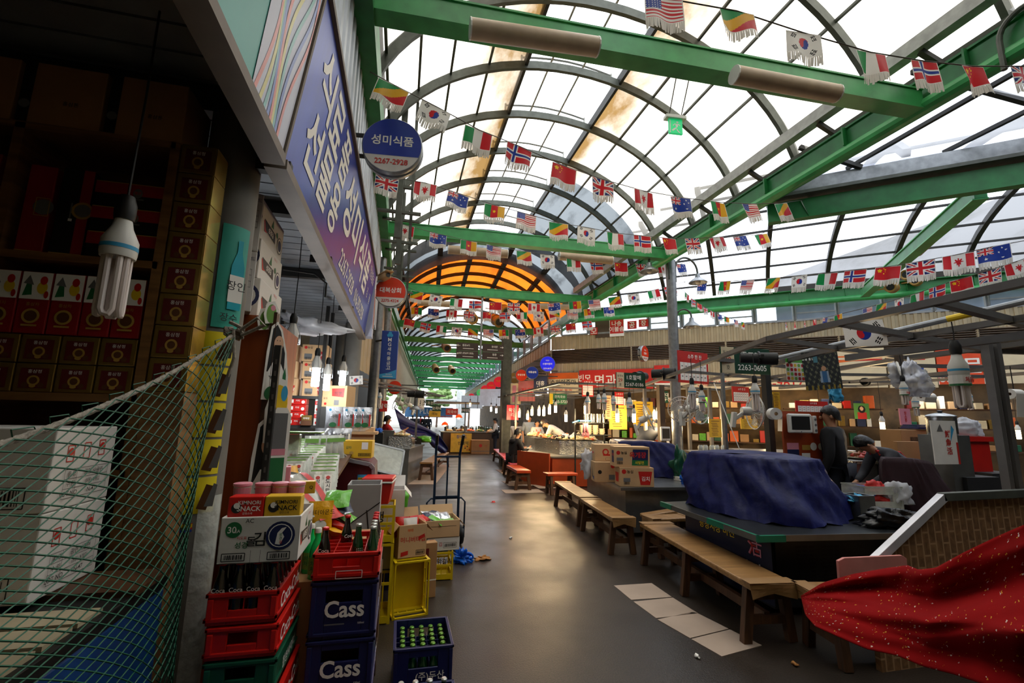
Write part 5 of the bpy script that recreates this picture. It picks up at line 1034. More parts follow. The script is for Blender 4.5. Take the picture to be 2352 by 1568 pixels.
def taegeuk(u, v):
    x, y = (u-.5)*1.5, v-.5; r = math.hypot(x, y)
    if r < .25:
        a = R(-30); X, Y = x*math.cos(a)-y*math.sin(a), x*math.sin(a)+y*math.cos(a)
        if math.hypot(X+.125, Y) < .125: return RD
        if math.hypot(X-.125, Y) < .125: return BL
        return RD if Y > 0 else BL
    for sx, sy, gap in ((-1, 1, ()), (1, 1, (0, 2)), (-1, -1, (1,)), (1, -1, (0, 1, 2))):
        dx, dy = x-sx*.47, y-sy*.3; a = math.atan2(sy*.3, sx*.47); p, q = dx*math.cos(a)+dy*math.sin(a), -dx*math.sin(a)+dy*math.cos(a)
        if abs(q) < .12:
            for k in range(3):
                if abs(p-(k-1)*.07) < .023 and not (k in gap and abs(q) < .015): return '101010'
    return WH
def canada(u, v):
    if abs(u-.5) > .25: return RD
    x, y = (u-.5)*1.5, v-.5; a = abs(math.atan2(x, y)); d = math.hypot(x, y)
    return RD if d < .12+.13*abs(math.cos(a*3.5))**2 and y > -.22 or (abs(x) < .02 and -.35 < y < 0) else WH
DESIGN = dict(
 congo=('green, yellow and red diagonal', lambda u, v: GN if v > .25+u*.95 else (RD if v < u*.95-.25 else YL)),
 korea=('white flag with a red and blue circle', taegeuk),
 italy=('green, white and red upright-striped', lambda u, v: GN if u < .34 else WH if u < .67 else RD),
 norway=('red flag with a blue cross', lambda u, v: BL if abs(u-.36) < .05 or abs(v-.5) < .07 else WH if abs(u-.36) < .1 or abs(v-.5) < .14 else RD),
 china=('plain red flag with yellow stars', lambda u, v: 'f2c319' if inpoly_star(u, v, .17, .72, .17, 1.5) or any(inpoly_star(u, v, *q, .055, 1.5) for q in ((.33, .88), (.39, .77), (.39, .62), (.33, .52))) else RD),
 uk=('blue flag with red and white crosses', union),
 canada=('red and white maple leaf', canada),
 australia=('blue flag with white stars', lambda u, v: union(u*2, v*2-1) if u < .5 and v > .5 else WH if any(inpoly_star(u, v, *q, 1.5) for q in ((.25, .24, .1), (.74, .2, .07), (.64, .56, .06), (.76, .82, .07), (.87, .63, .06))) else BL),
 cameroon=('green, red and yellow upright-striped', lambda u, v: 'f2c319' if inpoly_star(u, v, .5, .5, .14, 1.5) else GN if u < .34 else RD if u < .67 else YL),
 usa=('blue-cornered red and white striped', lambda u, v: (WH if (int(u*40) % 3 == 0 and int(v*30) % 3 == 0) else BL) if u < .42 and v > .46 else RD if int(v*13) % 2 == 0 else WH))
FW, FH = .31, .2
PROTO = {}
def flag_proto(k, wv):
    if (k, wv) in PROTO: return PROTO[(k, wv)]
    desc, fn = DESIGN[k]; rev = wv >= 2
    def f(u, v):
        uu = 1-u if rev else u
        return WH if min(u, 1-u) < .03 or v < .04 or v > .96 else fn((uu-.03)/.94, v)
    t = thing('bunting_flag', 'x', 'flag', group='bunting'); amp = .022*(1+.4*wv)
    bend = lambda u, v: amp*(1-v)*math.sin(u*7+wv*2.1)
    o = picture(f, FW, FH, 44, 30, 'cloth', MATS['flag_cloth'], basis((0, 0, -FH/2), (1, 0, 0), (0, 0, 1)), t, bend); o.data.polygons.foreach_set('use_smooth', [True]*len(o.data.polygons))
    b = B().mat('fringe'); rnd = random.Random(wv)
    for i in range(22):
        u0, u1 = i/22, (i+.93)/22; x0, x1 = (u0-.5)*FW, (u1-.5)*FW; y0, y1 = -bend(u0, 0), -bend(u1, 0); L_ = .085*rnd.uniform(.85, 1.1); s = rnd.uniform(-.008, .008)
        b.add([(x0, y0, -FH), (x1, y1, -FH), (x1+s, y1*1.3, -FH-L_), (x0+s, y0*1.3, -FH-L_)], [(0, 1, 2, 3)])
    b.build('fringe', t); PROTO[(k, wv)] = [t, False]; return PROTO[(k, wv)]
SEQ = ['congo', 'korea', 'italy', 'norway', 'china', 'uk', 'canada', 'australia', 'cameroon', 'usa']
ORD = ['first', 'second', 'third', 'fourth', 'fifth', 'sixth', 'seventh', 'eighth', 'ninth', 'tenth', 'eleventh', 'twelfth', 'thirteenth', 'fourteenth', 'fifteenth', 'sixteenth']
def bunting(sname, pts, start, w0, w1, ends=(None, None), step=1, rev=False, sc=1):
    """pts: pixels of the flags' top middles; w0, w1: pixel widths at both ends, which give the distance"""
    n = len(pts); P = []
    for i, (px, py) in enumerate(pts):
        f = i/max(1, n-1); wd = w0+(w1-w0)*f; P.append(W(px, py, D=F_PX*FW*sc/wd))
    e0 = W(*ends[0][:2], D=F_PX*FW*sc/w0) if ends[0] else P[0]*2-P[1]; e1 = W(*ends[1][:2], D=F_PX*FW*sc/w1) if ends[1] else P[-1]*2-P[-2]
    b = B().mat('wire'); b.tube([e0]+P+[e1], .005, 5); tag(b.build('bunting_line'), 'thin cord that is %s of flags' % sname, 'cord')
    for i, p in enumerate(P):
        k = SEQ[(start+i*step) % 10]; d = (P[min(i+1, n-1)]-P[max(i-1, 0)]); rz = math.atan2(d.y, d.x); sl = math.atan2(d.z, math.hypot(d.x, d.y))
        pr = flag_proto(k, (i % 2)+(2 if rev else 0)); lb = '%s flag, %s from left on %s' % (DESIGN[k][0].replace(' flag', ''), ORD[i], sname)
        m = TR(p.x, p.y, p.z) @ Matrix.Rotation(rz+random.uniform(-.12, .12), 4, 'Z') @ Matrix.Rotation(-sl*.9+random.uniform(-.05, .05), 4, 'Y') @ Matrix.Rotation(random.uniform(-.12, .08), 4, 'X') @ Matrix.Scale(sc, 4)
        if not pr[1]: pr[1] = True; o = pr[0]; o.matrix_world = m; o['label'] = lb
        else: o = dup(pr[0], mw=m, label=lb)
        o['group'] = 'bunting flags on '+sname
bunting('the nearest string', [(1524, -5), (1692, 25), (1845, 75), (2000, 120), (2122, 140), (2234, 152), (2345, 152)], 9, 92, 74, ((1360, -50), (2440, 151)), sc=.85)
bunting('the blue-sign string', [(905, 195), (1003, 245), (1100, 298), (1194, 336), (1297, 381), (1385, 412), (1478, 438), (1563, 453), (1648, 464), (1721, 468), (1793, 467), (1853, 458), (1918, 446), (1975, 427)], 0, 72, 41, ((850, 165), (2100, 380)))
bunting('the upper second-beam string', [(890, 405), (978, 420), (1054, 444), (1137, 471), (1210, 491), (1283, 512), (1347, 522), (1413, 535), (1475, 541), (1536, 547), (1589, 547), (1645, 545), (1698, 542), (1747, 538)], 5, 52, 38, ((866, 395), (1800, 510)))
bunting('the lower second-beam string', [(932, 517), (1007, 537), (1077, 553), (1135, 565), (1203, 577), (1257, 585), (1317, 592), (1369, 599), (1426, 603), (1471, 606), (1522, 607), (1563, 606)], 6, 40, 31, ((862, 500), (1600, 600)))
bunting('the third-beam string', [(959, 669), (1003, 678), (1049, 686), (1092, 691), (1138, 694), (1180, 696), (1227, 697), (1272, 696), (1320, 692), (1364, 688), (1410, 682), (1454, 675), (1500, 666), (1538, 657)], 0, 29, 28, ((930, 655), (1580, 645)))
bunting('the behind-third-beam string', [(957, 706), (996, 709), (1038, 712), (1078, 715), (1116, 716), (1159, 717), (1199, 717), (1237, 716), (1273, 714), (1314, 712), (1352, 709), (1397, 705)], 8, 25, 24, ((935, 700), (1440, 698)), -1, True)
bunting('the farthest string', [(942, 733), (979, 742), (1015, 748), (1050, 752), (1087, 755), (1122, 756), (1157, 757), (1194, 756), (1236, 752), (1274, 748), (1310, 743), (1347, 738)], 4, 24, 23, ((920, 725), (1390, 730)), -1, True)
bunting('the cross-street string', [(1613, 648), (1666, 646), (1718, 643), (1778, 638), (1836, 633), (1902, 627), (1965, 620), (2040, 612), (2113, 600), (2200, 584), (2280, 566)], 7, 31, 56, ((1570, 648), (2420, 540)))
bunting('the low right string', [(1805, 740), (1826, 739), (1848, 736), (1871, 733), (1896, 729), (1925, 722), (1992, 706), (2025, 697), (2065, 686), (2107, 673), (2152, 657), (2206, 640), (2272, 621), (2336, 600)], 3, 20, 46, ((1780, 742), (2420, 570)), sc=.68)
bunting('the steep column string', [(1578, 675), (1592, 688), (1606, 697), (1620, 706), (1636, 715), (1652, 722), (1669, 728), (1690, 735), (1706, 740)], 2, 20, 17.5, ((1562, 660), (1740, 748)), sc=.66)
# ================================================================ right: near stall, benches, red cloth
M('stainless', '8f918f', .3, .85, .15, 5, .03); M('stainless_dark', '3a3d3f', .32, .7, .2, 4); M('tarp_blue', '0e1550', .5, 0, .25, 9, .5, spec=.3); M('tape_green', '0f6b50', .4); M('panel_navy', '10142f', .45); M('rubber_dark', '141414', .7)
M('floor_card', '9d8b7c', .8, 0, .08, 3); M('pink_board', 'c98078', .6); M('white_metal', 'cfcfd6', .35, .4); M('purple_cloth', '2a1018', .85, 0, .2, 12, .2); M('orange_panel', '9c3d18', .4, 0, .12, 5); M('red_vinyl', 'b2401c', .35, 0, .12, 8); M('pink_vinyl', 'c04a58', .4, 0, .12, 8); M('paper_cover', '8d6a40', .5, 0, .1, 6, .05)
strand('brick_paper', ('6b4a2c', '8d6640'), (14, 14, 14), .7, 'brick', mortar='ab8660')
def bench(label, a, c, w=.34, h=.45, top='bench_wood', leg='bench_leg', wrap=None, group=None, nleg=2, splay=.03, th=.05, drop=.07):
    """long market bench whose top runs from a to c along its middle"""
    a, c = Vector((a[0], a[1], 0)), Vector((c[0], c[1], 0)); L_ = (c-a).length; rz = math.atan2((c-a).y, (c-a).x); t = thing('bench', label, 'bench', (a+c)/2, rz, group)
    B().mat(top).box(0, 0, h-th, L_, w, th).build('seat', t, bevel=.012)
    for i in range(nleg):
        x = -L_/2+.1+(L_-.2)*i/(nleg-1)
        for s in (-1, 1):
            b = B().mat(leg); b.bar((x, s*(w/2+splay-.03), 0), (x, s*(w/2-.05), h-th), .07, .06, up=(1, 0, 0)); b.build('leg', t, bevel=.004)
        B().mat(leg).box(x, 0, h*.3, .04, w-.08, .06).build('stretcher', t); B().mat(leg).box(x, 0, h-th-.09, .05, w-.06, .09).build('apron', t)
    B().mat(leg).box(0, 0, h*.32, L_-.2, .045, .07).build('rail', t)
    if wrap:
        for s in (-1, 1):
            b = B().mat(wrap); x = s*L_/2; vs = []
            b.grid(lambda u, v: (x+s*(.006+.012*math.sin(5*u+v)), (u-.5)*w*(1.02-.08*v), h-.0-(drop+.08*abs(u-.5))*v), 6, 3); b.grid(lambda u, v: (x-s*.12*v+s*.006, (u-.5)*(w+.012), h+.004), 2, 2); b.build('paper_wrap', t, solid=.003)
    return t
bench('long paper-topped wooden bench in front of the blue tarp stall', (2.83, 3.14), (3.05, 5.2), .38, .45, wrap='paper_cover', nleg=3)
bench('wooden bench in the dark row, nearer the big blue tarp', (2.78, 5.45), (2.92, 6.85), .3, .45, wrap='paper_cover', group='wooden benches along the aisle'); bench('wooden bench in the dark row, nearer the red benches', (2.95, 6.95), (3.15, 8.75), .3, .45, wrap='paper_cover', group='wooden benches along the aisle')
bench('short pale bench set across between the two stalls', (3.08, 5.42), (3.72, 5.45), .26, .46, wrap='paper_cover')
bench('narrow plank bench slanting behind the short pale bench', (3.2, 5.7), (3.95, 6.0), .16, .44)
bench('paper-covered bench end sticking out from under the red cloth', (2.98, 2.98), (4.3, 2.75), .36, .45, wrap='paper_cover')
for i, (a, c) in enumerate((((1410, 1345), (1450, 1378)), ((1455, 1382), (1507, 1420)), ((1510, 1423), (1585, 1466)), ((1588, 1468), (1658, 1508)))):
    p, q = W(*a, Z=0), W(*c, Z=0); d = (q-p); n_ = Vector((d.y, -d.x, 0)).normalized(); n_ = -n_ if n_.x < 0 else n_; b = B().mat('floor_card'); e = n_*.42; b.add([p, q, q+e, p+e, p+Vector((0, 0, .004)), q+Vector((0, 0, .004)), q+e+Vector((0, 0, .004)), p+e+Vector((0, 0, .004))], [(0, 1, 2, 3), (4, 5, 6, 7), (0, 1, 5, 4), (1, 2, 6, 5), (2, 3, 7, 6), (3, 0, 4, 7)])
    tag(b.build('cardboard_sheet'), 'flat cardboard sheet under the near bench, %s from the camera' % ('fourth', 'third', 'second', 'nearest')[i], 'cardboard', 'cardboard sheets under the near bench')
# counter with tarp
CT = [(3.02, 4.98), (2.95, 3.42), (4.55, 3.28), (4.95, 4.0), (4.6, 5.1)]
t = thing('stall_counter', 'dark steel stall counter with green tape carrying the big blue tarp', 'counter', (0, 0, 0))
B().mat('stainless_dark').prism(CT, .035, z=.685).build('top', t, bevel=.004)
B().mat('stainless').bar((CT[0][0]-.004, CT[0][1], .7), (CT[1][0]-.004, CT[1][1], .7), .012, .05).bar((CT[1][0], CT[1][1]-.004, .7), (CT[2][0], CT[2][1]-.004, .7), .012, .05).build('edge_strip', t)
b = B().mat('tape_green'); b.bar((2.955, 3.4, .7), (2.985, 4.1, .7), .03, .052); b.bar((2.94, 3.415, .7), (3.2, 3.39, .7), .03, .052); b.bar((3.01, 4.75, .7), (3.02, 4.99, .7), .03, .052); b.build('green_tape', t)
BD = [(3.3, 4.85), (3.26, 3.62), (4.4, 3.5), (4.75, 4.0), (4.5, 5.0)]
B().mat('rubber_dark').prism(BD, .62, z=.06).build('cabinet', t)
m = basis((3.27, 4.22, .38), (.03, -1.2, 0), (0, 0, 1)); m2 = m @ TR(0, 0, .03)
p = B(); p.mat('panel_navy').rect(0, 0, 1.22, .6, m2, 0); p.mat('ink_yellow').text('광장시장 마진', -.1, .2, h=.085, m=m2, z=.004, bold=.01); p.mat('ink_white').text('연어회 산집', .1, -.07, h=.15, m=m2, z=.004, bold=.02); p.mat('ink_red').text('活', .42, .15, h=.17, m=m2, z=.004, bold=.04); p.text('魚', .42, -.12, h=.19, m=m2, z=.004, bold=.04); p.mat('ink_pink').text('活', .42, .15, h=.17, m=m2, z=.006, bold=.0); p.text('魚', .42, -.12, h=.19, m=m2, z=.006, bold=0); p.build('lettering_panel', t)
m = basis((3.83, 3.55, .37), (1.14, -.12, 0), (0, 0, 1)); p = B(); p.mat('stainless_dark').rect(0, 0, 1.1, .58, m, .015); p.mat('black')
for gx in (-.25, 0.0):
    for i in range(3):
        for j in range(14): p.rect(gx-.08+.065*i, -.24+.034*j, .05, .018, m, .018)
p.build('vent_panel', t)
# blue tarp heap over the stall goods
FT = [(3.22, 4.86), (3.24, 4.45), (3.26, 4.05), (3.4, 3.74), (3.72, 3.6), (4.1, 3.62), (4.42, 3.8), (4.5, 4.15), (4.45, 4.6), (4.2, 5.0), (3.7, 5.05)]
TP_ = [(3.3, 4.82), (3.33, 4.5), (3.37, 4.2), (3.5, 3.98), (3.75, 3.9), (4.05, 3.9), (4.25, 3.98), (4.3, 4.2), (4.28, 4.5), (4.1, 4.85), (3.7, 4.92)]
def loop_at(P, u):
    k = (u % 1)*len(P); i = int(k); f = k-i; a, c = P[i % len(P)], P[(i+1) % len(P)]; f = f*f*(3-2*f)*.5+f*.5; return Vector((a[0]*(1-f)+c[0]*f, a[1]*(1-f)+c[1]*f))
def drape(name, label, cat, foot, top, z0, z1, mat, seed=1, amp=.035, dz=None, n=72):
    """stiff sheet pulled over goods: rises from a footprint to a smaller top, with pulled folds"""
    rnd = random.Random(seed); F_ = [(rnd.randint(3, 9), rnd.uniform(0, 6.3), rnd.uniform(2.5, 6), rnd.choice((-1, 1))) for _ in range(7)]; G_ = [(rnd.randint(14, 26), rnd.uniform(0, 6.3), rnd.uniform(4, 11)) for _ in range(4)]
    c = sum((Vector(q) for q in top), Vector((0, 0)))/len(top)
    def rid(x): return 1-abs((x/PI) % 2-1)*2
    def f(u, v):
        if v <= .72:
            k = v/.72; p = loop_at(foot, u)*(1-k)+loop_at(top, u)*k; z = z0+(z1-z0)*k**.9; w_ = math.sin(PI*min(1, k+.12))
            d = sum(rid(a*2*PI*u+b_+s*cc*k)/(a**.5) for a, b_, cc, s in F_)*amp*w_+sum(rid(a*2*PI*u+b_+cc*k) for a, b_, cc in G_)*amp*.16
            o = (p-c).normalized()*d; z += (dz(u) if dz else 0)*k+(.02*math.sin(u*50) if k < .02 else 0)
            return (p.x+o.x, p.y+o.y, max(z0, z))
        k = (v-.72)/.28; p = loop_at(top, u)*(1-k)+c*k; return (p.x, p.y, z1+(dz(u) if dz else 0)*(1-k)+.02*math.sin(9*u+7*k)*(1-k))
    b = B().mat(mat); b.grid(f, n, 30); o = b.build(name, smooth='all'); return tag(o, label, cat)
drape('tarpaulin', 'big dark blue tarpaulin pulled over the goods on the near counter', 'tarpaulin', FT, TP_, .722, 1.31, 'tarp_blue', 4, .075)
t2 = [(3.5, 8.2), (3.5, 7.3), (4.1, 6.75), (4.75, 6.6), (4.95, 7.2), (4.8, 8.3)]
# red cloth with small flowers, laid over the near bench
def floral():
    m = M('red_cloth', '7e090b', .9, 0, .1, 5, .05, spec=.08); nt = m.node_tree; N = nt.nodes; L = nt.links; b = N['Principled BSDF']; base = b.inputs['Base Color'].links[0].from_socket
    tc = N.new('ShaderNodeTexCoord')
    for sc, th, cl in ((26, .12, 'c99a3a'), (21, .11, 'cbb8ac')):
        vo = N.new('ShaderNodeTexVoronoi'); vo.inputs['Scale'].default_value = sc; vo.inputs['Randomness'].default_value = 1; nz = N.new('ShaderNodeTexNoise'); nz.inputs['Scale'].default_value = sc*4; mp = N.new('ShaderNodeMix'); mp.data_type = 'VECTOR'; mp.inputs[0].default_value = .03
        L.new(tc.outputs['UV'], nz.inputs[0]); L.new(tc.outputs['UV'], mp.inputs[4]); L.new(nz.outputs[1], mp.inputs[5]); L.new(mp.outputs[1], vo.inputs[0])
        lt = N.new('ShaderNodeMath'); lt.operation = 'LESS_THAN'; lt.inputs[1].default_value = th; L.new(vo.outputs[0], lt.inputs[0]); mx = N.new('ShaderNodeMix'); mx.data_type = 'RGBA'; L.new(lt.outputs[0], mx.inputs[0]); L.new(base, mx.inputs[6]); mx.inputs[7].default_value = rgb(cl)+(1,); base = mx.outputs[2]
    L.new(base, b.inputs['Base Color']); return m
floral()
UP = [(1840, 1368), (1890, 1338), (1960, 1318), (2040, 1304), (2085, 1298), (2110, 1308), (2150, 1304), (2215, 1268), (2290, 1232), (2352, 1205), (2460, 1150), (2600, 1090)]
LO = [(1842, 1378), (1850, 1412), (1872, 1438), (1925, 1462), (1990, 1490), (2060, 1505), (2120, 1530), (2190, 1548), (2250, 1568), (2330, 1600), (2440, 1640), (2560, 1690)]
def px_at(P, u): k = min(len(P)-1.0001, u*(len(P)-1)); i = int(k); f = k-i; return P[i][0]*(1-f)+P[i+1][0]*f, P[i][1]*(1-f)+P[i+1][1]*f
def cloth(u, v):
    (ux, uy), (lx, ly) = px_at(UP, u), px_at(LO, u); x, y = ux+(lx-ux)*v, uy+(ly-uy)*v
    yy = 2.86-1.5*u**.9-.12*v*min(1, u*4); s = min(1, u*5)
    rid = lambda q: (1-abs((q/PI) % 2-1)*2)
    fold = (.085*rid(v*7.2+u*2.2)+.04*rid(v*13-u*3+.7)+.02*math.sin(v*23+u*9))*s*math.sin(PI*min(1, v*1.02+.04))
    r = ray(x, y); p = Vector((0, 0, EYE))+r*((yy+fold)/r.y); return p
b = B().mat('red_cloth'); b.grid(cloth, 60, 46); o = b.build('red_cloth', smooth='all', solid=.004); tag(o, 'red cloth with tiny flowers drawn over the near bench and panel', 'cloth')
uvl = o.data.uv_layers.new(name='UVMap'); n_ = 61
for lp in o.data.loops: i = lp.vertex_index; uvl.data[lp.index].uv = ((i % n_)/60*2.2, (i//n_)/46*.75)
def board(name, label, cat, pts, mat, th=.02, edge=None, parent=None, bev=.0):
    """upright board through four or more points of one plane, given thickness"""
    P = [Vector(p) for p in pts]; m = basis(P[0], P[1]-P[0], P[-1]-P[0]); im = m.inverted(); q = [(im @ p) for p in P]
    b = B().mat(mat); b.prism([(a.x, a.y) for a in q], -th); t = thing(name, label, cat, mw=m); return t, b, q
py = 2.62; pts = [W(1930, 1340, Y=py), W(2086, 1318, Y=py), W(2083, 1282, Y=py), W(2072, 1275, Y=py), W(1940, 1281, Y=py), W(1926, 1288, Y=py)]
b = B().mat('pink_board'); m = basis(pts[0], pts[1]-pts[0], pts[-1]-pts[0]); im = m.inverted(); b.prism([((im @ p).x, (im @ p).y) for p in pts], -.02); o = b.build('pink_board', bevel=.003); o.matrix_world = m; tag(o, 'pink rounded board standing on the near bench behind the red cloth', 'board')
py = 2.72; A_ = [W(2000, 1290, Y=py), W(2160, 1140, Y=py), W(2420, 1128, Y=py)]; zb = .5
t = thing('brick_screen', 'brick-patterned stall panel with a white sloping metal edge', 'panel', (0, py, 0))
poly_ = [(A_[0].x, A_[0].z), (A_[1].x, A_[1].z), (A_[2].x, A_[2].z), (A_[2].x, 0), (A_[0].x, 0)]
b = B().mat('brick_paper'); m = basis((0, 0, 0), (1, 0, 0), (0, 0, 1)); b.prism(poly_, -.04, m); o = b.build('panel', t)
uvl = o.data.uv_layers.new(name='UVMap')
for lp in o.data.loops: c_ = o.data.vertices[lp.vertex_index].co; uvl.data[lp.index].uv = (c_.z*1.0, c_.x*1.0)
b = B().mat('white_metal'); b.bar((A_[0].x, -.015, A_[0].z), (A_[1].x, -.015, A_[1].z), .06, .05, up=(0, 1, 0)); b.build('sloping_edge', t, bevel=.004); b = B().mat('steel_grey'); b.bar((A_[1].x-.02, -.015, A_[1].z), (A_[2].x, -.015, A_[2].z), .06, .05, up=(0, 1, 0)); b.build('top_edge', t, bevel=.004)
# canopy frames of grey steel angle over the stalls
def frame(label, bars, posts=(), w=.055, name='canopy_frame', mat='steel_bar', h=.045):
    t = thing(name, label, 'frame', (0, 0, 0))
    for a, c in bars: B().mat(mat).bar(a, c, w, h).build('bar', t)
    for x, y, z in posts: B().mat(mat).box(x, y, 0, .06, .06, z).build('post', t)
    return t
M('steel_bar', '6a6764', .45, .4, .12, 7)
FA, FB_, FC = W(2352, 648, Z=2.42), W(1766, 778, Z=2.42), W(1480, 884, Z=2.42)
FA = FA+(FA-FB_)*.6; K1 = Vector((2.3, .5, 0)); K2 = Vector((2.5, .9, 0))
bars = [(FA, FB_), (FB_, FC), (FA+K1*.45, FB_+K1*.45), (FB_+K1*.45, FC+K1*.45), (FA+K1, FB_+K1), (FB_+K1, FC+K1)]
for f in (.05, .3, .52, .75, 1): p = FA.lerp(FB_, f); bars.append((p, p+K1))
for f in (.25, .5, .75, 1): p = FB_.lerp(FC, f); bars.append((p, p+K1))
frame('grey steel canopy frame over the near stalls with the korean flag', bars, [(FC.x, FC.y, 2.42), (FC.x+K1.x, FC.y+K1.y, 2.42)])
b = B().mat('galvan'); p0, p1 = W(2360, 690, Y=3.2), W(1790, 822, Y=5.6); b.tube([p0, p1], .035, 10); o = b.build('grey_pipe'); tag(o, 'grey pipe with a yellow arrow band above the near stalls', 'pipe'); q = p0.lerp(p1, .17); q2 = p0.lerp(p1, .25); B().mat('ink_yellow').tube([q, q2], .037, 10).build('arrow_band', o)
LB = [W(2352, 770, Y=2.3), W(1945, 822, Y=3.6)]; b = B().mat('steel_bar'); b.bar(LB[0]+(LB[0]-LB[1])*.5, LB[1], .06); tag(b.build('lamp_rail'), 'lower grey steel rail from which the nearest bulbs hang', 'rail')
px_ = W(2300, 960, Y=2.8)
t = thing('steel_upright', 'pair of grey steel channels standing behind the brick panel', 'upright', (px_.x, 2.8, 0)); B().mat('steel_bar').box(-.045, 0, 0, .045, .06, 2.4).build('channel', t); B().mat('steel_bar').box(.055, 0, 0, .05, .06, 2.4).build('channel', t); B().mat('white_metal').box(0, .01, .0, .05, .03, 2.35).build('centre_strip', t)
# korean flag tied to the front bar
t = thing('hanging_flag', 'large white korean flag hanging from the near canopy bar', 'flag', mw=basis(W(1985, 765, Y=2.95), (1, -.35, .06), (.1, 0, 1)))
def kor(u, v): return taegeuk(u, v)
o = picture(kor, .33, .22, 96, 64, 'cloth', MATS['flag_cloth'], None, t, lambda u, v: .008*math.sin(7*u+3*v))
# hanging unlit bulbs, lit bulbs
UB = [(2203, 862, 2.45, 1.55, .2, 1), (1735, 905, 4.3, 1.25, .1, 0), (1590, 905, 4.9, 1.2, .5, 0), (1612, 915, 5.0, 1.05, .5, 1), (2076, 897, 3.6, .95, .4, 1), (2103, 927, 4.2, .95, .5, 1), (2226, 915, 4.4, .95, .5, 1), (1350, 926, 9.2, 1.5, .7, 0), (1375, 918, 8.6, 1.2, .7, 1), (1388, 918, 8.2, 1.3, .8, 1), (1409, 922, 7.6, 1.1, .8, 1), (1446, 930, 7.0, 1.3, .7, 1), (1908, 938, 5.2, .7, .3, 0), (872, 915, 11, 1.4, .5, 0)]
proto = {}
for i, (px, py, y, s, cord, cardk) in enumerate(UB):
    p = W(px, py, Y=y); wh = ('nearest, over the brick panel', 'over the big blue tarp', 'before the wall fan, plain one', 'before the wall fan with a paper sleeve', 'before the plastic-wrapped fan', 'below the plastic-wrapped fan', 'left of the steel channels', 'nearest the lit food stall', 'second from the lit food stall', 'third from the lit food stall', 'fourth from the lit food stall', 'beside the yellow menu', 'before the red calendar by the man in black', 'above the woman in red')[i]
    cfl('unlit white bulb %s' % wh, p, 0, s, max(.15, 2.42-p.z-.16*s), card=bool(cardk), group='unlit bulbs over the right stalls')
src = None
LBS = [(1193, 945, 14), (1212, 950, 13.4), (1222, 940, 13), (1238, 940, 12.6), (1249, 940, 12.2), (1262, 936, 12), (1276, 932, 11.6), (1345, 932, 9.6), (1418, 950, 9.0), (1456, 950, 8.6), (1512, 944, 8.8), (1503, 952, 9.2), (1300, 952, 11), (2026, 970, 6.4), (1885, 978, 7.2), (2338, 988, 6.8), (1128, 935, 19), (1140, 938, 18), (1165, 948, 16.5), (1630, 955, 9.5), (1690, 905, 12), (1080, 925, 22), (1545, 955, 10.5), (1760, 935, 11)]
for i, (px, py, y) in enumerate(LBS):
    p = W(px, py, Y=y); s = 1.15; wm = not 16 <= i <= 18; lb = 'glowing %s bulb, %s' % ('warm' if wm else 'white', ('over the far food stall end', 'second over the food stall', 'third over the food stall', 'fourth over the food stall', 'fifth over the food stall', 'sixth over the food stall', 'over the steaming pot', 'beside the stacked bowls', 'before the yellow menu', 'between the two yellow menus', 'beside the dark post', 'left of the dark post', 'above the curly-haired cook', 'above the bending woman', 'beside the man in black', 'at the right picture edge', 'behind the far steel post, first', 'behind the far steel post, second', 'beside the red poster', 'behind the first wall fan', 'behind the green stall sign', 'over the yellow sign stall', 'behind the small screen', 'behind the second wall fan')[i])
    k = 'w' if wm else 'c'
    cfl(lb, p, 1, s, max(.2, 2.42-p.z-.16*s), 'lit_warm' if wm else 'lit_white', group='glowing bulbs over the stalls', band=None)
    if i in (1, 4, 6, 8, 10, 13, 17, 21, 0, 7, 19, 23): l = bpy.data.lights.new('bulb light', 'POINT'); l.energy = 45 if wm else 20; l.color = (1, .72, .38) if wm else (.95, .97, 1); l.shadow_soft_size = .08; o = bpy.data.objects.new('bulb_light', l); COL.objects.link(o); o.location = p-Vector((0, 0, .28))
# fans
def fan(label, loc, rz, tilt=0, r=.2, group='wall fans over the right stalls'):
    t = thing('wall_fan', label, 'fan', loc, rz, group); mt = Matrix.Rotation(tilt, 4, 'X') @ Matrix.Rotation(PI/2, 4, 'X')
    b = B(mt).mat('white_plastic'); b.tube([(r*math.cos(i*PI/14), r*math.sin(i*PI/14), .0) for i in range(29)], .008, 6, False)
    for rr, z in ((.75, .05), (.4, .06), (.75, -.04)): b.tube([(r*rr*math.cos(i*PI/12), r*rr*math.sin(i*PI/12), z) for i in range(25)], .0025, 4, False)
    for i in range(28):
        a = i*2*PI/28; c, s = math.cos(a), math.sin(a); b.tube([(.03*c, .03*s, .065), (r*.6*c, r*.6*s, .058), (r*c, r*s, 0)], .0018, 3, False); b.tube([(.05*c, .05*s, -.055), (r*.7*c, r*.7*s, -.045), (r*c, r*s, 0)], .0018, 3, False)
    b.build('cage', t); b = B(mt).mat('blade_pale')
    for k in range(3):
        a0 = k*2*PI/3; b.grid(lambda u, v: ((.03+.14*v*r/.2)*math.cos(a0+u*1.2), (.03+.14*v*r/.2)*math.sin(a0+u*1.2), -.012+.028*u), 5, 4)
    b.build('blades', t, solid=.003); B(mt).mat('white_plastic').lathe([(.05, -.17), (.058, -.14), (.058, -.06), (.03, -.02), (.028, .05)], 16).build('motor', t, smooth=True)
    b = B().mat('white_plastic'); b.bar((0, .13, -.03), (0, .24, -.14), .045); b.box(0, .26, -.26, .08, .05, .2); b.build('bracket', t, bevel=.006); return t
M('blade_pale', 'c8ccc8', .3, see=.35)
f1 = fan('white wall fan facing the aisle behind the hanging bulbs', W(1603, 935, Y=5.6), R(20), R(-8), .23)
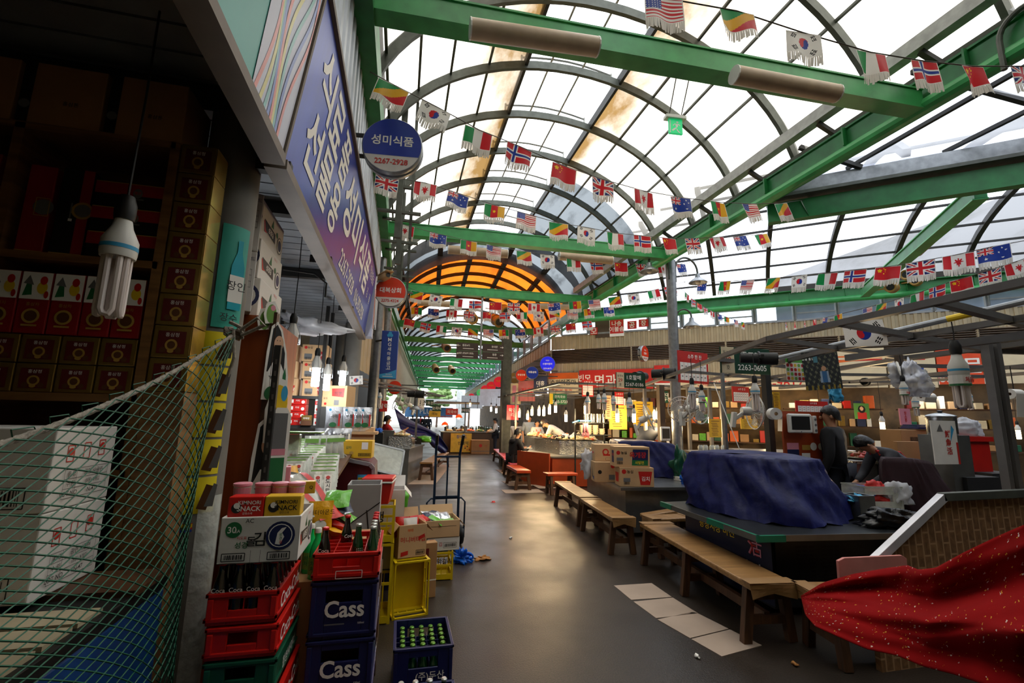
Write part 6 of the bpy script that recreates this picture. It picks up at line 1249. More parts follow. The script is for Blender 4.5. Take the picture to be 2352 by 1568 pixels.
for px, py, y, rz, tl, lb in ((1733, 945, 5.2, 75, 10, 'white wall fan seen edge-on above the blue tarp'), (1490, 958, 7.2, 60, -14, 'white fan tilted over the dark-clad cook'), (1565, 940, 7.4, -30, 12, 'white wall fan turned away behind the dark post'), (912, 922, 12.6, -70, -14, 'white fan over the left stall, nearer one'), (933, 926, 13.2, -70, -14, 'white fan over the left stall, farther one')): o = dup(f1, W(px, py, Y=y), R(rz), lb, 'wall fans over the left stall' if px < 1000 else None); o.rotation_euler = (R(tl), 0, R(rz))
# black and gold tube spotlights
def spot(label, c, d, r, L_, mat='rubber_dark', group='black spotlights on the canopy frames', clamp=.18):
    t = thing('tube_spotlight', label, 'spotlight', mw=basis(c, d, (0, 0, 1))); m = TR(0, 0, 0, ry=PI/2)
    B().mat(mat).lathe([(r*.8, -L_/2), (r*.82, -.02), (r*.98, 0), (r*.98, L_/2), (r*.86, L_/2), (r*.84, L_/2-.04), (.01, L_/2-.06)], 22, m, False).build('housing', t, smooth=True); B().mat(mat).lathe([(.01, -L_/2), (r*.8, -L_/2)], 22, m, False).build('end_cap', t)
    B().mat('black').lathe([(.01, 0), (r*.8, 0)], 20, TR(L_/2-.045, 0, 0, ry=PI/2), False).build('lens', t); b = B().mat('black' if mat != 'gold_tube' else mat); b.tube([(0, math.cos(i*PI/8)*r*1.05, math.sin(i*PI/8)*r*1.05) for i in range(17)], .012, 5); b.bar((0, 0, r), (0, 0, r+clamp), .03); b.build('clamp', t); return t
M('gold_tube', '9c7a3c', .4, .3)
spot('large black spotlight before the green number sign', W(1742, 823, Y=4.6), (.8, -.5, -.05), .075, .4); spot('black spotlight on the bar left of the red calendar, nearer', W(1524, 858, Y=7.2), (.7, -.6, 0), .1, .4); spot('black spotlight on the bar left of the red calendar, farther', W(1470, 865, Y=8.0), (-.8, -.5, -.1), .1, .4); spot('small dark spotlight behind the photo banner', W(1988, 877, Y=6.2), (-.9, -.5, 0), .06, .28); spot('black spotlight over the left stall', W(955, 905, Y=12.2), (.9, -.2, 0), .1, .42, group='left stall lamps')
gt = 'gold spotlights on the cross-street beam'
for px, py, y, lb in ((2085, 632, 8.2, 'upper near'), (2050, 660, 8.0, 'lower near'), (2135, 612, 8.8, 'upper far'), (2105, 645, 8.6, 'lower far')): spot('gold tube spotlight by the diagonal green beam, %s one' % lb, W(px, py, Y=y), (-.75, -.35, -.12), .12, .5, 'gold_tube', gt)
for px, py, y, lb in ((1080, 727, 15.5, 'left'), (1157, 712, 15.8, 'middle'), (1140, 735, 16.5, 'right'), (1024, 795, 22, 'far left'), (1000, 845, 27, 'farthest'), (1037, 848, 28, 'farthest right')): spot('gold tube spotlight hanging over the alley, %s one' % lb, W(px, py, Y=y), (.1, -.9, -.4), .2, .8, 'gold_tube', 'gold spotlights over the alley', .5)
# tube lights under the green beams
def tubelight(label, a, c, r=.085):
    a, c = Vector(a), Vector(c); t = thing('tube_light', label, 'lamp', (a+c)/2, group='tube lights under the green beams'); h_ = (c-a)/2
    B().mat('tube_housing').tube([-h_, h_], r, 14).build('housing', t, smooth=True); d = h_.normalized()
    for s in (-1, 1): B().mat('white_plastic').tube([h_*s, h_*s+d*(s*.012)], r*1.03, 14).build('end_cap', t)
M('tube_housing', 'b09a7e', .5)
tubelight('beige tube light under the nearest green beam, over the aisle', W(1082, 66, Y=3.4), W(1370, 108, Y=3.38)); tubelight('beige tube light under the nearest green beam, toward the girder', W(1688, 172, Y=3.3), W(1920, 215, Y=3.25)); tubelight('beige tube light under the second green beam, left', W(1030, 573, Y=8.45), W(1165, 583, Y=8.4)); tubelight('beige tube light under the second green beam, right', W(1285, 588, Y=8.35), W(1405, 598, Y=8.3)); tubelight('beige tube light on the diagonal green beam', W(2175, 520, Y=5.6), W(2110, 580, Y=6.6), .07); tubelight('beige tube light under the third green beam, left', W(960, 695, Y=12.5), W(1060, 700, Y=12.5)); tubelight('beige tube light under the third green beam, right', W(1215, 702, Y=12.4), W(1320, 706, Y=12.3))
# exit sign on two rods
M('exit_green', '10b26a', .4, emit=.8); c = W(1551, 290, Y=4.6); t = thing('exit_sign', 'green running-man exit sign hanging from the nearest beam', 'exit sign', c, R(-5))
B().mat('exit_green').box(0, 0, -.11, .18, .03, .2).build('panel', t, bevel=.003); B().mat('white_plastic').box(0, 0, .09, .27, .09, .045).build('housing', t, bevel=.004)
for s in (-1, 1): B().mat('wire').tube([(s*.08, 0, .13), (s*.085, -.25, .55)], .007, 5).build('rod', t)
b = B().mat('lit_sign_white') if 'lit_sign_white' in MATS else B().mat('ink_white'); m = basis((0, -.017, -.01), (1, 0, 0), (0, 0, 1)); b.disc(.02, .055, .014, m, 0, 12)
for q in ([(-.01, .035), (.03, .03), (.025, -.01), (0, -.02)], [(.02, .03), (.05, .005), (.06, .015), (.035, .035)], [(-.01, .03), (-.035, .0), (-.045, .01), (-.01, .04)], [(.0, -.015), (.03, -.06), (.055, -.085), (.04, -.09), (.01, -.06)], [(.015, -.01), (-.03, -.03), (-.06, -.06), (-.045, -.07), (-.01, -.045)], [(-.085, -.095), (-.072, -.095), (-.072, .085), (-.085, .085)]): b.poly([(x, y, .001) for x, y in q], m)
b.build('running_figure', t)
# ================================================================ middle and far stalls, signs
def sgn(name, label, cat, box_, Y=None, mat='ink_white', prints=(), th=.02, rz=0, P=None, d=0, group=None):
    """board seen in the pixel box (x0, y0, x1, y1), standing at Y or on plane P"""
    x0, y0, x1, y1 = box_; k = dict(Y=Y) if P is None else dict(P=(P[0], P[1], P[2]-d))
    a, c, e = W(x0, (y0+y1)/2, **k), W(x1, (y0+y1)/2, **k), W((x0+x1)/2, y0, **k); f = W((x0+x1)/2, y1, **k)
    w, h = math.hypot(c.x-a.x, c.y-a.y)/(math.cos(rz) if P is None else 1), abs(e.z-f.z); m = basis((a+c)/2, (c.x-a.x, c.y-a.y, 0), (0, 0, 1))
    if rz: m = m @ Matrix.Rotation(rz, 4, 'Y')
    m[2][3] = (e.z+f.z)/2; b = B().mat(mat); b.add([(x, y, z) for z in (0, -th) for x, y in ((-w/2, -h/2), (w/2, -h/2), (w/2, h/2), (-w/2, h/2))], [(0, 1, 2, 3), (7, 6, 5, 4), (0, 4, 5, 1), (1, 5, 6, 2), (2, 6, 7, 3), (3, 7, 4, 0)])
    if not prints: o = b.build(name); o.matrix_world = m; return tag(o, label, cat, group)
    t = thing(name, label, cat, mw=m, group=group); b.build('board', t); p = B(); draw(p, Matrix.Identity(4), w, h, prints, .002); p.build('lettering', t); return t
M('sign_red', 'c3231c', .45, 0, .05); M('sign_cream', 'd9c9a6', .5, 0, .05); M('sign_green', '0d3f2c', .4); M('sign_orange', 'dc4a1e', .45); M('sign_navy', '2a3354', .5); M('sign_brown', '3a2c26', .5); M('menu_yellow', 'e0b83a', .55); M('sign_pinkish', 'b5666a', .5); M('sign_blue_lit', '1c22d8', .4, emit=.6); M('sign_red_lit', 'd02030', .4, emit=.5); M('sign_green_lit', '45b060', .4, emit=.5); M('lightbox', 'b9c4d0', .4, emit=.35); M('foil', 'b9bab8', .2, .9, .2, 30, .9); M('bowl_cream', 'd8ccae', .35); M('steel_pot', '9a9c9c', .25, .9, .1)
# facade signs
P_ = FN
for bx, mt, pr, lb in (
 ((1260, 856, 1328, 905), 'sign_cream', [('r', 0, .36, 1, .28, 'o'), ('t', '수원아줌마', 0, .05, .26, 'k', .03), ('t', '호박죽·팥죽', -.05, -.28, .2, 'r', .02)], 'cream shop sign with black brush lettering at the facade corner'),
 ((1330, 848, 1500, 893), 'sign_red', [('t', '빈모', -.42, .1, .36, 'w', .03), ('t', '면과공', -.05, -.05, .6, 'w', .03)], 'long red shop sign with big white letters beside the cream sign'),
 ((1503, 838, 1560, 893), 'sign_red', [('t', '죽집', 0, .1, .3, 'y', .03), ('r', 0, -.35, 1, .2, 'w')], 'red and white shop sign behind the black spotlights'),
 ((1563, 868, 1740, 893), 'sign_cream', [('t', '빈대떡·냄뜸파지', .0, 0, .5, 'r', .02)], 'cream sign with red letters below the red calendar'),
 ((1765, 862, 1850, 895), 'sign_cream', [('t', '8-96171', 0, 0, .6, 'r', .02)], 'cream sign with a red phone number behind the fruit poster'),
 ((1918, 800, 2035, 890), 'sign_cream', [('r', 0, .3, .9, .04, 'o'), ('r', 0, .2, .9, .04, 'r'), ('p', [(-.5, .0), (-.4, .15), (.5, .25), (.5, .3), (-.45, .2)], 'o')], 'cream sign with orange stripes behind the korean flag'),
 ((2040, 800, 2150, 890), 'sign_cream', [('r', -.1, .25, .8, .1, 'r'), ('r', .2, -.2, .1, .4, 'b')], 'cream and red sign behind the plastic-wrapped fan'),
 ((2153, 798, 2256, 882), 'sign_orange', [('t', '문', .3, 0, .4, 'w', .04), ('t', '8790', -.2, -.34, .2, 'w', .02)], 'orange-red sign with a white letter behind the nearest bulb'),
 ((2258, 792, 2420, 880), 'sign_cream', [('p', [(-.5, .2), (-.3, .2), (-.3, .26), (-.5, .26)], 'y'), ('p', [(-.45, -.4), (-.42, -.4), (-.38, .4), (-.41, .4)], 'g'), ('p', [(-.36, -.4), (-.33, -.4), (-.3, .4), (-.33, .4)], 'b'), ('r', -.4, .05, .2, .04, 'o')], 'cream sign with wavy coloured lines right of the steel channels')):
    sgn('shop_sign', lb, 'shop sign', bx, None, mt, pr, .06, P=P_, d=.12)
sgn('window_sign', 'red and white sign with stacked letters in an upper window', 'sign', (1400, 731, 1433, 772), None, 'ink_white', [('r', 0, .06, .94, .8, 'sign_red'), ('t', '나송\n이불솜', 0, .06, .6, 'w', .03)], P=P_, d=.05)
for bx, ch, w_ in (((1441, 737, 1462, 755), '공', 'first'), ((1467, 733, 1489, 750), '장', 'second'), ((1356, 752, 1372, 768), '모', 'last, farthest left,')): sgn('window_sign', 'small red plaque with one white letter in the upper windows, %s' % w_, 'sign', bx, None, 'sign_red', [('t', ch, 0, 0, .75, 'w', .03)], P=P_, d=.05, group='red window plaques')
sgn('window_board', 'dark brown board closing one upper window', 'board', (1367, 733, 1402, 775), None, 'louver_brown', P=P_, d=.03)
# round signs
c = W(1258, 836, P=(P_[0], P_[1], P_[2]-.6)); round_sign('glowing blue round sign at the facade corner', c, .27, R(-25), 'sign_blue_lit', 'sign_blue_lit', [('수원아줌마', 0, .26, 'ink_white'), ('착한운', .45, .16, 'ink_white')], '2274-8672', pc='ink_white')
c = W(1477, 812, P=(P_[0], P_[1], P_[2]-.5)); round_sign('red round sign on the louvered facade', c, .26, R(35), 'sign_round_red', 'sign_white', [('인형지', .0, .3, 'ink_white'), ('박가은', .4, .2, 'ink_white')], '2266-1234')
for px, py, y, r, top, tx, lb in ((1222, 856, 15.2, .22, 'sign_round_blue', '대흥상회', 'blue round sign hanging before the alley corner'), (1197, 862, 15.6, .21, 'sign_round_red', '동일유통', 'red round sign hanging left of the blue one'), (1180, 868, 16.4, .2, 'ink_gold', '중앙', 'amber round sign half behind the red one'), (907, 890, 15, .22, 'sign_round_red', '원조', 'red round sign beside the blue bank banner')): round_sign(lb, W(px, py, Y=y), r, R(-5), top, 'sign_white' if 'hanging' in lb else top, [(tx, .1, .34, 'ink_white')], None, .1, bracket=1.6)
for i, (px, py, y, r, mt) in enumerate(((1146, 877, 19.5, .24, 'sign_red_lit'), (1128, 887, 22, .24, 'sign_red_lit'), (1114, 894, 25, .24, 'sign_red_lit'), (1103, 902, 28, .24, 'sign_green_lit'), (1083, 911, 33, .25, 'sign_red_lit'), (1070, 916, 37, .25, 'sign_red_lit'))): round_sign('glowing round sign along the alley, %s from the dark post' % ORD[i], W(px, py, Y=y), r, R(-10), mt, 'ink_white', [('빈대떡', .15, .34, 'ink_yellow')], None, .08, bracket=1.9)
for bx, y, mt, pr, lb in (((1162, 880, 1193, 928), 15.8, 'sign_cream', [('r', -.2, 0, .02, 1, 'e'), ('r', .1, 0, .25, .8, 'p')], 'cream vertical awning sign by the dark post'), ((1193, 874, 1226, 921), 15.5, 'sign_pinkish', [('t', '전집', 0, 0, .3, 'r', .02)], 'faded pink awning sign'), ((1228, 864, 1254, 906), 15.2, 'sign_navy', [('t', '대흥\n상회', 0, 0, .5, 'w', .02)], 'navy awning sign with white letters'), ((1105, 893, 1147, 932), 20, 'lightbox', [('f', .2, 0, .4, .7, 'e')], 'pale lit sign panel left of the dark post'), ((1062, 908, 1104, 938), 27, 'lightbox', [('r', .3, 0, .03, 1, 'e')], 'pale lit sign panel farther down the alley')): sgn('awning_sign', lb, 'sign', bx, y, mt, pr, .05, rz=R(-30) if y < 17 else R(-40))
ds = W(1104, 806, Y=12.49); t = thing('direction_sign', 'brown direction sign with white arrows hanging over the alley', 'sign', ds); s_ = 12.7/1045
for x0, y0, x1, y1, tx, ar in ((-56, -1, -6, 17, '종로4가', -1), (-56, -19, -6, -2, '서문 (만남의 광장)', -1), (4, -1, 54, 17, '동대문', 1), (4, -19, 54, -2, '동문', 1)):
    b = B().mat('sign_brown'); b.box((x0+x1)/2*s_, 0, y0*s_, (x1-x0)*s_, .05, (y1-y0)*s_); b.build('panel', t); b = B().mat('ink_white'); m = basis(((x0+x1)/2*s_, -.028, (y0+y1)/2*s_), (1, 0, 0), (0, 0, 1)); b.text(tx, ar*.04, .04, h=.06, m=m, bold=.01); xx = ar*.26; b.rect(xx-ar*.02, .03, .08, .012, m); b.poly([(xx+ar*.04, .03, 0), (xx, .06, 0), (xx-ar*.005, .03, 0), (xx, 0, 0)], m); b.rect(-ar*.02, -.05, .3, .015, m); b.build('lettering', t)
B().mat('galvan').bar((0, 0, -.25), (0, 0, 5.1-ds.z), .05).build('hanger', t)
# number boards, calendars, menus, posters
def numsign(bx, y, no, tx, ph, lb, rz=0): return sgn('stall_sign', lb, 'sign', bx, y, 'sign_green', [('r', -.37, 0, .26, 1, 'sign_cream'), ('t', '동부A', -.37, .28, .15, 'k'), ('t', no, -.37, 0, .22, 'r', .03), ('t', '호', -.37, -.28, .16, 'k'), ('t', tx, .1, .2, .32, 'w', .03), ('t', ph, .12, -.26, .22, 'w', .02)], .03, rz)
numsign((1657, 799, 1768, 858), 4.9, '28', '종로집', '2263-0605', 'green and cream stall sign number 28 behind the large spotlight'); numsign((1416, 856, 1482, 891), 7.5, '29', '1호할매', '2267-0186', 'green and cream stall sign number 29 by the left spotlights')
sgn('stall_sign', 'green stall sign with white letters over the food stall', 'sign', (1262, 904, 1302, 928), 11.6, 'ink_green', [('r', -.4, 0, .2, 1, 'y'), ('t', '잔치국수', .1, .22, .28, 'w', .02), ('t', '2265-5723', .1, -.25, .26, 'w', .02)]); sgn('stall_sign', 'small green stall sign beyond the dark post', 'sign', (1521, 898, 1535, 925), 9.5, 'sign_green', [('t', '빈대\n녹두전', 0, 0, .7, 'w', .02)])
def calendar(bx, y, lb, rz=0): return sgn('calendar', lb, 'calendar', bx, y, 'sign_red', [('r', 0, -.14, .88, .56, 'w'), ('t', '소주 한 잔', .05, .34, .14, 'w', .03)]+[('r', -.44+.1257*i, -.14, .008, .56, 'r') for i in range(1, 7)]+[('r', -.44+.1257*(i+.5), -.3+.16*j, .05, .03, 'e') for i in range(7) for j in range(3)], .015, rz, group='red calendars')
calendar((1551, 808, 1634, 880), 6.8, 'large red calendar hanging from the canopy bar', R(14)); calendar((1336, 872, 1364, 910), 9.5, 'red calendar over the blue shovel', R(10)); calendar((1680, 888, 1724, 924), 7.5, 'red calendar between the two wall fans', R(8)); calendar((1828, 921, 1902, 952), 6.2, 'red calendar behind the man in black'); calendar((1410, 900, 1434, 930), 9.3, 'red calendar above the yellow menu', R(12))
ML = [('r', 0, .38, .7, .03, 'm')]+[('r', -.1+.04*(i % 3), .26-.09*i, .5, .025, 'm') for i in range(8)]
for bx, y, mt, lb in (((1400, 930, 1440, 986), 9.8, 'menu_yellow', 'pale yellow handwritten menu behind the unlit bulbs'), ((1455, 922, 1500, 978), 10, 'yellow_box', 'deep yellow printed menu behind the tilted fan'), ((1391, 908, 1404, 962), 9.7, 'kraft_light', 'narrow cream price strip beside the yellow menu'), ((1630, 962, 1657, 1004), 8, 'yellow_box', 'yellow handwritten menu beside the first wall fan'), ((1702, 962, 1740, 985), 8.4, 'yellow_box', 'yellow notice behind the second wall fan'), ((1164, 930, 1191, 964), 15, 'sign_red_lit', 'red poster with white lettering beside the dark post'), ((2068, 938, 2092, 976), 5.6, 'ink_pink', 'pink banner with dark characters over the bending woman'), ((1776, 900, 1792, 940), 5.6, 'yellow_box', 'yellow notice behind the hanging paper roll')): sgn('menu_board', lb, 'menu', bx, y, mt, [('t', '막걸\n리', 0, 0, .6, 'w', .03)] if mt == 'sign_red_lit' else [('v', '참소주', 0, 0, .2, 'r')] if mt == 'ink_pink' else ML)
M('print_sheet', 'ffffff', .5, attr=True)
def posterpic(name, label, bx, Y, fn, nx=40, ny=40, rz=0, cat='poster'):
    x0, y0, x1, y1 = bx; a, c, e, f = W(x0, (y0+y1)/2, Y=Y), W(x1, (y0+y1)/2, Y=Y), W((x0+x1)/2, y0, Y=Y), W((x0+x1)/2, y1, Y=Y); m = basis((a+c)/2, (c.x-a.x, 0, 0), (0, 0, 1)); m[2][3] = (e.z+f.z)/2
    o = picture(fn, (c.x-a.x), e.z-f.z, nx, ny, name, MATS['print_sheet']); o.matrix_world = m @ Matrix.Rotation(rz, 4, 'Z'); md = o.modifiers.new('t', 'SOLIDIFY'); md.thickness = .004; return tag(o, label, cat)
def banner_fn(u, v):
    n = math.sin(u*37+v*11)*math.sin(v*29-u*7)+math.sin(u*91)*.4*math.sin(v*73)
    if math.hypot((u-.55)*1.1, v-.55) < .07: return 'c0906c'
    if abs(u-.55) < .13-.05*(v-.2) and .18 < v < .48: return '2f5f8a' if abs(u-.55) < .07 else '8fa0b0'
    if .3 < u < .42 and .72 < v < .95: return '4a7d88'
    if u < .28 and .74 < v < .92 and int(u*22) % 2 == 0 and int(v*14) % 2: return 'd8d8d0'
    if v < .12 and int(u*20) % 3 == 0: return '8a7420'
    return '161a1c' if n < .1 else '33382c' if n < .6 else '6a6a52'
posterpic('photo_banner', 'dark photo banner of a market cook clipped under the canopy', (1846, 808, 1930, 894), 4.4, banner_fn, 60, 60, R(5), 'banner')
posterpic('fruit_poster', 'white poster with rows of coloured fruit beside the photo banner', (1806, 824, 1848, 874), 4.6, lambda u, v: '4f9a3a' if v > .82 else ('c8342a', 'e0b83a', '6fae4a', 'b0202a')[(int(u*5)+int(v*5)) % 4] if math.hypot((u*5) % 1-.5, (v*5) % 1-.5) < .38 else 'e4e0d6')
posterpic('woman_poster', 'green poster of a dark-haired woman in red behind the man in black', (1962, 926, 1997, 962), 7.2, lambda u, v: 'c79a78' if math.hypot(u-.5, (v-.66)*.9) < .12 else '181210' if math.hypot(u-.5, v-.62) < .24 else 'a02a22' if v < .42 and abs(u-.5) < .3 else '4a7a38')
# boxes on the second counter
t = thing('stall_counter', 'steel counter carrying the noodle cartons behind the dark benches', 'counter', (0, 0, 0)); C2 = [(3.12, 6.2), (4.5, 6.15), (4.9, 6.9), (4.9, 8.4), (3.45, 8.4)]
B().mat('stainless').prism(C2, .04, z=.66).build('top', t); B().mat('stainless').prism([(x+.12*(x < 4), y+.1) for x, y in C2], .6, z=.06).build('body', t)
def cbox(lb, px, py, y, z, w, d, h, pr, rz=R(-12), mt='kraft_light'): p = W(px, py, Y=y); return pkg('noodle_carton', lb, 'carton', (p.x, y+d/2, z), w, d, h, mt, pr, rz, 'cartons on the second counter')
KC = {'F': [('d', -.38, .28, .12, 'r', .12), ('t', '농심', -.2, .28, .18, 'k', .03), ('p', [(.1, -.4), (.38, -.4), (.45, .3), (.04, .3)], 'r'), ('t', '김치', .25, -.08, .24, 'w', .03), ('r', -.3, -.15, .2, .2, 'e'), ('b', -.3, -.32, .18, .14)], 'L': [('p', [(-.3, -.3), (.2, -.3), (.28, .2), (-.38, .2)], 'r')]}
YC = {'F': [('p', [(-.02, -.4), (.44, -.4), (.46, .38), (.02, .38)], 'n'), ('p', [(-.02, -.42), (.44, -.42), (.44, -.15), (-.01, -.15)], 'g'), ('t', '육개장', .16, .1, .3, 'r', .05), ('t', '사발면', .2, -.28, .16, 'y', .03), ('d', -.4, .2, .1, 'r', .1), ('t', '농심', -.24, .2, .16, 'k', .03), ('r', -.36, -.12, .18, .16, 'e'), ('b', -.36, -.3, .16, .14)], 'L': [('r', .1, 0, .4, .6, 'n'), ('t', '육개장', .1, .08, .16, 'r', .03)]}
cbox('noodle carton with a red kimchi cup print, lowest at the front', 1468, 1100, 6.25, .702, .5, .3, .27, KC); cbox('noodle carton with a navy and red print, on top at the front', 1457, 1050, 6.3, .975, .52, .3, .29, YC)
cbox('brown carton with a small figure print, lowest at the back', 1400, 1085, 6.75, .702, .4, .3, .3, {'F': [('d', -.3, 0, .1, 'k'), ('d', .2, .3, .1, 'r'), ('t', '농심', .35, .3, .14, 'k'), ('r', .2, -.25, .3, .25, 'e')], 'L': [('p', [(-.1, -.3), (.1, -.3), (0, .3)], 'k'), ('r', .2, -.3, .2, .15, 'b')]}); cbox('long carton with a red ribbon print, on top at the back', 1412, 1038, 6.85, 1.005, .58, .3, .26, {'F': [('d', -.2, .05, .2, 'r'), ('d', -.2, .05, .12, 'kraft_light'), ('r', -.02, -.12, .5, .1, 'r'), ('d', .22, -.06, .16, 'r'), ('f', -.05, -.36, .3, .14, 'k')], 'L': [('r', 0, 0, .5, .1, 'r')]})
p = W(1325, 1085, Z=.7); pkg('taped_carton', 'brown carton with a tape band beside the white plastic bag', 'carton', (3.62, 8.0, .702), .36, .34, .42, 'kraft_light', {'L': [('r', 0, -.15, 1, .16, 'd')], 'F': [('r', 0, -.15, 1, .16, 'd'), ('t', 'WATER', .2, .1, .2, 'r')]}, R(-20))
p = W(1352, 1090, Y=7.2); crumple('plastic_bag', 'white plastic bag slumped between the cartons', 'plastic bag', (p.x, 7.25, .7), (.17, .15, .3), 'bag_white', 41, .8, amp=.35)
drape('tarpaulin', 'smaller dark blue tarpaulin behind the noodle cartons', 'tarpaulin', [(3.75, 7.45), (4.4, 7.15), (5.1, 6.5), (5.2, 7.1), (4.9, 8.3), (3.9, 8.35)], [(3.8, 7.6), (4.3, 7.4), (4.6, 7.2), (4.65, 7.6), (4.6, 8.1), (3.9, 8.2)], .702, 1.28, 'tarp_blue', 9, .03)
# goods on and around the near counter
p = W(1960, 1190, Z=.72); pkg('steel_bin', 'open steel bin at the right end of the big tarp', 'bin', (4.55, 3.85, .72), .2, .2, .24, 'stainless', opened=True); crumple('cloth_rag', 'crumpled blue rag in the steel bin', 'rag', (4.52, 3.82, .86), (.1, .08, .06), 'ink_sky', 51, .5, amp=.5); crumple('plastic_bag', 'black plastic bag lying on the counter end', 'plastic bag', (4.55, 3.5, .722), (.3, .14, .11), 'bag_black', 52, .6, amp=.35, rz=-.2)
b = B().mat('ink_white'); b.grid(lambda u, v: (4.72+.36*u, 3.62+.24*v, .74+.02*math.sin(5*u)), 6, 3); tag(b.build('paper_sheet', solid=.004), 'white paper sheets beside the black bag', 'paper')
t = thing('clothes_crate', 'clear plastic crate of folded clothes and pegs behind the black bag', 'crate', (4.98, 4.05, .76), R(-10)); crate_body(.42, .3, .26, 'film_clear').build('crate_body', t)
for i, (x, y, z, mt, r_) in enumerate(((0, 0, .02, 'ink_red', (.17, .12, .1)), (.08, .02, .16, 'ink_red', (.14, .1, .08)), (-.06, .05, .12, 'ink_blue', (.13, .1, .08)), (.2, -.1, .08, 'bag_white', (.16, .1, .13)))): o = crumple(('folded_cloth', 'red_cloth_bundle', 'blue_cloth_bundle', 'white_bag')[i], '', '', (x, y, z), r_, mt, 60+i, .6); o.parent = t; del o['label'], o['category']
b = B().mat('dark_steel'); b.box(4.98, 4.05, .72, .5, .4, .035); b.box(4.98, 4.05, 0, .3, .3, .72); tag(b.build('low_table'), 'dark low table under the clear clothes crate', 'table')
drape('dark_cloth', 'dark purple velvet cloth draped over goods before the bending woman', 'cloth', [(5.1, 4.05), (5.45, 3.6), (5.9, 3.5), (6.2, 3.8), (6.0, 4.3), (5.4, 4.4)], [(5.25, 4.1), (5.45, 3.95), (5.65, 3.9), (5.75, 4.0), (5.7, 4.15), (5.4, 4.25)], 0, 1.28, 'purple_cloth', 15, .05)
sgn('fish_sign', 'white hanging sign with red brush characters and a mountain drawing', 'sign', (2143, 966, 2200, 1066), 3.5, 'ink_white', [('r', .46, -.25, .08, .5, 'sign_red'), ('p', [(-.3, .25), (-.15, .42), (-.05, .25)], 'e'), ('v', '鮮魚活', .12, 0, .17, 'r'), ('p', [(.2, .0), (.4, .3), (.3, .4)], 's')], .01)
for i, (bx, y, d) in enumerate(((((2085, 987, 2145, 1052)), 5.0, .3), (((2098, 1015, 2150, 1062)), 4.7, .05))): a, c, e = W(bx[0], bx[3], Y=y), W(bx[2], bx[3], Y=y), W(bx[0], bx[1], Y=y); pkg('brown_carton', ('large brown carton behind the hanging fish sign', 'open flap carton beside the hanging fish sign')[i], 'carton', ((a.x+c.x)/2, y+.2, a.z), c.x-a.x, d, e.z-a.z, 'kraft', {'F': [('b', 0, .15, .35, .2)]} if i == 0 else None)
p = W(2115, 1052, Y=5.2); b = B().mat('stainless_dark'); b.box(p.x+.1, 5.3, 0, 1.0, .6, W(2115, 1052, Y=5.0).z); tag(b.build('steel_cabinet'), 'dark steel cabinet under the brown cartons', 'cabinet'); b = B().mat('tarp_blue')
for k in range(4): b.box(W(2118, 975, Y=5.1).x+.01*k, 5.15, W(2118, 985, Y=5.1).z+.016*k, .38-.02*k, .25, .014)
tag(b.build('folded_tarp', bevel=.004), 'folded blue tarpaulin on the brown cartons', 'tarpaulin')
def pot(label, c, r, h, group=None):
    t = thing('cooking_pot', label, 'pot', c, random.random(), group); B().mat('steel_pot').lathe([(r*.97, 0), (r, .01), (r, h), (r*1.05, h+.005), (r*1.05, h+.015)], 26).build('body', t, smooth=True); B().mat('steel_pot').lathe([(r*1.04, h+.016), (r*.95, h+.03), (r*.3, h+.055), (.02, h+.06)], 26).build('lid', t, smooth=True); b = B().mat('black'); b.lathe([(.018, h+.06), (.03, h+.075), (.01, h+.085)], 12)
    b.build('knob', t); b = B().mat('steel_pot')
    for s in (-1, 1): b = B().mat('steel_pot'); b.tube([(s*r, -.05, h*.75), (s*(r+.035), -.04, h*.77), (s*(r+.035), .04, h*.77), (s*r, .05, h*.75)], .007, 6); b.build('handle', t)
    return t
p = W(2212, 1000, Y=3.9); pot0 = pot('large steel pot with a dark lid behind the hanging fish sign', (p.x, 4.1, p.z), .14, .2); b = B().mat('stainless'); b.box(p.x, 4.1, 0, .32, .32, p.z); tag(b.build('steel_stand'), 'steel burner stand under the large pot', 'stand')
for i, (px, py, y) in enumerate(((2180, 1090, 4.0), (2245, 1100, 4.3))): pkg('burner_box', ('dark metal box below the steel pot stand, nearer', 'dark metal box below the steel pot stand, farther')[i], 'box', (W(px, py, Y=y).x+.35, y+.1, 0), .5, .4, 1.1, 'rubber_dark')
p = W(2285, 985, Y=4.2); crumple('plastic_bag', 'white full plastic bag behind the steel channels', 'plastic bag', (p.x, 4.5, p.z-.1), (.16, .14, .16), 'bag_white', 71, .7, amp=.25); b = B().mat('red_plastic'); b.box(p.x, 4.5, p.z-.16, .42, .3, .06); b.box(p.x, 4.5, 0, .34, .24, p.z-.16); tag(b.build('red_shelf'), 'red shelf under the white full bag', 'shelf')
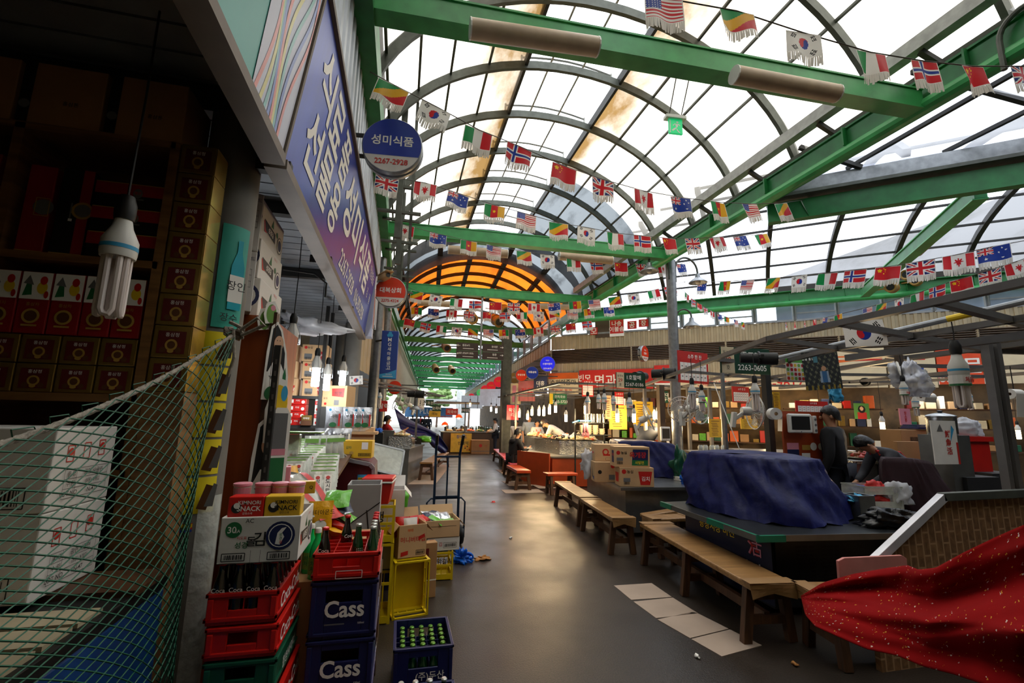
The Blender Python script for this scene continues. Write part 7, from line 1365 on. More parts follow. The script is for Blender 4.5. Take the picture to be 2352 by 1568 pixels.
# plastic-wrapped fan, rolls, blue umbrella bundle
M('wrap_film', 'd4d6de', .25, 0, .1, 14, .4, see=.45, coat=.6); t = thing('wrapped_fan', 'fan wrapped in clear plastic film hanging under the canopy', 'wrapped fan', W(2095, 868, Y=3.7), R(10)); o = crumple('film_wrap', '', '', (0, 0, -.2), (.28, .1, .2), 'wrap_film', 77, 1.0, amp=.3); o.parent = t; del o['label'], o['category']; B(Matrix.Rotation(R(80), 4, 'X') @ Matrix.Rotation(R(25), 4, 'Y')).mat('white_plastic').tube([(.27*math.cos(i*PI/14), .22*math.sin(i*PI/14), -.08) for i in range(29)], .012, 6, False).build('rim', t); B().mat('louver_brown').box(-.16, .02, -.06, .09, .04, .3).build('bracket', t)
def roll(label, c, r, w, tail=0, rz=0):
    t = thing('paper_roll', label, 'paper roll', c, rz, 'paper rolls hung over the stalls'); m = TR(0, 0, 0, ry=PI/2); B().mat('ink_white').lathe([(r*.3, -w/2), (r, -w/2), (r, w/2), (r*.3, w/2), (r*.3, -w/2)], 20, m, False).build('roll', t, smooth=True); B().mat('kraft').lathe([(r*.3, -w/2), (r*.3, w/2)], 14, m, False).build('core', t, smooth=True)
    if tail: B().mat('ink_white').grid(lambda u, v: ((u-.5)*w, -r+.02*v, -tail*v), 2, 5).build('loose_end', t, solid=.002)
    B().mat('cord').tube([(0, 0, 0), (0, 0, .25)], .004, 5).build('cord', t); return t
roll('toilet paper roll with a long tail beside the wall monitor', W(1778, 950, Y=5.0), .075, .12, .22, R(70)); roll('plastic film roll below the wrapped fan', W(2128, 912, Y=4.0), .05, .17, .06); roll('paper towel roll at the right picture edge', W(2330, 905, Y=2.9), .045, .12, .2)
crumple('umbrella_bundle', 'blue wrapped bundle hanging above the man in black', 'bundle', W(1918, 925, Y=5.0), (.1, .08, .13), 'ink_sky', 80, 1.0, amp=.2)
# monitor board
bx = (1800, 945, 1894, 1060); t = sgn('monitor_board', 'red-brown board with a white monitor, sockets and stickers', 'board', bx, 5.3, 'orange_panel', [('r', -.3, -.2, .28, .14, 'p'), ('r', -.3, -.36, .28, .2, 'n'), ('r', .02, -.22, .2, .1, 'd'), ('d', .2, -.2, .08, 'w', .08), ('d', .38, -.2, .07, 'sign_cream', .07), ('r', .0, -.38, .2, .1, 'w'), ('r', 0, -.48, .2, .06, 'w')], .03)
c0 = W(1832, 972, Y=5.25); mon = thing('wall_monitor', 'white framed monitor with a dark screen on the red-brown board', 'monitor', (c0.x, 5.22, c0.z), R(-4)); B().mat('white_plastic').box(0, 0, -.13, .36, .05, .26).build('case', mon, bevel=.02); B().mat('black').box(0, -.022, -.085, .28, .012, .18).build('screen', mon); B().mat('ink_grey').lathe([(.008, -.027), (.008, -.024)], 10, TR(0, 0, -.11, rx=0) @ TR(0, -.051, 0, rx=PI/2)).build('button', mon)
p = W(1872, 975, Y=5.25); t = thing('power_strip', 'white power strip beside the wall monitor', 'power strip', (p.x, 5.26, p.z)); B().mat('white_plastic').box(0, 0, -.12, .06, .04, .24).build('body', t, bevel=.008)
for i in range(3): B().mat('ink_grey').lathe([(.018, 0), (.018, .004)], 12, TR(0, -.021, -.08+.075*i, rx=PI/2)).build('outlet', t)
p = W(1528, 996, Y=8.45); mon = dup(mon, (p.x, 8.45, p.z), R(8), 'small white monitor on the dark post by the cartons', sc=(.65, 1, 1.1))
b = B().mat('louver_brown'); q = W(1522, 960, Y=8.55); b.box(q.x, 8.6, 0, .12, .12, 2.4); tag(b.build('dark_post'), 'dark wooden post beside the tilted fan', 'post'); b = B().mat('dark_steel'); q = W(1772, 960, Y=5.4); b.box(q.x, 5.45, 0, .09, .09, 2.42); tag(b.build('black_post'), 'black steel post left of the monitor board', 'post'); b = B().mat('galvan'); q = W(1670, 960, Y=5.7); b.box(q.x, 5.75, 0, .04, .04, 2.42); tag(b.build('thin_post'), 'thin grey post between the two wall fans', 'post')
b = B().mat('white_plastic'); b.tube([W(1640, 880, Y=5.5), W(1680, 985, Y=5.0), W(1700, 1035, Y=4.9)], .006, 6); tag(b.build('white_cable'), 'white cable slanting down behind the big tarp', 'cable')
# back counters of the island
def counter(label, fp, z, mt='stainless', body='stainless_dark', name='stall_counter'):
    t = thing(name, label, 'counter', (0, 0, 0)); B().mat(mt).prism(fp, .04, z=z-.04).build('top', t); cx = sum(p[0] for p in fp)/len(fp); cy = sum(p[1] for p in fp)/len(fp); B().mat(body).prism([(cx+(x-cx)*.94, cy+(y-cy)*.94) for x, y in fp], z-.05, z=0).build('body', t); return t
counter('steel back counter behind the big blue tarp', [(4.75, 5.65), (5.5, 5.4), (5.9, 6.1), (5.1, 6.4)], 1.25); counter('foil-topped counter with fried food by the bending woman', [(6.6, 5.6), (8.2, 5.2), (8.5, 6.0), (7.0, 6.4)], 1.12, 'foil', 'stainless'); counter('steel service counter behind the wall fans', [(5.1, 7.2), (6.6, 6.9), (7.0, 7.9), (5.5, 8.2)], 1.1)
def heap(label, c, r, cols, n=34, s=.05, name='food_platter'):
    """platter with a heap of small pieces"""
    t = thing(name, label, 'food', c, group='food platters on the stall counters'); B().mat('bowl_cream').lathe([(r*.7, 0), (r, .03), (r*1.02, .035)], 18).build('platter', t, smooth=True); rnd = random.Random(int(c[0]*91+c[1]*17)); b = B()
    for i in range(n): a = rnd.uniform(0, 2*PI); q = r*.85*math.sqrt(rnd.random()); b.mat(rnd.choice(cols)); b.ball((q*math.cos(a), q*math.sin(a), .035+(r-q)*.5*rnd.random()), (s*rnd.uniform(.7, 1.3), s*rnd.uniform(.6, 1), s*.6), 7, 4)
    o = b.build('food', t, smooth='all', kind='stuff'); return t
M('food_brown', '7a4320', .5); M('food_orange', 'd8642c', .5); M('food_cream', 'e0c78e', .5); M('food_red', '9c2a1a', .45); M('food_green', '3c6a24', .5); M('food_dark', '1e1714', .3)
heap('platter of brown fried chicken feet beside the bending woman', (7.15, 5.85, 1.12), .26, ['food_brown', 'food_red'], 40)
# food stall
FS = [(3.3, 12.9), (3.66, 11.0), (5.3, 10.8), (5.45, 12.3), (4.75, 12.5), (4.5, 14.8), (3.6, 14.9)]
t = thing('food_stall', 'food stall with orange-brown front panel and steel top', 'food stall', (0, 0, 0)); B().mat('stainless').prism(FS, .04, z=.7).build('top', t); B().mat('orange_panel').prism([(x+.06*(x < 4), y+.05) for x, y in FS], .68, z=.02).build('front_panel', t)
FT2 = [(3.85, 13.0), (4.05, 11.45), (5.3, 11.3), (5.4, 12.1), (4.6, 12.4), (4.4, 14.6), (3.95, 14.6)]; B().mat('foil').prism(FT2, .34, z=.74).build('foil_case', t); B().mat('stainless').prism(FT2, .02, z=1.08).build('case_top', t)
b = B().mat('foil'); b.grid(lambda u, v: (4.02+1.28*u, 11.42-.15*u-.03-.015*math.sin(40*u), 1.1-.12*v*(1+.3*math.sin(17*u))), 30, 3); b.build('foil_skirt', t, solid=.003); board_ = W(1180, 1040, Y=12.4); B().mat('orange_panel').bar((3.08, 12.0, .41), (3.62, 10.96, .41), .04, .8).build('side_panel', t)
wds = iter(('second', 'third', 'fourth', 'fifth', 'sixth', 'seventh', 'eighth', 'ninth', 'tenth'))
for i, (x, y, r, c_) in enumerate(((4.2, 11.6, .2, ['food_cream', 'food_dark']), (4.55, 11.55, .2, ['food_cream']), (4.9, 11.5, .22, ['food_cream', 'food_orange']), (4.15, 12.0, .2, ['food_brown', 'food_dark']), (4.15, 12.5, .24, ['food_orange', 'food_green', 'food_orange']), (4.5, 12.15, .26, ['food_orange', 'food_red']), (4.15, 13.0, .2, ['food_brown', 'food_cream']), (4.15, 13.5, .22, ['food_cream', 'food_brown']), (4.15, 14.1, .26, ['food_cream']), (5.1, 11.85, .18, ['food_cream', 'food_dark']))): heap('food platter along the lit stall, %s from the near corner' % ORD[i], (x, y, 1.1), r, c_, 26, .06)
shelf_y = 9.9; p0, p1 = W(1335, 1005, Y=shelf_y), W(1398, 1005, Y=shelf_y); t = thing('bowl_shelf', 'two-tier steel shelf of cups and bowls behind the smaller tarp', 'shelf', (0, 0, 0))
for z in (W(1360, 970, Y=shelf_y).z, W(1360, 998, Y=shelf_y).z): B().mat('stainless_dark').box((p0.x+p1.x)/2, shelf_y+.15, z-.02, p1.x-p0.x+.1, .35, .02).build('shelf_board', t)
for x in (p0.x-.03, p1.x+.03): B().mat('stainless_dark').box(x, shelf_y+.3, 0, .03, .03, 1.9).build('post', t)
zs2 = W(1360, 998, Y=shelf_y).z; zs1 = W(1360, 970, Y=shelf_y).z; k = 0; src = None
for i in range(4):
    for j in range(5 - (i == 3)*2):
        loc = (p0.x+.07+.16*i, shelf_y+.1, zs2+.04*j); lb = 'cream bowl on the steel shelf, %s stack, %s from the bottom' % (ORD[i], ORD[j])
        if src is None: o = B().mat('bowl_cream').lathe([(.03, 0), (.05, .005), (.075, .055), (.08, .06), (.07, .055), (.045, .012), (.0, .01)], 16, None, False).build('bowl', smooth=True); o.location = loc; src = tag(o, lb, 'bowl', 'bowls stacked on the steel shelf')
        else: dup(src, loc, label=lb)
cup_ = None
for i in range(7):
    loc = (p0.x+.14+.075*i, shelf_y+.08+.05*(i % 2), zs1); lb = 'steel cup stack on the upper shelf, %s from the blue shovel' % ORD[i]
    if cup_ is None: o = B().mat('steel_pot').lathe([(.03, 0), (.036, .2), (.032, .2)], 14).build('steel_cup', smooth=True); o.location = loc; cup_ = tag(o, lb, 'cup', 'steel cups on the shelf')
    else: dup(cup_, loc, label=lb)
t = thing('plastic_scoop', 'bright blue plastic scoop lying on the cup shelf', 'scoop', (p0.x+.03, shelf_y, zs1+.02), R(10)); B().mat('ink_sky').prism([(-.1, -.06), (.16, -.09), (.16, .09), (-.1, .06)], .03).build('pan', t); B().mat('ink_sky').bar((-.1, 0, .02), (-.28, -.02, -.03), .025).build('handle', t)
t = thing('rubber_gloves', 'pink rubber gloves hanging beside the bowls', 'gloves', W(1345, 985, Y=9.6))
for s in (-1, 1):
    b = B().mat('ink_pink'); b.tube([(s*.03, 0, .12), (s*.035, 0, 0), (s*.045, .0, -.08)], [.035, .03, .035], 8)
    for f in range(4): b.tube([(s*.045+.018*(f-1.5), 0, -.08), (s*.05+.024*(f-1.5), 0, -.17+.01*abs(f-1.5))], [.01, .008], 6)
    b.build('glove', t, smooth='all')
pot('steel pot steaming at the back of the food stall', (4.9, 13.4, .74), .28, .3, 'pots at the stalls')
# red and pink benches
bench('red vinyl bench with orange glare beside the food stall', (2.86, 10.55), (2.9, 11.8), .34, .46, 'red_vinyl', 'bench_leg', th=.07); bench('pink vinyl bench under the man in the black hoodie', (3.04, 12.0), (3.22, 13.6), .32, .46, 'pink_vinyl', 'bench_leg', th=.06); bench('far pink vinyl bench beyond the seated man', (3.3, 14.0), (3.75, 17.8), .32, .46, 'pink_vinyl', 'bench_leg', th=.06); bench('short red vinyl bench set across before the cartons', (3.22, 10.05), (3.95, 10.1), .3, .46, 'red_vinyl', 'bench_leg', th=.06)
for i, (px, py, w, d) in enumerate(((1200, 1128, .9, .5), (1195, 1110, .8, .9), (1178, 1085, .8, 1.4), (1270, 1118, .9, .6))): q = W(px, py, Z=0); b = B().mat('floor_card'); b.box(q.x, q.y, .001+.004*i, w, d, .004); tag(b.build('cardboard_sheet'), 'flat cardboard under the red benches, %s' % ('nearest', 'second', 'farthest', 'rightmost')[i], 'cardboard', 'cardboard under the red benches')
# ---- left stall beyond the shop
LS = [(-.75, 11.75), (.27, 11.72), (.72, 13.6), (-.3, 13.9)]
t = counter('steel counter of the left stall with a foil box', LS, .86, 'stainless', 'stainless'); b = B().mat('foil'); b.box(.02, 12.15, .86, .55, .3, .28); tag(b.build('foil_box'), 'foil-wrapped burner box on the left counter', 'box'); b = B().mat('stainless'); b.box(-.28, 12.4, .86, .3, .5, .42); tag(b.build('steel_hood'), 'steel splash guard before the woman in red', 'guard'); dup(pot0, (.3, 12.9, .86), 0, 'steel pot at the back of the left counter', 'pots at the stalls', sc=.9); heap('pan of pale food on the foil box', (.05, 12.2, 1.14), .22, ['food_cream', 'bowl_cream'], 22)
bench('wooden bench beside the left steel counter', (.72, 12.45), (1.5, 15.9), .34, .47, group='left benches'); q0 = [W(905, 1112, Z=0), W(1000, 1112, Z=0), W(1035, 1068, Z=0), W(960, 1062, Z=0)]; b = B().mat('floor_card'); b.prism([(p.x, p.y) for p in q0], .004); tag(b.build('cardboard_sheet'), 'large flat cardboard under the left bench', 'cardboard')
a_ = [(905, 935), (935, 960), (985, 985), (1010, 1000), (1030, 1030)]; b_ = [(920, 985), (950, 1000), (975, 1000), (992, 1025), (1020, 1045)]
b = B().mat('tarp_blue'); b.grid(lambda u, v: W(*[p*(1-v)+q*v for p, q in zip(px_at(a_, u), px_at(b_, u))], Y=14.6+1.4*u-.5*v+.15*math.sin(9*v+6*u)), 24, 8); tag(b.build('tarpaulin', smooth='all', solid=.01), 'blue tarpaulin slung over the far side of the left stall', 'tarpaulin'); crumple('green_bundle', 'green rolled mat under the slung tarpaulin', 'bundle', W(975, 1008, Y=14.4)-Vector((0, 0, .12)), (.25, .3, .12), 'film_green', 90, 1, amp=.1); b = B().mat('dark_inside'); b.box(.35, 14.8, 0, .6, 1.4, 1.0); tag(b.build('dark_cabinet'), 'dark cabinet beneath the slung tarpaulin', 'cabinet')
t = thing('hood_lamp', 'steel lamp with a wide round shade over the left stall', 'lamp', W(957, 930, Y=12.6)); B().mat('galvan').lathe([(.19, -.12), (.18, -.09), (.08, -.02), (.075, .2), (.03, .24)], 20).build('shade', t, smooth=True); B().mat('cord').tube([(0, 0, .24), (0, 0, .75)], .006, 5).build('cord', t)
crumple('plastic_bag', 'white plastic bag on the left counter', 'plastic bag', (-.55, 11.95, .86), (.15, .13, .16), 'bag_white', 95, .7, amp=.3); crumple('plastic_bag', 'blue plastic bag behind the seaweed bags', 'plastic bag', W(868, 988, Y=10.7)-Vector((0, 0, .05)), (.12, .1, .06), 'bag_blue', 96, .7, amp=.3); b = B().mat('stainless_dark'); q = W(868, 988, Y=10.7); b.box(q.x, 10.7, 0, .25, .3, q.z-.05); tag(b.build('steel_stand'), 'steel stand under the blue bag', 'stand')
t = thing('glass_lid', 'tilted clear glass lid leaning on the deli case', 'glass lid', mw=basis(W(885, 1055, Y=5.6), (1, .2, -.25), (.3, .4, .5))); B().mat('film_clear').prism([(-.2, -.16), (.2, -.16), (.2, .16), (-.2, .16)], .012).build('pane', t); b = B().mat('galvan')
for p, q in (((-.2, -.16), (.2, -.16)), ((.2, -.16), (.2, .16)), ((.2, .16), (-.2, .16)), ((-.2, .16), (-.2, -.16))): b.bar((*p, .006), (*q, .006), .02)
b.build('rim', t)
lbars = [(W(840, 868, Y=9), W(1012, 925, Y=17)), (W(835, 885, Y=9), W(1005, 930, Y=16.5))]
A2, B2 = Vector((-.9, 10.2, 2.42)), Vector((1.6, 17.5, 2.42)); A1, B1 = Vector((-1.7, 10.5, 2.42)), Vector((.4, 17.8, 2.42)); frame('grey steel canopy frame over the left stall', [(A2, B2), (A1, B1), (A2.lerp(A1, .5), B2.lerp(B1, .5))]+[(A2.lerp(B2, f), A1.lerp(B1, f)) for f in (0, .2, .4, .6, .8, 1)], [(A2.lerp(B2, .55).x, A2.lerp(B2, .55).y, 2.42), (A1.x, A1.y, 2.42)])
A3 = Vector((3.3, 9.3, 2.42)); frame('grey steel canopy frame over the lit food stall', [(A3, (3.6, 17, 2.42)), ((6.2, 9.0, 2.42), (6.2, 17, 2.42)), ((4.7, 9.2, 2.42), (4.9, 17, 2.42))]+[((3.3+.04*i, 9.3+1.5*i, 2.42), (6.2, 9.0+1.55*i, 2.42)) for i in range(6)], [(3.65, 14.6, 2.42), (6.2, 9.0, 2.42)]); frame('grey steel canopy frame over the back stalls at right', [((5.6, 2.2, 2.45), (6.6, 8.8, 2.45)), ((8.6, 1.8, 2.45), (9.2, 7.6, 2.45)), ((7.1, 2.0, 2.4), (7.9, 8.2, 2.4))]+[((5.6+.2*i, 2.2+1.3*i, 2.45), (8.6+.12*i, 1.8+1.15*i, 2.45)) for i in range(6)], [(8.9, 4.6, 2.4), (6.6, 8.8, 2.4)])
for bx, y, mt, tx, lb in (((978, 918, 996, 932), 16.5, 'sign_green', '1호전', 'small green sign at the left canopy end, nearer'), ((993, 930, 1013, 944), 17.2, 'sign_green', '순희네', 'small green sign at the left canopy end, farther'), ((985, 943, 1012, 957), 17.6, 'menu_yellow', '메뉴', 'pale yellow notice below the green signs'), ((1024, 938, 1052, 953), 20.5, 'sign_red', '회국수', 'red and white sign over the far stall'), ((1060, 936, 1078, 948), 20.5, 'sign_green', '마약김밥', 'green sign over the far stall'), ((962, 912, 975, 938), 14.5, 'ink_white', '원조', 'white and red hanging strip over the left bench'), ((850, 918, 862, 940), 10.5, 'ink_white', '24', 'white number card on the left canopy'), ((872, 920, 890, 945), 12.2, 'sign_red', '달력', 'small red calendar on the left stall')): sgn('stall_sign', lb, 'sign', bx, y, mt, [('t', tx, 0, 0, .5, 'k' if mt in ('menu_yellow', 'ink_white') else 'w', .02)])
# ---- far centre stall
sgn('menu_board', 'yellow board with dark letters and flowers closing the aisle', 'sign', (1035, 995, 1083, 1038), 21.5, 'menu_yellow', [('t', '황해도', .02, .32, .2, 'b', .02), ('t', '빈대떡', .1, -.02, .2, 'k', .02)]+[('d', .2+.1*(i % 3), -.2-.09*(i//2), .04, ('o', 'm')[i % 2]) for i in range(6)], .05); q = W(1103, 1036, Y=21.3); pkg('carton_stack', 'wide brown cartons beside the yellow board', 'carton', (q.x, 21.5, 0), .85, .5, .62, 'kraft', {'F': [('d', 0, .1, .12, 'r'), ('r', 0, -.3, 1, .04, 'e'), ('t', '사과', .3, .1, .1, 'r')]})
counter('far stall counter behind the yellow board', [(1.9, 22), (5.2, 22), (5.4, 23.5), (1.9, 23.5)], .98, 'stainless', 'louver_brown'); frame('far steel canopy over the yellow-board stall', [((1.6, 21.8, 2.35), (6.2, 21.8, 2.35)), ((1.6, 24, 2.35), (6.2, 24, 2.35)), ((1.6, 22.9, 2.35), (6.2, 22.9, 2.35))], [(3.0, 21.9, 2.35), (5.9, 21.9, 2.35)])
for i in range(7): dup(pot0, (2.2+.42*i, 22.6+.2*(i % 2), .98), 0, 'pot on the far stall counter, %s from the left' % ORD[i], 'pots at the stalls', sc=(.7+.25*(i % 3), .7+.25*(i % 3), 1.1-.3*(i % 2)))
for i in range(5): heap('heaped food on the far stall, %s from the left' % ORD[i], (2.3+.5*i, 22.2, .98), .2, [['food_cream'], ['food_brown', 'food_cream'], ['food_orange'], ['food_cream', 'food_green'], ['food_red', 'food_cream']][i], 18, .07)
bt = None
for i in range(9):
    loc = (3.6+.13*i, 22.25+.08*(i % 3), .98); lb = 'dark bottle on the far stall counter, %s from the left' % ORD[i]
    if bt is None: o = B().mat('glass_green').lathe([(.035, 0), (.035, .16), (.014, .22), (.014, .28)], 10).build('condiment_bottle', smooth=True); o.location = loc; bt = tag(o, lb, 'bottle', 'bottles on the far stall')
    else: dup(bt, loc, label=lb)
M('lamp_orange', 'd8501c', .4, trans=.3)
for i, (px, py, y) in enumerate(((1054, 955, 20.8), (1022, 972, 21.5))): t = thing('shade_lamp', ('orange shaded lamp over the far stall, higher one', 'orange shaded lamp over the far stall, lower one')[i], 'lamp', W(px, py, Y=y), group='orange lamps'); B().mat('lamp_orange').lathe([(.17, -.08), (.12, .02), (.03, .08)], 16, None, False).build('shade', t, smooth=True); B().mat('lit_warm').ball((0, 0, -.08), .06, 10, 6).build('bulb', t); B().mat('cord').tube([(0, 0, .08), (0, 0, .6)], .006, 5).build('cord', t)
# arc lamps on the steel column and right girder
def arclamp(label, base, d, r=.45, s=1.0):
    d = Vector(d).normalized(); t = thing('arc_lamp', label, 'lamp', base, group='arc lamps on the steelwork'); b = B().mat('steel_grey'); b.tube([Vector((0, 0, -.3))]+[d*(r-r*math.cos(i*PI/12))+Vector((0, 0, r*math.sin(i*PI/12))) for i in range(13)]+[d*2*r+Vector((0, 0, -.12))], .022*s, 8); b.build('arm', t); B().mat('galvan').lathe([(.2*s, -.24), (.19*s, -.22), (.06*s, -.12), (.045*s, -.04)], 20, TR(*(d*2*r)), False).build('shade', t, smooth=True); B().mat('white_plastic').ball(tuple(d*2*r+Vector((0, 0, -.22))), .06*s, 10, 6).build('bulb', t); return t
arclamp('arc lamp on the steel column, upper right', Vector((5.68, 8.5, 4.95)), (1, .1, 0), .3); arclamp('arc lamp on the steel column, left', Vector((5.52, 8.5, 5.0)), (-1, -.3, 0), .3); arclamp('arc lamp low on the steel column, right', Vector((5.7, 8.55, 3.9)), (.9, -.4, 0), .15, .9); arclamp('large arc lamp on the right green girder', Vector((5.3, 2.6, 5.25)), (.2, -1, 0), .22, 1.1)
# ---- beyond the alley mouth
M('leaf_far', '6d8a4e', .7, 0, .3, 3); M('street_blue', '4f7fb0', .6, 0, .1); M('canopy_white', 'e8eef0', .5)
for i, (x, y, z, r) in enumerate(((1.0, 69, 4.5, 2.1), (5.6, 74, 5.0, 2.2), (10.4, 72, 5.2, 2.0), (-3.6, 72, 4.8, 2.1))):
    t = thing('street_tree', 'pale green street tree beyond the alley mouth, %s from the left' % ('second', 'third', 'last', 'first')[i], 'tree', (x, y, 0), group='street trees'); B().mat('wood_dark').tube([(0, 0, 0), (.1, 0, z-r*.5)], .16, 8).build('trunk', t); rnd = random.Random(i); b = B().mat('leaf_far')
    for k in range(70): d = Vector((rnd.gauss(0, 1), rnd.gauss(0, 1), rnd.gauss(0, .8))).normalized()*r*rnd.uniform(.4, 1); b.ball((d.x, d.y, z+d.z), (.5, .5, .35), 6, 4)
    b.build('foliage', t)
sgn('street_banner', 'long blue street banner with white letters beyond the alley', 'banner', (930, 935, 1040, 958), 64, 'street_blue', [('t', 'E PLUS', -.1, .1, .5, 'w', .02), ('r', .2, -.4, .6, .12, 'sign_pinkish')]); b = B().mat('canopy_white'); b.box(5.5, 62, 3.4, 9, 4, .5); b.box(7.6, 60, 0, 1.2, .5, 5.5); tag(b.build('street_canopy'), 'white street canopy and pillar at the alley mouth', 'canopy'); b = B().mat('grey_concrete'); b.box(6, 80, -.05, 60, 30, .05); struct(b, 'street')
# ================================================================ people
M('hair_black', '0d0b0a', .45, 0, .1, 30, .3); M('hair_brown', '2a1a10', .5, 0, .1, 30, .3); M('cloth_black', '0e0e11', .85, 0, .2, 20); M('cloth_navy', '151a26', .85); M('cloth_red', 'b8161a', .8, 0, .08); M('cloth_grey', '45454a', .85, 0, .1, 20); M('cloth_white', 'cfcac2', .8); M('cloth_tee', '9aa3ae', .8); M('apron_red', 'c0201c', .7); M('apron_orange', 'e0632c', .7); M('eye_dark', '120c0a', .3); M('lip', '9a4a40', .5)
STAND = dict(pel=(0, 0, .95), spi=(0, 0, 1.12), che=(0, 0, 1.32), nec=(0, 0, 1.47), hea=(0, .02, 1.6), sh=(.19, 0, 1.42), el=(.24, -.02, 1.13), wr=(.25, .08, .88), ha=(.25, .11, .8), hi=(.1, 0, .92), kn=(.11, .02, .5), an=(.11, 0, .09), to=(.12, .15, .04))
def skinmesh(name, V, E, Rr, mat, parent, sub=1):
    me = bpy.data.meshes.new(name); me.from_pydata(V, E, []); o = bpy.data.objects.new(name, me); COL.objects.link(o); o.parent = parent; me.materials.append(MATS[mat])
    md = o.modifiers.new('skin', 'SKIN'); md.use_smooth_shade = True
    for i, r in enumerate(Rr): me.skin_vertices[0].data[i].radius = r if isinstance(r, tuple) else (r, r)
    me.skin_vertices[0].data[0].use_root = True; s = o.modifiers.new('sub', 'SUBSURF'); s.levels = s.render_levels = sub; return o
def person(label, loc, rz, shirt, trousers='cloth_navy', hair='hair_black', pose=None, h=1.7, longhair=0, sleeves=1, apron=None, cap=None, look=0, straps=None, vest=None):
    """one continuous body with clothes over it; pose overrides joints, left ones as joint+'L'"""
    J = {k: Vector(v) for k, v in STAND.items()}; Q = {}
    for k, v in J.items():
        if k in ('pel', 'spi', 'che', 'nec', 'hea'): Q[k] = v
        else: Q[k+'R'] = v.copy(); Q[k+'L'] = Vector((-v.x, v.y, v.z))
    for k, v in (pose or {}).items(): Q[k] = Vector(v)
    t = thing('person', label, 'person', loc, rz); s = h/1.7; t.scale = (s, s, s)
    V, E, Rr, ix = [], [], [], {}
    def add(k, p, r, fr=None): ix[k] = len(V); V.append(tuple(p)); Rr.append(r); (E.append((ix[fr], ix[k])) if fr else None)
    add('pel', Q['pel'], (.1, .08)); add('spi', Q['spi'], (.09, .07), 'pel'); add('che', Q['che'], (.1, .075), 'spi'); add('nec', Q['nec'], .055, 'che')
    hd = (Q['hea']-Q['nec']).normalized(); add('jaw', Q['nec']+hd*.07+Vector((0, .015, 0)), .062, 'nec'); add('hea', Q['nec']+hd*.15, (.082, .098), 'jaw'); add('top', Q['nec']+hd*.215, .062, 'hea')
    for sd in 'RL':
        add('sh'+sd, Q['sh'+sd], .045, 'che'); add('el'+sd, Q['el'+sd], .04, 'sh'+sd); add('wr'+sd, Q['wr'+sd], .028, 'el'+sd); add('pa'+sd, Q['wr'+sd].lerp(Q['ha'+sd], .6), (.036, .018), 'wr'+sd)
        d = (Q['ha'+sd]-Q['wr'+sd]).normalized(); sx = d.cross(Vector((0, 1, .3))).normalized(); cv = sx.cross(d)
        for i in range(4):
            b0 = Q['ha'+sd]+sx*(.02*(i-1.5)); L_ = (.07, .08, .075, .058)[i]; add('f%d%s' % (i, sd), b0+d*L_*.3, .009, 'pa'+sd); add('g%d%s' % (i, sd), b0+d*L_*.85+cv*.018, .0075, 'f%d%s' % (i, sd))
        add('th'+sd, Q['wr'+sd].lerp(Q['ha'+sd], .5)+sx*.045+d*.02, .0105, 'pa'+sd); add('tt'+sd, Q['ha'+sd]+sx*.055+d*.02, .008, 'th'+sd)
        add('hi'+sd, Q['hi'+sd], .07, 'pel'); add('kn'+sd, Q['kn'+sd], .058, 'hi'+sd); add('an'+sd, Q['an'+sd], .04, 'kn'+sd); add('to'+sd, Q['to'+sd], (.04, .028), 'an'+sd)
    skinmesh('body', V, E, Rr, 'skin', t)
    def wear(name, mat, keys, links, rad): 
        skinmesh(name, [tuple(Q[k]) for k in keys], [(keys.index(a), keys.index(c)) for a, c in links], rad, mat, t)
    ks = ['che', 'spi', 'pel', 'shR', 'shL', 'elR', 'elL']; ls = [('che', 'spi'), ('spi', 'pel'), ('che', 'shR'), ('che', 'shL'), ('shR', 'elR'), ('shL', 'elL')]; rs = [(.2, .15), (.17, .14), (.18, .15), .085, .085, .064, .064]
    if sleeves: ks += ['wrR', 'wrL']; ls += [('elR', 'wrR'), ('elL', 'wrL')]; rs += [.042, .042]
    ks += ['nec']; ls += [('che', 'nec')]; rs += [.068]; wear('shirt', shirt, ks, ls, rs)
    wear('trousers', trousers, ['pel', 'hiR', 'hiL', 'knR', 'knL', 'anR', 'anL'], [('pel', 'hiR'), ('pel', 'hiL'), ('hiR', 'knR'), ('hiL', 'knL'), ('knR', 'anR'), ('knL', 'anL')], [(.17, .14), .11, .11, .078, .078, .06, .06])
    for sd in 'RL': skinmesh('shoe', [tuple(Q['an'+sd]-Vector((0, .03, .03))), tuple(Q['to'+sd])], [(0, 1)], [.05, (.048, .036)], 'black', t)
    hc = Q['nec']+hd*.15; up = hd; rt = Vector((math.cos(look), math.sin(look), 0)); fw = up.cross(rt).normalized(); m = basis(hc, rt, fw)   # x right, y ahead, z up the head
    def hp(u, v):
        a = (u-.5)*2*PI; c = (1+math.cos(a))/2; e = -1.15*(1+longhair*.3)*c+.42*(1-c); e += v*(PI/2-e); k = 1+.03*math.sin(40*u+9*v); ce = math.cos(max(e, -.3))
        return (k*.096*ce*math.sin(a), -.014-k*.108*ce*math.cos(a), .022+k*.112*math.sin(e))
    b = B(m).mat(hair); b.grid(hp, 24, 10); b.build('hair', t, smooth='all')
    b = B(m).mat('skin'); b.ball((0, .098, -.012), (.012, .018, .022), 8, 6)
    for q in (-1, 1): b.ball((q*.086, -.0, -.01), (.01, .02, .03), 8, 6)
    b.mat('eye_dark')
    for q in (-1, 1): b.ball((q*.034, .088, .015), (.013, .006, .006), 8, 5); b.ball((q*.034, .089, .034), (.019, .005, .003), 8, 4)
    b.mat('lip').ball((0, .092, -.05), (.024, .006, .006), 8, 5); b.build('face_features', t, smooth='all')
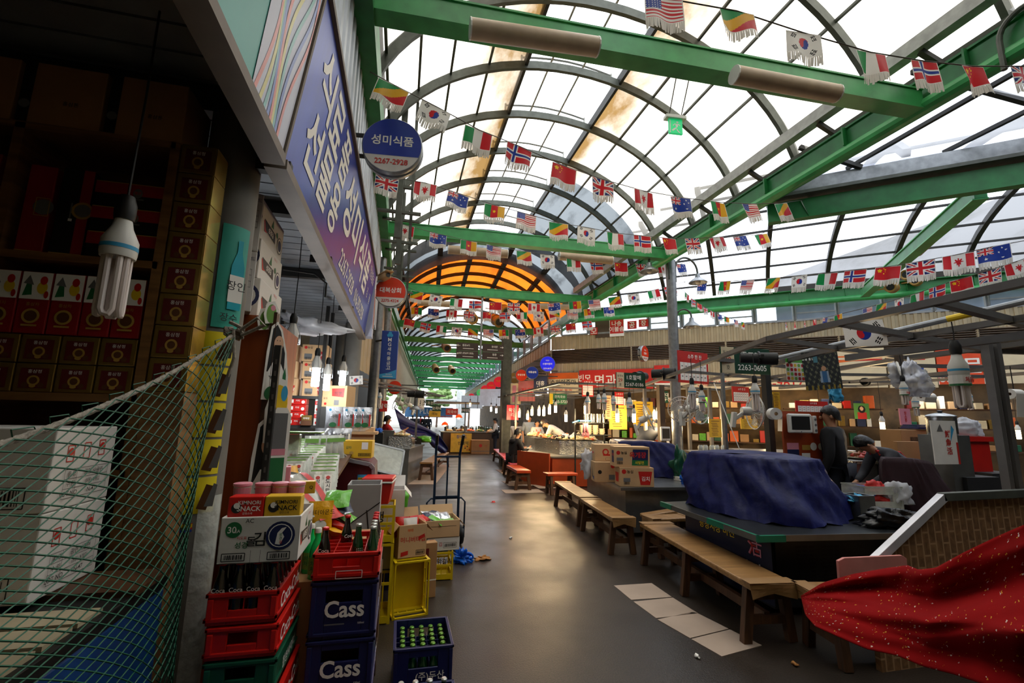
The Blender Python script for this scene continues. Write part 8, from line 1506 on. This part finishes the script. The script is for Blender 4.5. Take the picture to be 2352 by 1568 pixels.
    if apron:
        f = lambda u, v: (lambda p, w: p+Vector(((u-.5)*w, .135+.0*abs(u-.5), 0)))(Q['che'].lerp(Q['pel'], v*1.1), .2+.16*v); b = B().mat(apron); b.grid(lambda u, v: tuple(f(u, v)-Vector((0, .12*(abs(u-.5)*2)**2, 0))), 8, 8); b.build('apron', t, smooth='all', solid=.006)
        b = B().mat(apron)
        for q in (-1, 1): b.tube([Q['che']+Vector((q*.09, .12, .02)), Q['nec']+Vector((q*.08, .03, .0)), Q['che']+Vector((q*.09, -.12, .06)), Q['spi']+Vector((-q*.04, -.13, .05)), Q['pel']+Vector((-q*.14, -.1, .03))], .017, 6)
        b.build('apron_strap', t)
    if vest: wear('vest', vest, ['che', 'spi', 'pel'], [('che', 'spi'), ('spi', 'pel')], [(.215, .165), (.19, .16), (.195, .17)])
    if cap: b = B(m).mat(cap); b.lathe([(.103, .045), (.105, .08), (.09, .12), (.02, .135)], 18); b.add([(-.08, .06, .05), (.08, .06, .05), (.06, .17, .04), (-.06, .17, .04)], [(0, 1, 2, 3)]); b.build('cap', t, smooth=True)
    return t
def sit(kz=.46, arms=None):
    d = dict(pel=(0, 0, kz+.1), spi=(0, .02, kz+.27), che=(0, .06, kz+.46), nec=(0, .1, kz+.61), hea=(0, .14, kz+.74), shR=(.19, .06, kz+.55), shL=(-.19, .06, kz+.55), hiR=(.1, .03, kz+.09), hiL=(-.1, .03, kz+.09), knR=(.13, .44, kz+.04), knL=(-.13, .44, kz+.04), anR=(.13, .42, .09), anL=(-.13, .42, .09), toR=(.14, .56, .04), toL=(-.14, .56, .04), elR=(.25, .16, kz+.3), elL=(-.25, .16, kz+.3), wrR=(.15, .38, kz+.34), wrL=(-.12, .36, kz+.3), haR=(.11, .45, kz+.38), haL=(-.08, .42, kz+.34)); d.update(arms or {}); return d
WORK = dict(elR=(.27, .06, 1.14), elL=(-.27, .06, 1.14), wrR=(.18, .3, 1.1), wrL=(-.16, .3, 1.08), haR=(.15, .38, 1.08), haL=(-.12, .38, 1.06))
BEND = dict(pel=(0, -.05, .93), spi=(0, .08, 1.07), che=(0, .27, 1.2), nec=(0, .4, 1.27), hea=(0, .5, 1.33), shR=(.19, .3, 1.24), shL=(-.19, .3, 1.24), elR=(.23, .42, .97), elL=(-.23, .42, .97), wrR=(.15, .58, .84), wrL=(-.12, .56, .84), haR=(.13, .65, .8), haL=(-.1, .63, .8))
q = W(1922, 1090, Y=5.2); person('person in a black jacket seen from behind beside the monitor board', (q.x, 5.2, .0), R(25), 'cloth_black', 'cloth_navy', h=1.86, look=.5)
q = W(2075, 1030, Y=4.62); person('person with short dark hair bending forward in a grey top and red apron', (q.x+.05, 4.62, .12), R(70), 'cloth_grey', 'cloth_navy', pose=BEND, h=1.62, apron='apron_red')
q = W(1188, 1020, Y=13.6); sp = person('person in a black hoodie sitting on the pink bench looking at a phone', (3.06, 12.45, 0), R(-75), 'cloth_black', 'cloth_black', pose=sit(.46), h=1.74)
b = B().mat('white_plastic'); b.box(3.49, 12.34, .84, .15, .08, .012, None); tag(b.build('mobile_phone'), 'white phone held by the person in the black hoodie', 'phone')
hd_ = B().mat('cloth_black'); hd_.ball((0, .0, 1.0), (.15, .1, .08), 12, 8); o = hd_.build('hood', sp, smooth='all')
person('person in a red top cooking behind the left steel counter', (W(888, 980, Y=12.9).x, 12.9, 0), R(-75), 'cloth_red', 'cloth_navy', pose=dict(WORK, wrR=(.2, .42, 1.32), haR=(.18, .52, 1.38), elR=(.26, .18, 1.18), wrL=(-.1, .42, 1.24), haL=(-.08, .52, 1.26)), h=1.62, longhair=.2, sleeves=0, look=0)
person('person in a dark vest, white sleeves and cap standing by the far dark post', (W(1138, 1000, Y=20.6).x, 20.6, 0), R(75), 'cloth_white', 'cloth_navy', pose=WORK, h=1.6, cap='cloth_black', vest='cloth_black')
person('person in a pale grey printed shirt standing behind the lit food stall', (W(1215, 970, Y=15.6).x, 15.6, .1), R(190), 'cloth_tee', h=1.64, sleeves=0); person('person with hair tied back facing the platters at the lit stall', (W(1233, 985, Y=14.9).x, 14.9, 0), R(200), 'cloth_white', h=1.58, pose=WORK, apron='apron_orange')
person('person with dark hair far behind the person in the hoodie', (W(1186, 975, Y=16.6).x, 16.6, 0), R(150), 'cloth_white', h=1.56, longhair=.3); person('person with curly brown hair and a white shirt bending at the lit stall', (W(1292, 980, Y=13.1).x, 13.1, .12), R(60), 'cloth_white', hair='hair_brown', pose=BEND, h=1.75)
person('person in dark clothes stooping behind the smaller blue tarp', (W(1475, 990, Y=8.9).x, 8.9, .1), R(-60), 'cloth_navy', pose=BEND, h=1.85); person('person in an orange apron standing behind the tilted fan', (W(1506, 980, Y=9.3).x, 9.3, 0), R(150), 'cloth_white', h=1.6, apron='apron_orange', pose=WORK)
for i, (px, y, mt) in enumerate(((948, 40, 'cloth_navy'), (958, 42, 'cloth_grey'), (966, 44, 'cloth_red'), (975, 38, 'cloth_black'), (985, 41, 'cloth_navy'))): person('distant person at the alley mouth, %s from the left' % ORD[i], (W(px, 960, Y=y).x, y, 0), R(180*(i % 2)), mt, h=1.68)
# ================================================================ goods and added lamps in the shops behind the stalls
cols = ['sign_red', 'gold_box', 'ink_white', 'film_green', 'sign_navy', 'kraft', 'food_orange', 'sign_cream', 'white_plastic', 'maroon_print', 'kraft_light', 'green_plastic']
rnd = random.Random(21); k = 0
for r_, z in enumerate((1.05, 1.62, 2.15)):
    for seg in range(5):
        s0 = -4.6+seg*2.9; t = None; b = B().mat('wood_dark'); a, c = fc(s0, z-.03, -1.7), fc(s0+2.5, z-.03, -1.7); b.bar(a, c, .5, .03); tag(b.build('shop_shelf'), 'wooden shelf in the shops behind the stalls, %s tier, %s from the corner' % (('lowest', 'middle', 'top')[r_], ORD[seg]), 'shelf', 'shelves in the far shops')
        s = s0+.15; i = 0
        while s < s0+2.3 and i < 12:
            w_, h_ = rnd.uniform(.1, .26), rnd.uniform(.1, .38); p = fc(s+w_/2, z-.012, -1.62); o = B().mat(rnd.choice(cols)).box(0, 0, 0, w_, .25, h_).build('goods_box', bevel=.01); o.location = p; o.rotation_euler = (0, 0, math.atan2(DX.y, DX.x)); tag(o, 'packaged goods on the %s shelf of the far shops, bay %s, %s along' % (('lowest', 'middle', 'top')[r_], ORD[seg], ORD[i]), 'box', 'goods in the far shops'); s += w_+rnd.uniform(.02, .12); i += 1
for i in range(6):  # lamps added to brighten the dark shop interiors
    p = fc(-3.8+2.8*i, 2.93, -1.2); t = thing('added_lamp', 'added tube lamp on the ceiling of the far shops, %s from the corner' % ORD[i], 'lamp', p, math.atan2(DX.y, DX.x), 'added tube lamps in the far shops'); B().mat('white_plastic').box(0, 0, 0, 1.1, .1, .06).build('housing', t); B().mat('lit_warm' if i < 3 else 'lit_white').tube([(-.52, 0, -.02), (.52, 0, -.02)], .02, 8).build('tube', t)
    l = bpy.data.lights.new('lamp light', 'AREA'); l.energy = 26; l.shape = 'RECTANGLE'; l.size = 1.1; l.size_y = .12; l.color = (1, .82, .58) if i < 3 else (1, .95, .88); o = bpy.data.objects.new('added_lamp_light', l); COL.objects.link(o); o.parent = t; o.location = (0, 0, -.06)

# small things on the back counters and canopy
src = None
for i in range(5):
    loc = (5.35+.12*i, 7.45+.03*(i % 2), 1.1); lb = 'clear glass jar on the service counter behind the fans, %s from the left' % ORD[i]
    if src is None: o = B().mat('film_clear').lathe([(.045, 0), (.05, .01), (.05, .11), (.035, .13), (.036, .14)], 14).build('glass_jar', smooth=True); o.location = loc; src = tag(o, lb, 'jar', 'glass jars on the service counter')
    else: dup(src, loc, label=lb)
src = None
for i in range(2):
    for j in range(7):
        loc = (6.75+.28*i, 6.05, 1.12+.018*j); lb = 'white plate on the foil-topped counter, %s stack, %s from the bottom' % (ORD[i], ORD[j])
        if src is None: o = B().mat('ink_white').lathe([(.06, 0), (.115, .014), (.12, .018), (.1, .012), (.0, .005)], 18, None, False).build('plate', smooth=True); o.location = loc; src = tag(o, lb, 'plate', 'plates stacked on the foil-topped counter')
        else: dup(src, loc, label=lb)
crumple('plastic_bag', 'blue plastic bag on the second counter beside the big tarp', 'plastic bag', (4.35, 6.4, .702), (.13, .12, .12), 'bag_blue', 101, .7, amp=.35); q = W(1560, 1040, Y=6.9); crumple('plastic_bag', 'dark green plastic bag beside the smaller blue tarp', 'plastic bag', (q.x, 6.9, .702), (.13, .12, .3), 'green_plastic', 102, .8, amp=.3)
pkg('food_box', 'white paper boxes on the second counter end', 'box', (4.55, 6.85, .702), .22, .16, .06, 'ink_white')
q = W(2300, 694, Y=3.3); t = thing('reed_mat', 'brown slatted reed mat lying on the right canopy bars', 'mat', (q.x+.1, 3.3, 2.47), R(-15))
for i in range(14): B().mat('louver_brown').box(-.4+.062*i, 0, 0, .05, .5, .02).build('slat', t)
t = thing('hanging_flag', 'small white korean flag hanging by the concrete columns', 'flag', mw=basis(W(818, 873, Y=7.6), (1, 0, .1), (-.1, 0, 1))); picture(taegeuk, .2, .14, 40, 28, 'cloth', MATS['flag_cloth'], None, t)
for i, (px, py, y) in enumerate(((1440, 1000, 9.6), (1300, 1000, 11.9), (1318, 998, 11.8))): p = W(px, py, Y=y); heap_ = crumple('food_bag', 'clear bag of food on the stall, %s from the left' % ('third', 'first', 'second')[i], 'food bag', (p.x, y, 1.1 if i else .72), (.1, .1, .1), 'wrap_film', 110+i, .8, amp=.25, group='food bags at the lit stall')
t = thing('kitchen_scale', 'round dial kitchen scale on the lit stall', 'scale', (4.75, 11.75, 1.1)); B().mat('white_plastic').box(0, 0, 0, .2, .18, .03).build('base', t); B().mat('bowl_cream').lathe([(.1, -.03), (.1, .03)], 20, TR(0, 0, .13, rx=PI/2)).build('dial', t); B().mat('steel_pot').lathe([(.05, .23), (.13, .25), (.135, .26)], 18).build('pan', t)
